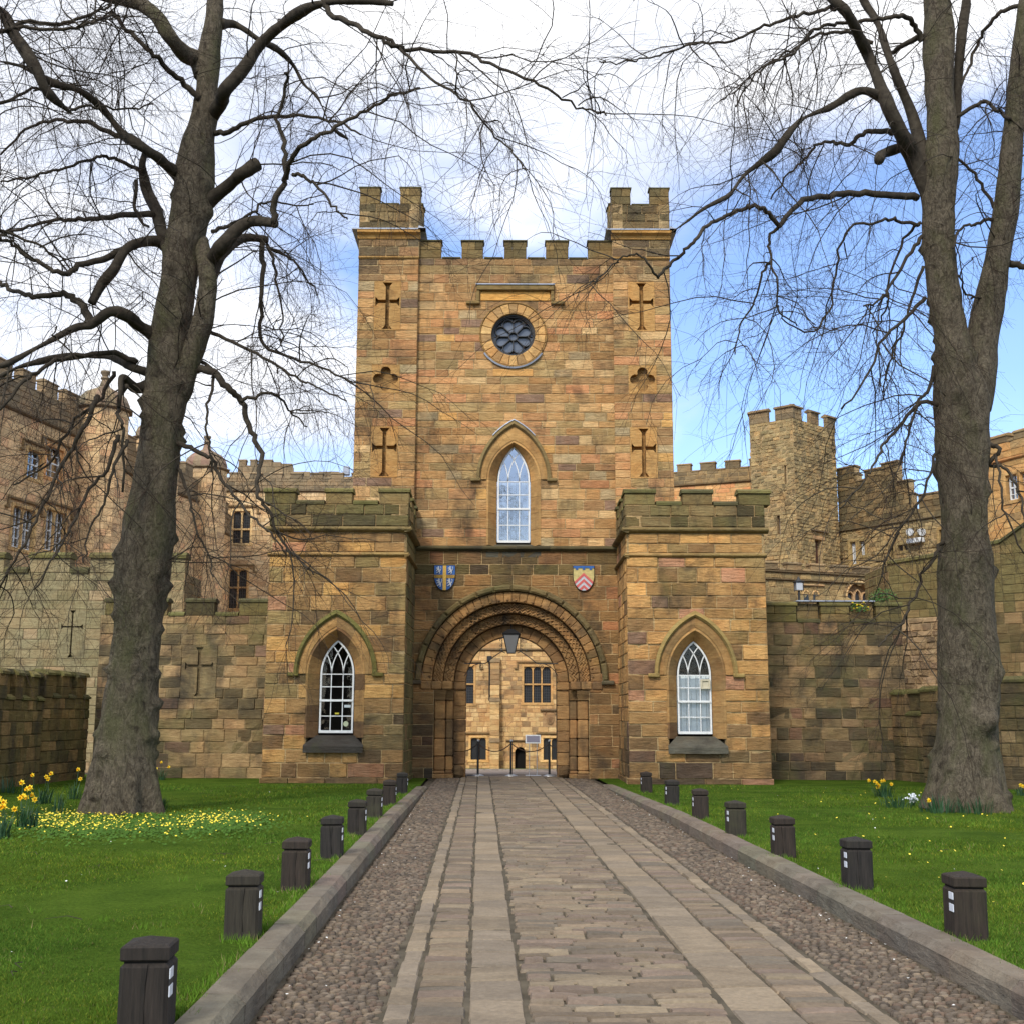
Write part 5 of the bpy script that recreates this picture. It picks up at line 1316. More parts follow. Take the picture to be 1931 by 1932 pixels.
# stepped buttress with downpipe
ba, bb = on(926, 1300)[0], on(943.5, 1300)[0]
for v0, v1, dd in ((1460, 1400, .95), (1398, 1324, .7), (1322, 1250, .45)):
    z0, z1 = (ZC-.3 if v0 == 1460 else on(930, v0)[1]), on(930, v1)[1]
    z = z0
    while z < z1-.05:
        h = min(.32, z1-z); B.item(cbox(FC, ba, bb, z+.004, z+h-.004, -.02, dd, .02, .006), P_court(FC.p(ba, z)), 'buttress_stone'); z += h
    B.item(extr(FC, [(-.02, z1), (dd+.05, z1), (dd+.03, z1+.05), (dd-.25, z1+.25), (-.02, z1+.28)], ba-.03, bb+.03), lin(130, 112, 84), 'buttress_cap')
m = MB(); x = on(924.6, 1300)[0]; m.add(*tube([FC.p(x, on(0, 1322)[1], .12), FC.p(x, on(0, 1250)[1], .12)], .055, 8)); m.add(*cbox(FC, x-.16, x+.14, on(0, 1249)[1], on(0, 1238)[1], .0, .25, .03)); m.build('downpipe', M_iron, B.root, tint=False)
# carved armorial panel
a, z1 = on(1024, 1341); b, z0 = on(1052, 1371); tc = lin(150, 122, 88)
B.item(cbox(FC, a-.15, b+.15, z1, z1+.12, -.01, .18, .03), lin(120, 100, 74), 'label_moulding')
B.item(plate(FC, [(a, z0), (b, z0), (b, z1), (a, z1)], .0, .03), lin(172, 140, 100), 'panel')
v, f = plate(FC, shield_poly((a+b)/2, z1-.22, (b-a)*.52, (z1-z0)*.62), .03, .10); B.item((v, f), tc, 'carved_shield')
v, f = lion(FC, (a+b)/2, (z0+z1)/2-.05, .3); v = [Vector(p)-Vector((0, .04, 0)) for p in v]; B.item((v, f), lin(130, 104, 76), 'carved_lion')
ring(B, FC, (a+b)/2, z1-.25, .28, .36, .02, .1, 6, pal([(1, (150, 122, 88))]), name='carved_ribbon')
B.finish()
# verge of grass at its foot
v = [(x, y, z) for y, z in ((71.6, zroad(71.6)), (75, ZC+.12)) for x in (-14, 14)]; tag(link('verge', v, [(0, 1, 3, 2)], M_turf), kind='structure')
m = MB(); m.box(-14, 14, 71.35, 71.6, zroad(71)-.1, zroad(71)+.08, lin(150, 140, 130)); tag(m.build('courtyard_kerb', M_kerb), kind='structure')
# ---- left range receding behind the trees
B = Bld('castle_range', 'pale stone castle range with domed stair turrets and battlements, behind the left tree', 'building', (-19, 50, 0), M_far)
def turret(B, x, y, r, z0, zt, dome, P_, n=10, finial=True, mat=None):
    sd_ = 2*r*math.tan(math.pi/n)
    for k in range(n):
        a = 2*math.pi*k/n-math.pi/2; nv = Vector((math.cos(a), math.sin(a))); tv = Vector((-nv.y, nv.x))
        if nv.dot(Vector((x, y)).normalized()) > .35: continue
        c = Vector((x, y))+nv*r; Fk = Fr(c-tv*sd_/2, c+tv*sd_/2)
        masonry(B, Fk, 0, sd_, z0, zt, .3, .5, P_, t=.3, proud=.008, rough=.004, gap=.005, mort=lin(170, 142, 102))
        B.item(moulding(Fk, -.03, sd_+.03, zt, .16, .16, 'roll'), lin(122, 104, 78), 'string_course')
        B.item(moulding(Fk, -.03, sd_+.03, z0+(zt-z0)*.42, .14, .12, 'drip'), lin(122, 104, 78), 'string_course')
    m = MB(); prof = [(r*1.04, zt+.14), (r*1.03, zt+.14+dome*.25), (r*.93, zt+.14+dome*.5), (r*.72, zt+.14+dome*.72), (r*.42, zt+.14+dome*.88), (r*.22, zt+.14+dome*1.0), (.16, zt+.14+dome*1.25), (.13, zt+.14+dome*1.32)]
    for k in range(16):
        t0, t1 = 2*math.pi*k/16, 2*math.pi*(k+1)/16; c = tuple(q*random.uniform(.85, 1.1) for q in lin(140, 122, 96))
        for (ra, za), (rb, zb) in zip(prof, prof[1:]): m.add([(x+ra*math.cos(t0), y+ra*math.sin(t0), za), (x+ra*math.cos(t1), y+ra*math.sin(t1), za), (x+rb*math.cos(t1), y+rb*math.sin(t1), zb), (x+rb*math.cos(t0), y+rb*math.sin(t0), zb)], [(0, 1, 2, 3)], c)
    zf = zt+.14+dome*1.3
    if finial: v, f = tube([(x, y, zf), (x, y, zf+.1), (x, y, zf+.2), (x, y, zf+.38), (x, y, zf+.45)], [.12, .2, .12, .22, .2], 8); m.add(v, f, lin(128, 112, 88))
    m.build('dome', mat or M_far, B.root)
def rng_wall(B, F, zt, P_, Pp, rects=(), z0=0, mw=.95, gp=.7, mh=.75, par=1.2, ah=.3, aw=.55, t=.5, mat=None, proud=.008, rough=.005, off=0):
    masonry(B, F, 0, F.len, z0, zt-par, ah, aw, P_, rects=rects, t=t, proud=proud, rough=rough, gap=.005, mort=lin(160, 134, 96))
    mouldstones(B, F, 0, F.len, zt-par, .16, .16, pal([(1, (118, 102, 76))]), 'drip', 2)
    masonry(B, F, 0, F.len, zt-par+.15, zt, ah, aw, Pp, t=t, proud=.03, rough=rough)
    ml = []; x = off
    while x < F.len-.3: ml.append((max(0, x), min(F.len, x+mw))); x += mw+gp
    battlement(B, F, 0, F.len, zt, zt+mh, ml, .4, Pp, cop=.12, ch=.35, cpl=Pp)
ztL = at(0, 718, 46).z
pts = [(-20.8, 42), (-19.1, 51.2), (-18.2, 57.2), (-16.9, 64.6), (-16.55, 69.6)]
F1 = Fr(pts[0], pts[1])
def onr(F, u, v): return F.on(u, v)
rc = []
for u0, u1, v0, v1, n_ in ((22, 66, 960, 1040, 2), (84, 124, 965, 1045, 2), (50, 72, 850, 905, 1), (86, 112, 845, 905, 1)):
    a, zt1 = F1.on(u0, (v0+v1)/2)[0], F1.on((u0+u1)/2, v0)[1]; b, zb1 = F1.on(u1, 1000)[0], F1.on((u0+u1)/2, v1)[1]
    rc.append(lightwin(B, F1, a, b, zb1, zt1, lights=n_, white=True, pl=P_far))
rng_wall(B, F1, ztL, P_far, P_farpar, rects=rc)
F2_ = Fr((-19.0, 52.5), pts[2]); rng_wall(B, F2_, ztL-.6, P_far, P_farpar)
F3_ = Fr(pts[2], pts[3]); rng_wall(B, F3_, ztL-.6, P_far, P_farpar)
F4_ = Fr(pts[3], pts[4]); rng_wall(B, F4_, ztL-1.6, P_far, P_farpar)
for (x, y), r, vd, dm in (((-18.45, 52.3), 1.12, 770, 1.05), ((-17.6, 57.9), 1.05, 826, 1.0), ((-16.95, 64.8), 1.12, 884, 1.1)):
    u = project((x, y, 5))[0]; turret(B, x, y, r, 0, at(u, vd, y-r).z, dm, P_far)
B.finish()
# front-facing range between the turret and the gatehouse
YE = 70; FE = pxwall(408, YE, 690, YE); B = Bld('castle_range', 'sunlit stone range with two tall mullioned windows, between the left tree and the gatehouse', 'building', (-12, YE, 0), M_far)
rc = []
for u0, u1, v0, v1, tv in ((440, 473, 965, 1027, 1000), (433, 466, 1076, 1150, 1110)):
    a, z1 = FE.on(u0, v0); b, z0 = FE.on(u1, v1); rc.append(lightwin(B, FE, a, b, z0, z1, lights=2, transom=FE.on(440, tv)[1], pl=P_lit))
ze = FE.on(500, 905)[1]
rng_wall(B, FE, ze, P_lit, P_farpar, rects=rc, mw=.72, gp=.5, mh=.42, par=.8, ah=.26, aw=.5, off=.4)
B.finish()
YK = 86; FK = pxwall(448, YK, 690, YK); B = Bld('keep_tower', 'distant battlemented keep rising above the range left of the gatehouse', 'tower', (-18, YK, 0), M_far)
sx = lambda u: FK.on(u, 890)[0]; zk, zkm = FK.on(500, 893)[1], FK.on(500, 868)[1]
masonry(B, FK, 0, FK.len, 6, FK.on(500, 900)[1], .3, .55, P_farpar, t=.6, proud=.01)
masonry(B, FK, sx(449), sx(552), FK.on(500, 900)[1], FK.on(500, 882)[1], .3, .55, P_farpar, t=.6)
zk = FK.on(500, 882)[1]
battlement(B, FK, sx(449), sx(552), zk, zkm, [(sx(450), sx(464)), (sx(472), sx(484)), (sx(490), sx(513))], .5, P_farpar, cop=.12, cpl=P_farpar, ch=.4)
merlon(B, FK, sx(514), sx(530), zk, FK.on(0, 873)[1], .5, P_farpar, M_far, .4); merlon(B, FK, sx(531), sx(551), zk-.2, FK.on(0, 876)[1], .5, P_farpar, M_far, .4)
zz = FK.on(500, 900)[1]
merlon(B, FK, sx(553), sx(585), zz, FK.on(0, 891)[1], .5, P_farpar, M_far, .4)
for a, b, v in ((612, 655, 891), (676, 690, 893)): merlon(B, FK, sx(a-10), sx(b-15), zz, FK.on(0, v)[1], .5, P_farpar, M_far, .4)
m = MB(); m.add(*cbox(FK, sx(628+20), sx(640+20), zz+.1, zz+.75, -.3, .2, .05)); m.build('floodlight', M_lead, B.root, tint=False)
B.finish()
# ---- right of the gatehouse
YF = 66; FF = pxwall(1240, YF+1.2, 1432, YF-1.0); B = Bld('castle_range', 'battlemented orange stone wall between the gatehouse and the octagonal tower', 'building', (12, YF, 0), M_red)
sx = lambda u: FF.on(u, 880)[0]; zf = FF.on(1330, 887)[1]; zfm = FF.on(1330, 870)[1]
masonry(B, FF, 0, FF.len, 3, FF.on(1330, 914)[1], .24, .6, P_red, t=.5, proud=.01, rough=.006)
mouldstones(B, FF, 0, FF.len, FF.on(1330, 914)[1], .14, .14, pal([(1, (112, 96, 70))]), 'drip', 1.5)
masonry(B, FF, 0, FF.len, FF.on(1330, 914)[1]+.13, zf, .27, .5, P_farpar, t=.5, mort=MORT)
battlement(B, FF, 0, FF.len, zf, zfm, [(sx(a), sx(b)) for a, b in ((1245, 1257), (1275.5, 1301), (1319, 1347), (1366, 1393.5), (1412, 1430))], .4, P_farpar, cop=.1, ch=.3, cpl=P_farpar)
B.finish()
# octagonal tower
cA, cB, cC = at(1419.5, 1000, 61.6), at(1501.5, 1000, 60), at(1581, 1000, 62.6)
B = Bld('octagonal_tower', 'tall rubble stone octagonal tower with battlements and a brown door, right of the gatehouse', 'tower', (cB.x, 61, 0), M_rub)
za = at(1501.5, 787, 60).z; zm = at(1501.5, 760, 60).z
FgL = Fr((cA.x, cA.y), (cB.x, cB.y)); FgR = Fr((cB.x, cB.y), (cC.x, cC.y)); cD = (cC.x+.35, cC.y+2.4); cZ = (cA.x+.9, cA.y+3)
FgR2 = Fr((cC.x, cC.y), cD); FgL2 = Fr(cZ, (cA.x, cA.y))
da, dz1 = FgR.on(1536, 1016); db, dz0 = FgR.on(1550, 1058)
sl = []
for u, v0, v1 in ((1480, 876, 911), (1466.5, 971, 1007)):
    s_, z1 = FgL.on(u, v0); z0 = FgL.on(u, v1)[1]; sl.append((s_-.09, s_+.09, z0, z1))
masonry(B, FgL, 0, FgL.len, 0, za, .2, .34, P_rub, rects=sl, t=.5, proud=.02, rough=.022, gap=.009)
masonry(B, FgR, 0, FgR.len, 0, za, .19, .32, P_rub, rects=[(da, db, dz0-1, dz1)], t=.5, proud=.02, rough=.024, gap=.009)
for F_ in (FgR2, FgL2): masonry(B, F_, 0, F_.len, 0, za, .22, .4, P_rub, t=.5, proud=.02, rough=.02)
for s_ in sl: m = MB(); m.add(*fbox(FgL, s_[0], s_[1], s_[2], s_[3], -.45, -.3)); m.build('arrow_slit', plain('slit_shutter', (.14, .13, .16), .8) if 'slit_shutter' not in bpy.data.materials else bpy.data.materials['slit_shutter'], B.root, tint=False)
m = MB(); m.add(*fbox(FgR, da, db, dz0-1, dz1, -.4, -.25)); m.build('door', plain('brown_boards', (.10, .045, .028), .7, .3), B.root, tint=False)
B.item(cbox(FgR, da-.25, db+.25, dz1+.02, dz1+.2, -.1, .05, .02), lin(196, 162, 118), 'lintel'); B.item(cbox(FgR, da-.4, db+.55, dz1+.42, dz1+.5, -.1, .12, .02), lin(110, 94, 70), 'label_moulding')
for F_, ms in ((FgL, [(-.02, .43), (.6, 1.02)]), (FgR, [(0, .22), (.42, .62), (.82, 1.02)]), (FgR2, [(0, .2), (.4, .7)]), (FgL2, [(.3, .6), (.8, 1)])):
    battlement(B, F_, 0, F_.len, za, zm, [(a*F_.len, b*F_.len) for a, b in ms], .22, P_farpar, M_rub, cop=.16, ch=.35, cpl=P_farpar, over=.12, crenel_cop=False)
B.finish()
# keep wall with ruined stepped outline
cH0, cH1 = at(1578, 1000, 64), at(1850, 1000, 57); FH = Fr((cH0.x, cH0.y), (cH1.x, cH1.y))
B = Bld('keep_wall', 'weathered keep wall with a broken stepped skyline and small arched windows', 'building', (cH0.x+3, 61, 0), M_rub)
sx = lambda u: FH.on(u, 950)[0]; zu = lambda u, v: FH.on(u, v)[1]; rc = []
for u0, u1, v0, v1 in ((1597.5, 1610.5, 1020, 1064), (1615, 1627.5, 1018, 1047), (1766, 1776, 996, 1026)):
    rc.append(lightwin(B, FH, sx(u0), sx(u1), zu((u0+u1)/2, v1), zu((u0+u1)/2, v0), lights=1, white=True, label_m=False, pl=P_rub))
for u0, u1, v0, v1 in ((1673, 1681, 1030, 1052), (1687, 1708, 1025, 1038)):
    rc.append(lightwin(B, FH, sx(u0), sx(u1), zu((u0+u1)/2, v1), zu((u0+u1)/2, v0), lights=1 if u0 < 1680 else 2, arched=False, label_m=False, pl=P_rub, lead=False))
zb = zu(1700, 962)
masonry(B, FH, 0, FH.len, 0, zb-.6, .2, .36, P_rub, rects=rc, t=.5, proud=.02, rough=.022, gap=.009)
masonry(B, FH, 0, FH.len, zb-.6, zb, .3, .5, P_dkpar, t=.5, proud=.04, rough=.015)
for u0, u1, v in ((1580, 1613, 881), (1613, 1617, 893), (1617, 1632, 905), (1632, 1664, 884), (1664, 1694, 871), (1694, 1715, 906), (1715, 1719, 930), (1732, 1796, 928), (1796, 1815, 945), (1815, 1850, 925)):
    a, b = sx(u0), sx(u1); z = zu((u0+u1)/2, v)
    if z > zb+.05: masonry(B, FH, a, b, zb, z, .3, .45, P_dkpar, t=.45, proud=.04, rough=.014); coping(B, FH, a-.03, b+.03, z, .12, .45, .1, P_farpar)
mouldstones(B, FH, 0, FH.len, zb-.62, .12, .14, pal([(1, (104, 92, 68))]), 'drip', 2)
v = FH.p(sx(1726), zu(1726, 1005), .3); m = MB()
for dx in (-.28, .28): m.add(*tube([Vector(v)+Vector((dx, 0, .1)), Vector(v)+Vector((dx*1.1, -.35, 0))], [.12, .2], 8))
m.add(*cbox(FH, sx(1726)-.45, sx(1726)+.45, v[2]-.5, v[2]-.25, .0, .35, .03)); m.build('floodlight', M_white, B.root, tint=False)
B.finish()
# lower arcaded range
YI = 50; FI = pxwall(1440, YI-1.0, 1712, YI+1.5); B = Bld('arcaded_range', 'low stone range with small battlements and round arched windows, above the right boundary wall', 'building', (15, YI, 0), M_rub)
sx = lambda u: FI.on(u, 1090)[0]; zi = FI.on(1560, 1078)[1]
rc = []
masonry(B, FI, 0, FI.len, 0, zi-.45, .26, .42, P_rub, t=.4, proud=.015, rough=.012, holes=[archfn(sx(1618), .62, FI.on(1600, 1124)[1], .6, FI.on(1600, 1134)[1])])
mouldstones(B, FI, 0, FI.len, zi-.45, .1, .12, pal([(1, (108, 94, 68))]), 'drip', 1.6); mouldstones(B, FI, 0, FI.len, zi-.12, .1, .1, pal([(1, (108, 94, 68))]), 'drip', 1.6)
masonry(B, FI, 0, FI.len, zi-.35, zi-.12, .23, .5, P_rub, t=.4); masonry(B, FI, 0, FI.len, zi-.02, zi, .1, .5, P_rub, t=.4)
x = .1; ml = []
while x < FI.len-.3: ml.append((x, x+.7)); x += 1.15
battlement(B, FI, 0, FI.len, zi, zi+.36, ml, .35, P_farpar, M_rub, cop=.1, ch=.3, cpl=P_farpar)
zc_ = FI.on(1600, 1124)[1]
ring(B, FI, sx(1618), zc_, .60, .72, -.1, .05, 13, P_lit, 0, math.pi, mat=M_court); ring(B, FI, sx(1618), zc_, .74, .80, -.02, .1, 13, P_farpar, 0, math.pi, name='label_moulding')
for dx in (-.38, 0, .38):
    B.item(plate(FI, archpath(sx(1618)+dx, .15, zc_+.02, .2 if dx else .3, 6, zc_-.3), -.3, -.2), (.02, .02, .022), 'pane', M_leaded)
    m = MB(); v, f = strip(FI, archpath(sx(1618)+dx, .17, zc_+.02, .22 if dx else .32, 6, zc_-.3), .05, -.3, -.08); m.add(v, f, lin(190, 156, 112)); m.build('tracery', M_court, B.root)
v, f = plate(FI, [(sx(1618)+.6*math.cos(t), zc_+.6*math.sin(t)) for t in np.linspace(0, math.pi, 12)]+[(sx(1618)-.6, zc_-.3), (sx(1618)+.6, zc_-.3)], -.4, -.31); B.item((v, f), lin(150, 122, 86), 'tympanum')
for u in (1518, 1536): ring(B, FI, sx(u), zc_+.02, .12, .19, -.05, .05, 5, P_lit, mat=M_court); B.item(plate(FI, archpath(sx(u), .12, zc_+.02, .12, 5, zc_-.3), .0, .012), (.02, .02, .022), 'pane', M_leaded)
B.item(cbox(FI, sx(1498), sx(1552), zc_+.38, zc_+.46, -.01, .1, .02), lin(190, 158, 114), 'label_moulding')
B.finish()
# wall lantern in front of it
c = Vector(FI.p(sx(1479), FI.on(1600, 1128)[1], 1.0)); lr = empty('wall_lantern', c, 'small black lantern on a post above the right boundary wall', 'lantern')
m = MB(); m.add(*cbox(Fr((c.x, c.y)), -.14, .14, c.z+.14, c.z+.46, -.14, .14, .01)); m.build('lamp_glass', plain('frosted_lamp_glass', (.45, .47, .5), .3, .5), lr, tint=False)
m = MB(); Fz = Fr((c.x, c.y))
for sx_ in (-.15, .15):
    for sy in (-.15, .15): m.add(*tube([(c.x+sx_, c.y+sy, c.z+.1), (c.x+sx_, c.y+sy, c.z+.5)], .02, 4))
m.add(*cbox(Fz, -.2, .2, c.z+.46, c.z+.52, -.2, .2, .02)); m.add(*tube([(c.x, c.y, c.z+.5), (c.x, c.y, c.z+.62), (c.x, c.y, c.z+.72)], [.14, .06, .01], 6)); m.add(*tube([(c.x, c.y, 0), (c.x, c.y, c.z+.12)], .05, 6)); m.build('frame', M_iron, lr, tint=False)
# far right orange building
YJ = 50; FJ = pxwall(1848, YJ+.5, 2030, YJ-4); B = Bld('castle_range', 'tan stone building with white arched sash windows at the far right edge', 'building', (21, YJ, 0), M_red)
sx = lambda u: FJ.on(u, 900)[0]; rc = []
for u0, u1 in ((1894, 1919), (1921.5, 1946)):
    rc.append(lightwin(B, FJ, sx(u0), sx(u1), FJ.on(1920, 939)[1], FJ.on(1920, 888)[1], lights=1, white=True, label_m=False, pl=P_tan))
zj = FJ.on(1905, 829)[1]
masonry(B, FJ, 0, FJ.len, 0, zj-.8, .28, .6, P_tan, rects=rc, t=.5, proud=.01); mouldstones(B, FJ, 0, FJ.len, zj-.8, .14, .1, pal([(1, (170, 128, 84))]), 'drip', 2)
masonry(B, FJ, 0, FJ.len, zj-.66, zj, .28, .6, P_tan, t=.5, proud=.02)
battlement(B, FJ, 0, FJ.len, zj, FJ.on(1920, 806)[1], [(0, sx(1903)), (sx(1916), sx(1945)), (sx(1962), sx(1992))], .4, P_farpar, M_red, cop=.14, cpl=P_farpar)
B.finish()
# ================================================================== ARCHWAY LANTERN, BARRIERS, SIGN
yl = YA+.62; t0 = at(950, 1197, yl); t1 = at(979.5, 1197, yl); b0 = at(957.5, 1232, yl); b1 = at(971.5, 1232, yl)
cx = (t0.x+t1.x)/2; zt, zb = t0.z, b0.z; ht, hb = (t1.x-t0.x)/2, (b1.x-b0.x)/2
lr = empty('hanging_lantern', (cx, yl, zb), 'black iron lantern with frosted glass hung on scrolled arms under the arch', 'lantern')
m = MB()
for sx_ in (-1, 1):
    for sy in (-1, 1): m.add(*tube([(cx+sx_*hb, yl+sy*hb, zb), (cx+sx_*ht, yl+sy*ht, zt)], .013, 5))
for z, h in ((zb, hb), (zt, ht)):
    for k in range(4):
        q = [(-1, -1), (1, -1), (1, 1), (-1, 1)]; a, b = q[k], q[(k+1) % 4]; m.add(*tube([(cx+a[0]*h, yl+a[1]*h, z), (cx+b[0]*h, yl+b[1]*h, z)], .016, 5))
v = [(cx+x*ht*1.15, yl+y*ht*1.15, zt+.01) for x, y in ((-1, -1), (1, -1), (1, 1), (-1, 1))]+[(cx+x*.09, yl+y*.09, zt+.15) for x, y in ((-1, -1), (1, -1), (1, 1), (-1, 1))]
m.add(v, [(0, 1, 5, 4), (1, 2, 6, 5), (2, 3, 7, 6), (3, 0, 4, 7), (4, 5, 6, 7), (3, 2, 1, 0)]); m.add(*tube([(cx, yl, zt+.14), (cx, yl, zt+.5)], .015, 5))
m.build('frame', M_iron, lr, tint=False)
M_frost = plain('smoky_lamp_glass', (.17, .17, .17), .35, .5)
for k in range(4):
    q = [(-1, -1), (1, -1), (1, 1), (-1, 1)]; a, b = q[k], q[(k+1) % 4]
    link('pane', [(cx+a[0]*hb*.96, yl+a[1]*hb*.96, zb), (cx+b[0]*hb*.96, yl+b[1]*hb*.96, zb), (cx+b[0]*ht*.96, yl+b[1]*ht*.96, zt), (cx+a[0]*ht*.96, yl+a[1]*ht*.96, zt)], [(0, 1, 2, 3)], M_frost, lr)
def scroll(c, r, turns, a0, sgn, n=22):
    return [(c[0]+sgn*r*(1-i/n*.85)*math.cos(a0+turns*2*math.pi*i/n), yl, c[1]+r*(1-i/n*.85)*math.sin(a0+turns*2*math.pi*i/n)) for i in range(n+1)]
for sg in (-1, 1):
    P3 = lambda u, v: tuple(at(965+sg*(u-965), v, yl))
    m = MB()
    m.add(*tube([P3(982, 1203), P3(982, 1229)], .012, 5)); m.add(*tube([P3(982, 1229), P3(976, 1232)], .012, 5))
    m.add(*tube([P3(981, 1228), P3(990, 1234), P3(1000, 1241), P3(1012, 1251), P3(1014, 1252), P3(1053, 1252)], .015, 5))
    m.add(*tube([P3(1026, 1252), P3(1036, 1256), P3(1046, 1265), P3(1053, 1276)], .012, 5))
    m.add(*tube([P3(982, 1203), P3(950+30, 1201)], .012, 5))
    for u, v, r in ((985, 1207, .055), (985, 1218, .04), (985, 1226, .05), (1022, 1257, .08)):
        p = P3(u, v); m.add(*tube(scroll((p[0], p[2]), r, 1.3, math.pi/2, sg), .008, 4))
    m.build('bracket_arm', M_iron, lr, tint=False)
M_steel = plain('brushed_steel', (.45, .45, .46), .4, .5, .6)
posts = [ground(902.6, 1465), ground(965.2, 1464), ground(1037.7, 1465)]
proto = empty('barrier_post', (0, 0, 0), 'x', 'post', 'rope barrier posts in the archway'); m = MB(); m.add(*tube([(0, 0, .02), (0, 0, 1.02)], .033, 10)); m.build('post', M_iron, proto, tint=False, origin=(0, 0, 0))
m = MB(); m.add(*tube([(0, 0, 0), (0, 0, .02), (0, 0, .06)], [.19, .18, .05], 18)); m.build('base', M_steel, proto, tint=False, origin=(0, 0, 0))
m = MB(); m.add(*tube([(0, 0, 1.02), (0, 0, 1.05), (0, 0, 1.08)], [.045, .045, .02], 10)); m.build('cap', M_steel, proto, tint=False, origin=(0, 0, 0))
for i, (p, lb) in enumerate(zip(posts, ('black rope barrier post with steel foot, leftmost in the archway', 'black rope barrier post with steel foot, in the middle of the archway', 'black rope barrier post with steel foot, rightmost, beside the notice'))):
    o = proto if i == 0 else copy_tree(proto); o.location = (p.x, 36.4, .0); o['label'] = lb
M_rope = plain('brown_rope', (.05, .032, .024), .9)
px = [-1.95]+[p.x for p in posts]+[1.42]
for (a, b), lb in zip(zip(px, px[1:]), ('brown barrier rope from the left jamb to the first post', 'brown barrier rope sagging between the left and middle posts', 'brown barrier rope hanging in front of the notice stand', 'brown barrier rope from the last post to the right jamb')):
    n = 12; m = MB(); dip = .24 if abs(b-a) > .7 else .12
    v, f = tube([(a+(b-a)*i/n, 36.4, .96-dip*4*(i/n)*(1-i/n)) for i in range(n+1)], .016, 6); m.add(v, f); tag(m.build('rope', M_rope, None, tint=False), lb, 'rope', 'barrier ropes')
sgn = empty('notice_stand', (posts[1].x+.6, 36.7, 0), 'small grey notice board on two thin steel legs behind the rope', 'sign')
a = at(991.8, 1386, 36.7); b = at(1020.7, 1402.3, 36.7); Fs = Fr((0, 36.7))
m = MB(); m.add(*cbox(Fs, a.x, b.x, b.z, a.z, -.02, .0, .004)); m.build('frame', M_white, sgn, tint=False)
m = MB(); m.add(*cbox(Fs, a.x+.035, b.x-.035, b.z+.035, a.z-.035, .0, .006, .002)); m.build('notice_panel', plain('mauve_grey_notice', (.22, .21, .27), .5, .4, nz=(40, .75, 1.2, (1, 1, 4))), sgn, tint=False)
for u in (999.4, 1013.6):
    x = at(u, 1400, 36.7).x; m = MB(); m.add(*tube([(x, 36.71, .02), (x, 36.71, b.z)], .012, 6)); m.add(*cbox(Fs, x-.12, x+.12, 0, .02, -.14, .12, .004)); m.build('leg', M_steel, sgn, tint=False)
# ================================================================== TREES
m = MT('lime_bark', .92, .2)
t1 = m.noise(8, 8, .74, (1.5, 1.5, .62), dist=1.4); t2 = m.noise(2.0, 6, .6, (1, 1, .5)); t3 = m.noise(26, 6, .75, (1.2, 1.2, .8)); kn = m.noise(3.1, 4, .6, (1, 1, 1.3), dist=.6)
c = m.mix(m.ramp(t1, .34, .64), (.045, .034, .023), (.21, .172, .118))
c = m.mix(m.ramp(t2, .47, .68, (0, 0, 0, 1), (.7, .7, .7, 1)), c, (.10, .10, .042))
c = m.mix(1, c, m.ramp(t3, .3, .7, (.72, .72, .72, 1), (1.3, 1.3, 1.3, 1)), 'MULTIPLY')
c = m.mix(m.ramp(kn, .60, .70, (0, 0, 0, 1), (.75, .75, .75, 1)), c, (.026, .018, .012))
c = m.mix(m.ramp(m.noise(14, 5, .7), .62, .72, (0, 0, 0, 1), (.5, .5, .5, 1)), c, (.21, .19, .15))
m.col(c); m.bump(m.math('ADD', m.math('MULTIPLY', t1, 1.5), m.math('ADD', t3, m.math('MULTIPLY', kn, -1.5))), 1.0, .05); M_bark = m.m
m = MT('branch_bark', .9, .2); t1 = m.noise(9, 5, .65); m.col(m.mix(m.ramp(t1, .3, .7), (.026, .020, .014), (.066, .054, .038))); m.bump(t1, .5, .02); M_branch = m.m
M_twig = plain('twig_bark', (.042, .026, .018), .8, .2)
def catmull(P, R_, per):
    P = [Vector(p) for p in P]; out = []; rr = []
    for i in range(len(P)-1):
        p0, p1, p2, p3 = P[max(i-1, 0)], P[i], P[i+1], P[min(i+2, len(P)-1)]
        for k in range(per):
            t = k/per; out.append(.5*((2*p1)+(p2-p0)*t+(2*p0-5*p1+4*p2-p3)*t*t+(3*p1-p0-3*p2+p3)*t**3)); rr.append(R_[i]*(1-t)+R_[i+1]*t)
    out.append(P[-1]); rr.append(R_[-1]); return out, rr
def trunk_mesh(pts, rad, sides, per, burls=(), flare=0, seed=0, amp=.05):
    P, Rr = catmull(pts, rad, per); v, f = tube(P, Rr, sides, True); out = []
    z0 = P[0].z
    for i, p in enumerate(P):
        for k in range(sides):
            q = Vector(v[i*sides+k]); d = (q-p); L_ = d.length; dn = d.normalized()
            n = mnoise.fractal(Vector((q.x*1.3+seed, q.y*1.3, q.z*.5)), 1, 2, 4)*amp*2+mnoise.noise(Vector((q.x*5+seed, q.y*5, q.z*2.2)))*amp*.5
            ang = math.atan2(d.y, d.x); hh = q.z-z0
            if flare and hh < 1.6: n += flare*((1-hh/1.6)**2)*(.5+.75*max(0, math.sin(ang*5+seed))**1.5+.35*math.sin(ang*9+1.7*seed))
            for bc, br, ba in burls:
                dd = (q-bc).length
                if dd < br*2.2: n += ba*1.5*math.exp(-(dd/br)**2*2.0)*(1+.5*mnoise.noise(Vector((q.x*14, q.y*14, q.z*14))))
            out.append(q+dn*n)
    return out, f
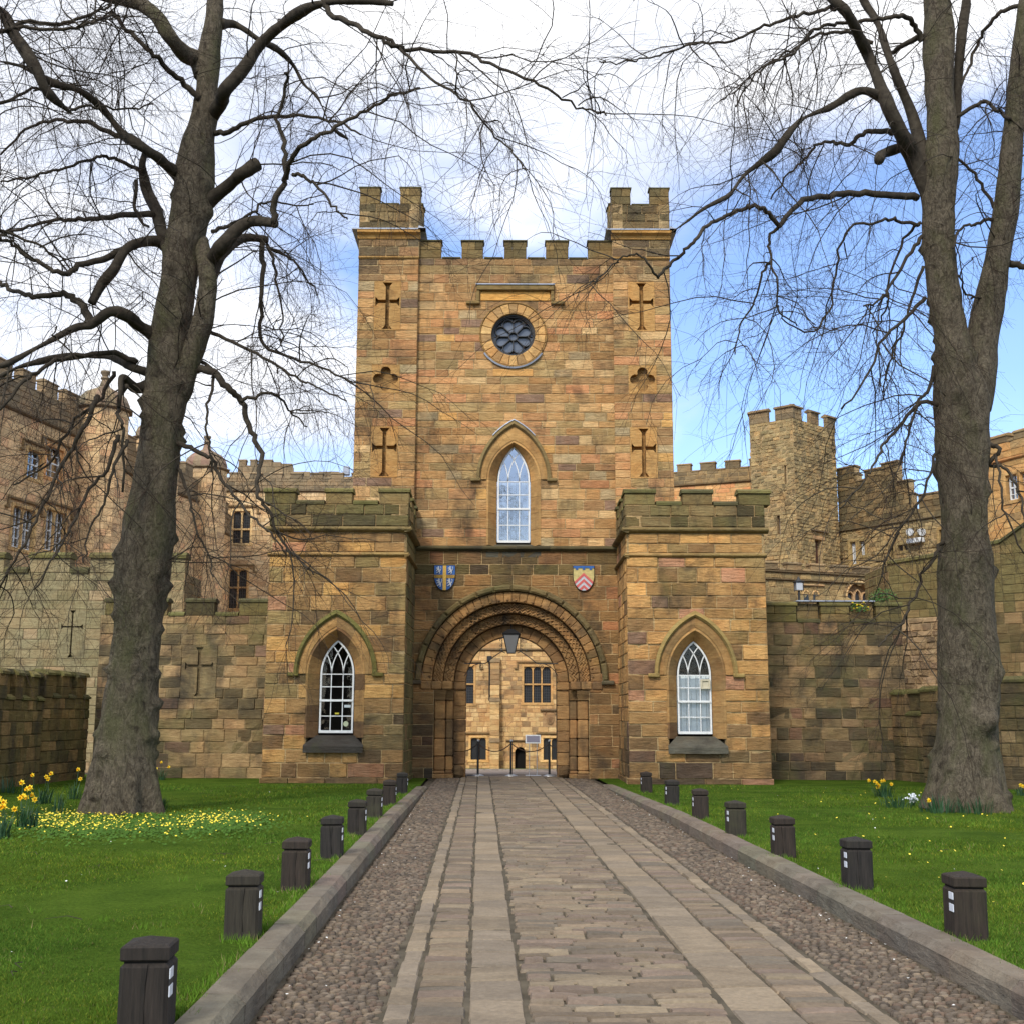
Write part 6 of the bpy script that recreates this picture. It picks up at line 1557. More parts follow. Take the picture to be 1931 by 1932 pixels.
class Tree:
    def __init__(s, loc, label, Y):
        s.root = empty('lime_tree', loc, label, 'tree', 'bare lime trees in front of the gatehouse'); s.Y = Y; s.limbs = []
    def trunk(s, pts, hw, burls=(), flare=.2, seed=1, name='trunk', sides=36, per=10, dy=None, amp=.05):
        """pts in photo px; hw half widths in px"""
        Y = s.Y; P = [at(u, v, Y+(dy[i] if dy else 0)) for i, (u, v) in enumerate(pts)]; Rr = [h*Y/FPX for h in hw]
        b = [(at(u, v, Y+k), r*Y/FPX, a*Y/FPX) for u, v, k, r, a in burls]
        for _ in range(len(burls)*3):
            i = random.randrange(len(P)*2//3); q = P[i].lerp(P[i+1], random.random()); t = random.uniform(0, 6.28)
            b.append((q+Vector((math.cos(t), math.sin(t), 0))*Rr[i], random.uniform(.05, .16), random.uniform(.03, .08)))
        v, f = trunk_mesh(P, Rr, sides, per, b, flare, seed, amp); link(name, v, f, M_bark, s.root, smooth=True)
        s.limbs.append((P, Rr))
    def limb(s, pts, h0, h1, y0=0, y1=0, conv=None, big=None):
        pts = [conv(*p) for p in pts] if conv else pts; n = len(pts); ph = random.uniform(0, 6)
        P = [at(u, v, s.Y+y0+(y1-y0)*(i/(n-1))+.25*math.sin(ph+i*1.3)*min(1, i/2)) for i, (u, v) in enumerate(pts)]
        Rr = [(h0+(h1-h0)*(i/(n-1))**.75)*.88*s.Y/FPX for i in range(n)]
        if h0 >= 11: v, f = trunk_mesh(P, Rr, 16, 8, (), 0, ph, .022); link('limb', v, f, M_bark if h0 > 20 else M_branch, s.root, smooth=True)
        else:
            Pc, Rc = catmull(P, Rr, 5); j = [0]+[1]*(len(Pc)-2)+[0]
            Pc = [p+Vector((random.gauss(0, 1), random.gauss(0, 1), random.gauss(0, 1)))*.018*k for p, k in zip(Pc, j)]
            v, f = tube(Pc, Rc, 7); link('branch', v, f, M_branch, s.root, smooth=True)
        s.limbs.append((P, Rr))
    def crown(s, seed, n1, n2, n3, n4=0, droop=.5):
        r = np.random.default_rng(seed)
        def resample(P, Rr, n=14):
            P = np.array([list(p) for p in P]); d = np.r_[0, np.cumsum(np.linalg.norm(np.diff(P, axis=0), axis=1))]; t = np.linspace(0, d[-1], n)
            return np.stack([np.interp(t, d, P[:, k]) for k in range(3)], 1), np.interp(t, d, Rr), d[-1]
        A = [resample(P, Rr) for P, Rr in s.limbs]
        P0 = np.stack([a[0] for a in A]); R0 = np.stack([a[1] for a in A]); Ln = np.array([a[2] for a in A])
        thin = np.array([a[1].mean() for a in A])
        w0 = Ln*np.where(thin > .25, .35, 1.0)
        def spawn(P, Rr, w, n, seg, l0, l1, r0, r1, ang, gr, up=0.0, tmin=.15, wob=.17, trunkz=None):
            idx = r.choice(len(P), n, p=w/w.sum()); t = (tmin+(1-tmin)*r.random(n))*(P.shape[1]-1.001); i0 = t.astype(int); fr = (t-i0)[:, None]
            a, b = P[idx, i0], P[idx, i0+1]; pos = a+(b-a)*fr; tan = b-a; tan /= np.linalg.norm(tan, axis=1, keepdims=True)+1e-9
            rp = r.normal(size=(n, 3)); rp -= tan*(rp*tan).sum(1, keepdims=True); rp /= np.linalg.norm(rp, axis=1, keepdims=True)+1e-9
            an = ang*(.6+.8*r.random(n))[:, None]; d = tan*np.cos(an)+rp*np.sin(an); d[:, 2] += up
            pr = Rr[idx, i0]; L_ = (l0+(l1-l0)*r.random(n)**1.3)/seg
            out = np.empty((n, seg+1, 3)); out[:, 0] = pos
            for k in range(seg):
                d = d+r.normal(size=(n, 3))*wob; d[:, 2] -= gr*(k/seg+.3); d /= np.linalg.norm(d, axis=1, keepdims=True)
                out[:, k+1] = out[:, k]+d*L_[:, None]
            rb = np.minimum(pr*.7, r0*(.6+.8*r.random(n))); tt = np.linspace(0, 1, seg+1)[None]
            return out, rb[:, None]*(1-tt)+r1*tt
        P1, R1 = spawn(P0, R0, w0, n1, 9, 1.0, 3.4, .012, .0034, 1.0, .12*droop/.5, .05, tmin=.22)
        P2, R2 = spawn(P1, R1, np.ones(len(P1)), n2, 6, .5, 1.6, .0042, .0019, .75, .10*droop/.5)
        P3, R3 = spawn(P2, R2, np.ones(len(P2)), n3, 4, .15, .6, .0021, .0011, .8, .04, tmin=.1, wob=.12)
        def tubes(P, Rr, sides):
            n, k, _ = P.shape; tan = np.gradient(P, axis=1); tan /= np.linalg.norm(tan, axis=2, keepdims=True)+1e-9
            ref = np.where(np.abs(tan[:, :1, 2:3]) > .9, np.array([1., 0, 0]), np.array([0, 0, 1.])); ref = np.broadcast_to(ref, tan.shape)
            u = np.cross(tan, ref); u /= np.linalg.norm(u, axis=2, keepdims=True)+1e-9; w = np.cross(tan, u); V = np.empty((n, k, sides, 3))
            for j in range(sides): a = 2*np.pi*j/sides; V[:, :, j] = P+(u*math.cos(a)+w*math.sin(a))*Rr[..., None]
            base = (np.arange(n)*k*sides)[:, None, None]; i = np.arange(k-1)[None, :, None]; j = np.arange(sides)[None, None, :]; j2 = (j+1) % sides
            F_ = np.stack([base+i*sides+j, base+i*sides+j2, base+(i+1)*sides+j2, base+(i+1)*sides+j], -1).reshape(-1, 4); return V.reshape(-1, 3), F_
        V1, F1_ = tubes(P1, R1, 4); V2, F2_ = tubes(P2, R2, 3)
        np_obj('branchlets', np.concatenate([V1]), F1_, M_branch, s.root)['kind'] = 'stuff'
        V3, F3_ = tubes(P3, R3, 3)
        np_obj('crown', np.concatenate([V2, V3]), np.concatenate([F2_, F3_+len(V2)]), M_twig, s.root)['kind'] = 'stuff'
z4 = lambda x, y: (x/2.507, y/2.507)
z5 = lambda x, y: (x/2.329, 651.8+y/2.329)
z6 = lambda x, y: (1125.8+x/2.398, y/2.398)
T = Tree((at(225, 1528, 20.2).x, 20.2, .15), 'tall bare lime tree with a burred trunk rising on the left lawn', 20.2)
T.trunk([(226, 1535), (229, 1500), (236, 1440), (243, 1380), (252, 1296), (262, 1200), (270, 1081), (285, 952), (298, 840), (309, 758), (322, 660), (337, 558), (346, 470), (355, 399), (367, 310), (379, 239), (390, 150), (398, 80), (405, 0), (412, -100), (418, -220)],
        [52, 51, 50, 49, 46, 44, 47, 42, 41, 44, 40, 36, 38, 38, 31, 26, 25, 22, 21, 18, 14],
        burls=[(293, 1330, 0, 14, 12), (297, 1275, .0, 10, 12), (240, 1270, -.6, 16, 9), (255, 1330, -.6, 10, 8), (215, 1160, -.3, 14, 9), (222, 1105, -.2, 16, 10), (312, 1110, 0, 14, 9), (300, 1080, -.3, 18, 8), (230, 1460, -.7, 26, 14), (262, 1470, -.6, 18, 10),
               (306, 1480, 0, 18, 14), (200, 1420, -.4, 18, 8), (300, 1190, 0, 14, 12), (268, 760, -.2, 20, 9), (345, 700, 0, 14, 6), (320, 500, -.4, 20, 9), (240, 1400, -.7, 16, 8), (300, 920, -.2, 12, 6)], flare=.22, seed=2.0, sides=44)
r4 = lambda L_, a, b, y0=0, y1=0: T.limb(L_, a, b, y0, y1, z4)
r5 = lambda L_, a, b, y0=0, y1=0: T.limb(L_, a, b, y0, y1, z5)
T.trunk([(322, 790), (345, 735), (366, 665), (382, 610), (390, 560), (393, 530), (386, 490), (382, 455)], [10, 17, 19, 19, 17, 16, 14, 11], flare=0, seed=5, name='limb', sides=18, per=6, dy=[.1, -.1, -.2, -.3, -.3, -.3, -.2, 0], amp=.03)
r4([(1000, 560), (1040, 490), (1060, 430), (1150, 330), (1230, 210), (1370, 90), (1480, 30), (1600, 10), (1760, 10), (1850, 20)], 17, 6, 0, -2.5)
T.limb([(608, 0), (618, 25), (655, 45), (700, 65), (740, 85), (775, 95), (870, 100), (930, 125), (1000, 155), (1060, 185), (1100, 205), (1140, 218)], 7, 1.6, -2.0, -4)
T.limb([(725, 72), (760, 100), (810, 150), (870, 185), (920, 240), (960, 285), (990, 322)], 4, 1.3, -2.6, -4)
r4([(1030, 120), (1100, 120), (1160, 150), (1230, 200), (1310, 240), (1380, 310), (1430, 400), (1500, 470), (1560, 600), (1640, 660)], 11, 2, 0, 2)
r4([(1000, 635), (1100, 620), (1200, 570), (1350, 550), (1500, 560), (1620, 590), (1700, 640)], 7, 2, 0, -1.5)
r4([(970, 970), (1080, 880), (1150, 820), (1215, 780)], 16, 12, 0, -.6)
r4([(960, 1290), (1000, 1230), (1060, 1150), (1130, 1080), (1200, 1050), (1300, 1065)], 17, 10, 0, -1)
r4([(1295, 1060), (1300, 950), (1350, 850), (1380, 740), (1450, 680), (1560, 620), (1700, 540), (1850, 460), (1980, 420)], 8, 2.5, -1, -2.5)
r4([(1350, 850), (1345, 700), (1310, 560), (1350, 400), (1350, 350)], 6, 3, -1, -1)
r4([(1380, 830), (1450, 850), (1520, 910), (1600, 1000), (1640, 1040)], 4.5, 1.8, -1, -2)
r4([(990, 1310), (1040, 1210), (1110, 1150), (1170, 1130), (1265, 1140)], 13, 9, -.2, 1)
r4([(1245, 1140), (1240, 1300), (1230, 1450), (1250, 1640), (1390, 1700), (1560, 1760), (1690, 1830)], 7, 1.8, 1, 0)
r4([(1260, 1160), (1290, 1230), (1310, 1350), (1330, 1500), (1330, 1640)], 4.5, 1.6, 1, .5)
r4([(1265, 1180), (1350, 1210), (1430, 1290), (1500, 1400)], 4.5, 1.6, 1, 1.5)
r4([(1000, 1100), (1100, 1060), (1180, 1020), (1250, 960), (1380, 975), (1480, 970)], 5, 1.6, 0, 1.5)
r4([(960, 1560), (1100, 1620), (1250, 1700), (1400, 1790), (1500, 1830), (1640, 1900)], 5, 1.5, 0, -1)
r5([(820, 110), (930, 120), (1000, 190), (1060, 250), (1100, 380), (1150, 500), (1130, 620), (1160, 700), (1230, 850), (1290, 920), (1380, 1010)], 10, 1.6, 0, -1.5)
r5([(1060, 250), (1150, 215), (1240, 235), (1270, 290), (1350, 360)], 4.5, 1.6, -.5, 0)
r5([(840, 60), (930, 100), (925, 200), (910, 320), (915, 430), (930, 560)], 5, 1.6, 0, -.8)
r5([(770, 430), (850, 460), (930, 500), (960, 570), (1040, 680), (1120, 770), (1190, 830), (1260, 920)], 6, 1.6, 0, -1.5)
r5([(780, 530), (820, 620), (840, 700), (870, 820), (920, 930), (940, 1020)], 4, 1.5, 0, -.8)
r4([(960, 360), (930, 290), (870, 260), (800, 180), (730, 80), (660, 30), (560, 0), (420, -30)], 21, 11, 0, -1)
r4([(940, 470), (890, 420), (800, 340), (740, 280), (650, 200), (560, 110), (520, 60)], 8, 4, -.2, -1)
r4([(870, 900), (840, 840), (790, 790), (700, 720), (620, 670), (560, 620), (480, 520), (380, 440), (250, 400), (120, 330), (0, 300)], 18, 4, 0, -2)
r4([(700, 720), (640, 690), (560, 650), (450, 600), (350, 580), (230, 580), (120, 620), (0, 740)], 9, 2.5, 0, 1.5)
r4([(790, 1130), (760, 1100), (740, 1000), (700, 920), (680, 850), (670, 780), (690, 720)], 18, 6, 0, .6)
r4([(720, 1020), (550, 1030), (400, 1045), (280, 1050), (130, 1080), (0, 1120)], 8, 3, 0, 2)
r4([(640, 860), (640, 1000), (700, 1080)], 5, 3, .3, 0)
r4([(650, 810), (540, 760), (480, 745), (400, 770), (250, 820), (120, 850), (0, 870)], 5, 2, .3, -1.5)
r4([(790, 1180), (750, 1150), (690, 1150), (600, 1180), (540, 1280), (480, 1350), (430, 1440)], 15, 7, 0, -1)
r4([(600, 1190), (500, 1220), (350, 1280), (290, 1300), (180, 1250), (60, 1170), (0, 1130)], 9, 3, -.5, -2)
r4([(760, 1650), (730, 1600), (660, 1550), (600, 1500), (520, 1480), (430, 1540), (350, 1560), (200, 1640), (50, 1720), (0, 1740)], 18, 4, 0, -2)
r4([(430, 1540), (380, 1440), (300, 1400), (180, 1410), (80, 1390), (0, 1340)], 10, 4, -1, 0)
r4([(720, 1790), (700, 1770), (620, 1740), (560, 1700), (430, 1690), (280, 1700), (100, 1740), (0, 1790)], 15, 3.5, 0, 1)
r4([(700, 1830), (640, 1840), (580, 1790), (570, 1850), (560, 1931)], 12, 4, 0, -1)
r5([(560, 180), (520, 260), (530, 340), (545, 400), (540, 650)], 5, 2.5, -.8, -1)
r5([(430, 230), (400, 300), (340, 420), (280, 520), (200, 680), (130, 850), (60, 950), (0, 1080)], 6, 2, -1, -1.5)
r5([(520, 400), (480, 520), (400, 640), (300, 830), (250, 930), (150, 1080)], 5, 1.6, -1, -2)
r5([(600, 80), (480, 40), (300, 60), (180, 110), (90, 180), (0, 290)], 7, 3, 0, -1.5)
r5([(500, 120), (430, 260), (330, 330), (230, 500), (60, 620)], 5, 2, .5, .8)
r5([(560, 420), (500, 560), (460, 700), (390, 820), (370, 960)], 4, 1.5, -1, -1.6)
T.crown(11, 400, 3000, 11000, droop=.55)
# right-hand tree
T = Tree((at(1824, 1518, 21.5).x, 21.5, .14), 'tall forked bare lime tree with a mossy trunk rising on the right lawn', 21.5)
T.trunk([(1824, 1528), (1824, 1500), (1824, 1468), (1825, 1400), (1826, 1309), (1825, 1189), (1824, 1070), (1821, 990), (1818, 870), (1816, 790), (1812, 730), (1800, 680), (1786, 625), (1773, 520), (1766, 417), (1768, 330), (1772, 250), (1768, 125), (1760, 0), (1752, -120), (1748, -240)],
        [66, 62, 56, 52, 52, 50, 51, 44, 45, 47, 48, 42, 34, 30, 31, 33, 29, 25, 26, 22, 17],
        burls=[(1832, 1195, -.7, 20, 14), (1815, 1200, -.7, 14, 10), (1866, 1265, -.2, 20, 14), (1862, 1355, -.5, 26, 18), (1855, 1370, -.6, 14, 12), (1880, 1250, 0, 12, 10), (1780, 1260, -.2, 16, 7), (1812, 1080, -.7, 10, 7), (1845, 1085, -.6, 10, 7), (1850, 1040, -.5, 12, 8),
               (1876, 1075, 0, 14, 9), (1822, 960, -.7, 16, 9), (1860, 920, -.2, 12, 9), (1868, 940, 0, 10, 8), (1820, 860, -.7, 12, 6), (1812, 1400, -.7, 18, 8), (1850, 1430, -.6, 14, 7), (1870, 1400, -.3, 14, 8), (1830, 1300, -.7, 12, 7)], flare=.20, seed=7.0, sides=44)
T.trunk([(1832, 770), (1838, 720), (1848, 660), (1860, 590), (1868, 540), (1880, 470), (1894, 400), (1902, 330), (1908, 250), (1918, 150), (1930, 30), (1945, -120), (1955, -260)], [34, 34, 30, 27, 26, 25, 24, 20, 19, 18, 16, 14, 11], flare=0, seed=9, name='limb', sides=26, per=8, dy=[.1, .1, .1, .1, 0, -.1, -.2, -.3, -.4, -.5, -.6, -.6, -.6], amp=.03)
q6 = lambda L_, a, b, y0=0, y1=0: T.limb(L_, a, b, y0, y1, z6)
q6([(1560, 640), (1610, 550), (1625, 350), (1635, 200), (1660, 0), (1680, -200)], 14, 8, 0, .8)
q6([(1510, 960), (1480, 860), (1420, 700), (1370, 600), (1310, 480), (1270, 370), (1220, 250), (1180, 170), (1130, 70), (1060, 0), (980, -80)], 20, 9, 0, -1.2)
q6([(1480, 740), (1430, 560), (1390, 450), (1340, 330), (1300, 220), (1260, 100), (1200, 0), (1160, -100)], 14, 8, 0, .8)
q6([(1290, 440), (1200, 405), (1130, 430), (1050, 480), (930, 530), (860, 600), (800, 680), (720, 740), (650, 800), (590, 880), (480, 940), (400, 1000), (330, 1050)], 11, 1.8, -.5, -2.5)
q6([(1330, 600), (1240, 590), (1180, 610), (1130, 650), (1060, 640), (980, 660), (930, 720), (860, 780), (780, 900)], 7, 2, -.3, 1.5)
q6([(1380, 660), (1290, 690), (1265, 720)], 11, 9, 0, -.5)
q6([(1440, 890), (1300, 875), (1150, 870), (1050, 880), (940, 895), (890, 930), (820, 1020)], 9, 5, 0, -2)
q6([(820, 1025), (770, 960), (720, 935), (650, 940), (560, 980), (490, 1020), (440, 1080), (380, 1140), (330, 1190), (270, 1255)], 5, 3, -2, -3.5)
q6([(270, 1255), (230, 1200), (180, 1150), (100, 1170), (0, 1255), (-60, 1300)], 2.6, 1.2, -3.5, -4)
q6([(820, 1020), (780, 1060), (775, 1150), (800, 1250), (820, 1400), (900, 1470)], 4, 1.4, -2, -2)
q6([(780, 1180), (740, 1250), (700, 1380), (640, 1480), (620, 1600)], 3, 1.3, -2, -2.4)
q6([(1450, 1010), (1380, 1000), (1320, 985), (1250, 1000), (1130, 1030), (1080, 1200), (1040, 1400), (960, 1500), (850, 1450), (830, 1380)], 4.5, 1.3, 0, -1.5)
q6([(1460, 180), (1420, 100), (1360, 70), (1280, 80), (1180, 90), (1060, 110), (960, 140), (880, 240), (780, 280), (700, 350), (620, 480)], 7, 1.6, 0, -2)
q6([(1100, 40), (1060, 30), (950, 60), (820, 90), (700, 130), (600, 180), (430, 190), (330, 230), (250, 250), (100, 285), (0, 275)], 5, 1.2, -.8, -4)
q6([(1240, 190), (1120, 145), (1000, 150), (920, 190), (830, 250), (740, 300), (640, 390), (560, 450)], 5, 1.4, 0, 1.5)
q6([(1480, 150), (1380, 200), (1320, 240)], 8, 5, 0, .6)
q6([(1470, 1060), (1400, 1160), (1330, 1280), (1280, 1350), (1200, 1380)], 5, 2, 0, -1)
q6([(1480, 1340), (1400, 1420), (1280, 1550), (1220, 1700), (1100, 1847)], 5, 1.8, 0, -1)
q6([(1520, 1650), (1500, 1750), (1450, 1820), (1400, 1960), (1370, 2100)], 5, 2, 0, -.6)
q6([(1460, 1000), (1380, 1080), (1320, 1240), (1300, 1400), (1240, 1500)], 4, 1.6, 0, .8)
q6([(1470, 1200), (1420, 1350), (1380, 1480), (1310, 1640), (1290, 1800)], 4, 1.6, 0, .4)
q6([(1960, 20), (1850, 30), (1780, 80), (1720, 180), (1680, 280), (1640, 380)], 6, 3, -.5, 0)
q6([(1600, 530), (1700, 480), (1740, 455), (1800, 490), (1860, 530)], 5, 4, 0, -.4)
q6([(1820, 980), (1760, 870), (1680, 760), (1600, 690)], 4.5, 3, 0, 0)
q6([(1820, 985), (1760, 985), (1700, 1010), (1640, 1030), (1600, 1120)], 5, 2.5, 0, -.6)
q6([(1850, 1180), (1931, 1200), (2020, 1210)], 9, 5, 0, -.5)
q6([(1820, 1380), (1720, 1340), (1680, 1330), (1630, 1240)], 4, 2, 0, -.6)
z7 = lambda x, y: (1243.9+x/2.508, 711+y/2.508)
T.limb([(1540, 300), (1600, 340), (1560, 400), (1640, 430), (1700, 560), (1722, 700)], 6, 2, 0, -.6, z7)
T.limb([(1545, 400), (1590, 370), (1610, 520), (1640, 680), (1722, 830)], 4, 1.6, 0, -.8, z7)
T.limb([(1320, 130), (1240, 110), (1150, 200), (1070, 300), (1020, 380), (960, 480), (850, 620)], 5.5, 1.6, 0, -1.5, z7)
T.limb([(1330, 300), (1290, 400), (1240, 560), (1100, 780), (1050, 940)], 4, 1.6, 0, -.8, z7)
T.limb([(1340, 770), (1290, 850), (1230, 960), (1160, 1130), (1090, 1210), (1035, 1270)], 4.5, 1.6, 0, -1.2, z7)
T.crown(23, 380, 2900, 10500, droop=.62)
# a third tree whose trunk stands outside the left edge
T = Tree((at(-190, 1600, 17.5).x, 17.5, .17), 'bare lime tree outside the left edge, its dark branches reaching into the top left corner', 17.5)
T.trunk([(-190, 1620), (-188, 1300), (-180, 1000), (-165, 700), (-150, 400), (-140, 100), (-130, -200)], [60, 48, 44, 42, 36, 28, 18], flare=.2, seed=12, sides=24, per=6)
r8 = lambda L_, a, b, y0=0, y1=0: T.limb(L_, a, b, y0, y1, z4)
r8([(-380, 150), (-150, 20), (0, 70), (60, 170), (160, 320), (220, 440), (330, 540)], 16, 7, 0, 1)
r8([(330, 525), (450, 510), (600, 520), (720, 500)], 4, 2, 1, 1.5)
r8([(-380, 300), (-150, 200), (0, 150), (150, 110), (300, 120), (430, 70), (520, 30)], 8, 3, 0, 1.5)
r8([(30, 140), (130, 140), (330, 150), (450, 100), (540, 70)], 5, 3, .2, 1)
r8([(-360, 800), (-200, 700), (0, 500), (200, 420), (420, 410)], 8, 2, 0, 2)
r8([(-380, 1300), (-200, 1150), (0, 1100), (200, 1180), (340, 1300)], 7, 2, 0, 2)
T.crown(31, 120, 900, 3500, droop=.5)
# ================================================================== FLOWERS
M_daf = plain('daffodil_petals', (.86, .64, .04), .6, .3, nz=(40, .85, 1.1)); M_cor = plain('daffodil_trumpet', (.84, .46, .01), .6, .3)
M_dl = plain('daffodil_leaves', (.022, .065, .022), .55, .4, nz=(8, .7, 1.4)); M_wht = plain('white_hyacinth_petals', (.72, .76, .80), .6, .3)
def blade(m, b, h, lean, az, w):
    P = []
    for t in (0, .35, .7, 1):
        d = lean*t*t; p = Vector(b)+Vector((math.cos(az)*d, math.sin(az)*d, h*t*(1-.12*t*lean/h if h else 1))); q = w*(1-t**3*.95)
        P += [p+Vector((-math.sin(az)*q, math.cos(az)*q, 0)), p-Vector((-math.sin(az)*q, math.cos(az)*q, 0))]
    m.add(P, [(0, 1, 3, 2), (2, 3, 5, 4), (4, 5, 7, 6)])
def daffs(u, v, flowers, nl, label, spread=.16, h=.36):
    z = .15
    for _ in range(5): b = ground(u, v, z); z = zlawn(b.y)-.01
    root = empty('daffodil_clump', b, label, 'daffodils', 'daffodil clumps round the trees'); m = MB()
    for _ in range(nl):
        a = random.uniform(0, 2*math.pi); r_ = spread*random.random()**.6
        blade(m, (b.x+r_*math.cos(a), b.y+r_*math.sin(a), z), h*random.uniform(.55, 1.0), random.uniform(.02, .16), a+random.uniform(-.8, .8), random.uniform(.007, .012))
    o = m.build('leaves', M_dl, root, tint=False); o['kind'] = 'stuff'
    for fu, fv in flowers:
        p = at(fu, fv, b.y+random.uniform(-.12, .05)); st = MB(); base = Vector((b.x+(p.x-b.x)*.35, b.y, z))
        st.add(*tube([base, (base*.5+p*.5)+Vector(((p.x-b.x)*.1, 0, .02)), p+Vector((0, .02, 0))], .0045, 4)); st.build('stem', M_dl, root, tint=False)
        f = MB(); dirv = Vector((random.uniform(-.7, .7), -1, random.uniform(-.25, .2))).normalized(); uu = dirv.orthogonal().normalized(); ww = dirv.cross(uu); R0 = .046
        for k in range(6):
            t = 2*math.pi*k/6+random.uniform(-.1, .1); e = uu*math.cos(t)+ww*math.sin(t); s_ = uu*-math.sin(t)+ww*math.cos(t)
            f.add([p, p+e*R0*.55+s_*R0*.34+dirv*.004, p+e*R0*1.05+dirv*random.uniform(-.012, .008), p+e*R0*.55-s_*R0*.34+dirv*.004], [(0, 1, 2, 3)])
        fo = f.build('flower', M_daf, root, tint=False)
        c = MB(); c.add(*tube([p, p+dirv*.02, p+dirv*.036], [.013, .015, .022], 8, False)); c.build('trumpet', M_cor, fo, tint=False)
daffs(52, 1567, [(44, 1479), (54, 1491), (47, 1504), (64, 1502), (68, 1511), (41, 1508), (52, 1507), (59, 1489)], 60, 'thick daffodil clump in full flower, second from the left edge', .14)
daffs(4, 1586, [(30, 1529), (10, 1516), (2, 1510), (4, 1526), (0, 1540), (12, 1524)], 50, 'daffodil clump cut by the left edge of the view', .14)
daffs(78, 1520, [(64, 1465), (90, 1468), (99, 1462), (93, 1472)], 55, 'daffodil clump by the low wall, behind the thick clump', .2)
daffs(112, 1538, [], 26, 'leafy daffodil clump without flowers before the left tree', .12, .42)
daffs(142, 1512, [(150, 1454), (154, 1472)], 34, 'daffodil clump with two flowers against the left tree trunk', .12, .4)
daffs(308, 1474, [(307, 1440), (297, 1452), (321, 1449)], 26, 'small daffodil clump with three flowers right of the left tree', .1, .34)
daffs(15, 1500, [], 60, 'dark leafy daffodil clump at the foot of the low left wall', .4, .4)
daffs(1668, 1502, [(1639, 1470), (1650, 1472), (1654, 1475), (1658, 1479), (1663, 1471), (1667, 1470), (1656, 1483), (1682, 1477)], 60, 'daffodil clump in flower left of the right tree trunk', .2, .34)
daffs(1928, 1500, [(1925, 1478), (1930, 1480), (1934, 1490)], 30, 'daffodil clump with yellow flowers at the right edge', .15, .3)
daffs(1690, 1522, [], 50, 'low leafy daffodil clump around the white hyacinth', .3, .26)
daffs(1770, 1533, [(1752, 1507)], 60, 'leafy daffodil clump at the left foot of the right tree', .3, .36)
daffs(1840, 1534, [], 50, 'leafy daffodil clump in front of the right tree trunk', .3, .34)
daffs(307, 1533, [], 40, 'dark grassy tuft at the right foot of the left tree', .08, .28)
b = ground(1722, 1517, .14); root = empty('hyacinth', b, 'white hyacinth flowering beside the right tree trunk', 'hyacinth'); m = MB()
for _ in range(46):
    p = b+Vector((random.gauss(0, .05), random.gauss(0, .04), random.uniform(.06, .2))); m.add(*tube([p, p+Vector((random.uniform(-.02, .02), -.02, random.uniform(-.01, .02)))], [.006, .018], 5))
o = m.build('florets', M_wht, root, tint=False); m = MB()
for _ in range(14): a = random.uniform(0, 6.3); blade(m, (b.x+.04*math.cos(a), b.y+.04*math.sin(a), b.z-.02), .18, .08, a, .01)
m.build('leaves', M_dl, root, tint=False)
# carpets of small yellow celandines and their leaves, daisies in the turf
def carpet(name, n, gen, size, mat, label, cat, h=(.02, .05), star=6):
    V = []; F_ = []
    for _ in range(n):
        x, y = gen(); z = zlawn(y)+random.uniform(*h); s_ = size*random.uniform(.6, 1.25); a0 = random.uniform(0, 6.3); tx, ty = random.uniform(-.5, .5), random.uniform(-.7, .2); b_ = len(V); V.append((x, y, z+.002))
        for k in range(star): a = a0+2*math.pi*k/star; dx, dy = s_*math.cos(a), s_*math.sin(a); V.append((x+dx, y+dy, z+dx*tx-dy*ty))
        F_ += [(b_, b_+1+k, b_+1+(k+1) % star) for k in range(star)]
    o = np_obj(name, np.array(V), np.array(F_), mat); return tag(o, label, cat, kind='stuff')
def ell(u, v, su, sv):
    def g():
        while True:
            a, b = random.gauss(0, 1), random.gauss(0, 1); U_, V_ = u+su*a, v+sv*b
            if V_ > 1487: p = ground(U_, V_, .15); return p.x, p.y
    return g
cg = [ell(150, 1560, 60, 9), ell(300, 1558, 70, 10), ell(420, 1550, 45, 7), ell(80, 1552, 40, 10), ell(180, 1540, 50, 6)]
carpet('celandine_flowers', 1000, lambda: random.choice(cg)(), .0145, plain('celandine_yellow', (.80, .64, .05), .5, .4), 'carpet of small yellow celandine flowers around the left tree', 'wildflowers', (.03, .06))
cl = [ell(150, 1562, 75, 13), ell(300, 1560, 80, 13), ell(430, 1552, 45, 9)]
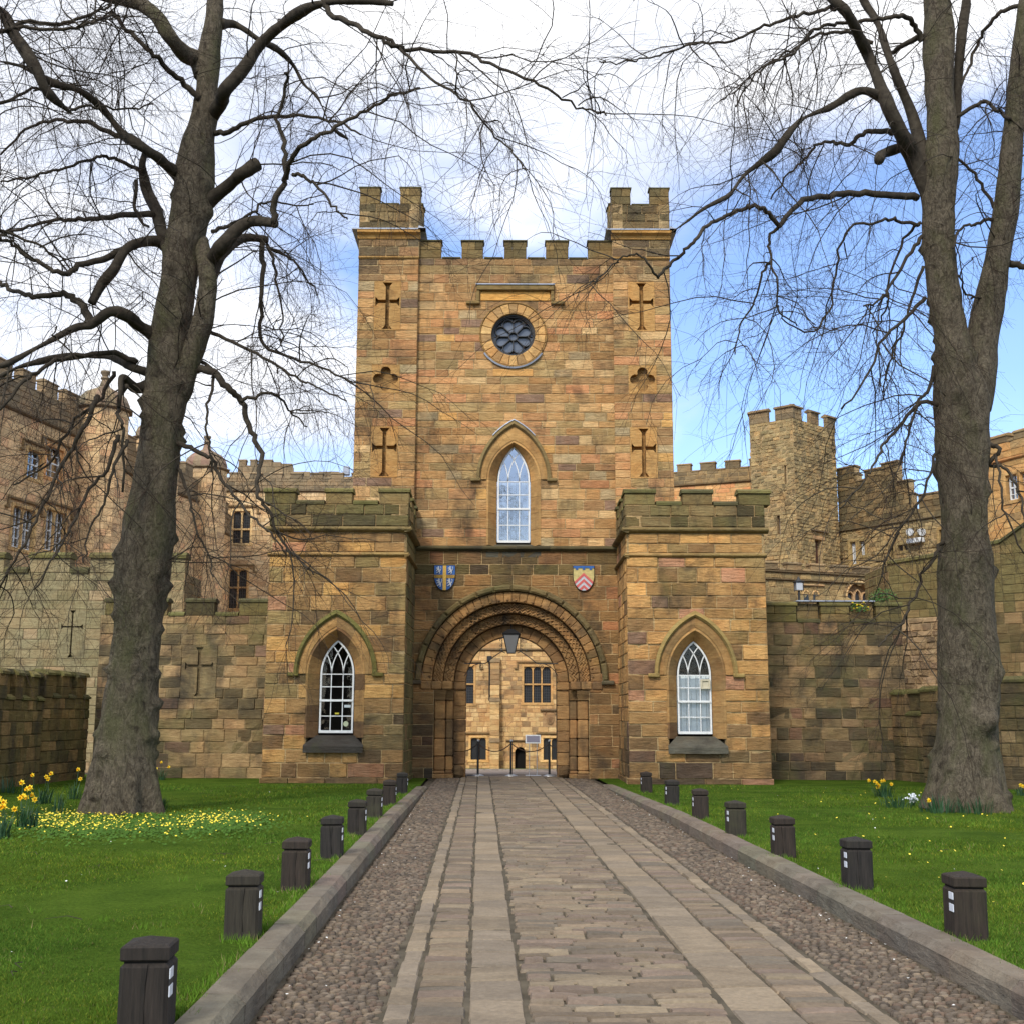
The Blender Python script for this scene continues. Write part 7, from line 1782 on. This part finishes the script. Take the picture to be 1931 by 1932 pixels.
carpet('celandine_leaves', 9000, lambda: random.choice(cl)(), .019, plain('celandine_leaf_green', (.055, .115, .018), .8, .08, nz=(20, .6, 1.5)), 'mat of round celandine leaves around the left tree', 'ground cover', (.01, .035), 5)
def rightbed():
    y = 1/(random.random()*(1/9.-1/29.)+1/29.); x = XK_R+DX*y+.6+random.random()**.8*8; return x, y
carpet('celandine_flowers', 190, rightbed, .014, bpy.data.materials['celandine_yellow'], 'scattered tiny yellow flowers across the right lawn', 'wildflowers', (.02, .04))
def anyl():
    y = 1/(random.random()*(1/7.-1/30.)+1/30.); s_ = random.choice((-1, 1)); x = (XK_L+DX*y-.35-random.random()*6) if s_ < 0 else (XK_R+DX*y+.35+random.random()*7); return x, y
carpet('daisies', 60, anyl, .009, plain('daisy_white', (.75, .75, .72), .5, .3), 'white daisies scattered in both lawns', 'wildflowers', (.02, .04))
# fallen twigs and petals along the cobbles
V = []; F_ = []
for _ in range(150):
    y = random.uniform(7, 28); s_ = random.choice((-1, 1)); x = (XK_L+.05+abs(random.gauss(0, .12))) if s_ < 0 else (XK_R-.05-abs(random.gauss(0, .15))); a = random.uniform(0, 6.3); r_ = random.uniform(.006, .012); b_ = len(V)
    V += [(x+DX*y+r_*math.cos(a+k*1.57), y+r_*math.sin(a+k*1.57), .034+random.uniform(0, .01)) for k in range(4)]; F_.append((b_, b_+1, b_+2, b_+3))
tag(np_obj('fallen_petals', np.array(V), np.array(F_), bpy.data.materials['daisy_white']), 'white petals and scraps fallen along both kerbs', 'litter', kind='stuff')
V = []; F_ = []; m = MB()
for _ in range(60):
    x, y = anyl(); a = random.uniform(0, 6.3); l = random.uniform(.08, .3); z = zlawn(y)+.03; m.add(*tube([(x, y, z), (x+l*.5*math.cos(a), y+l*.5*math.sin(a), z+.015), (x+l*math.cos(a+.4), y+l*math.sin(a+.4), z)], [.004, .003, .0015], 4))
tag(m.build('fallen_twigs', M_branch, None, tint=False), 'thin brown twigs fallen on both lawns', 'twigs', kind='stuff')
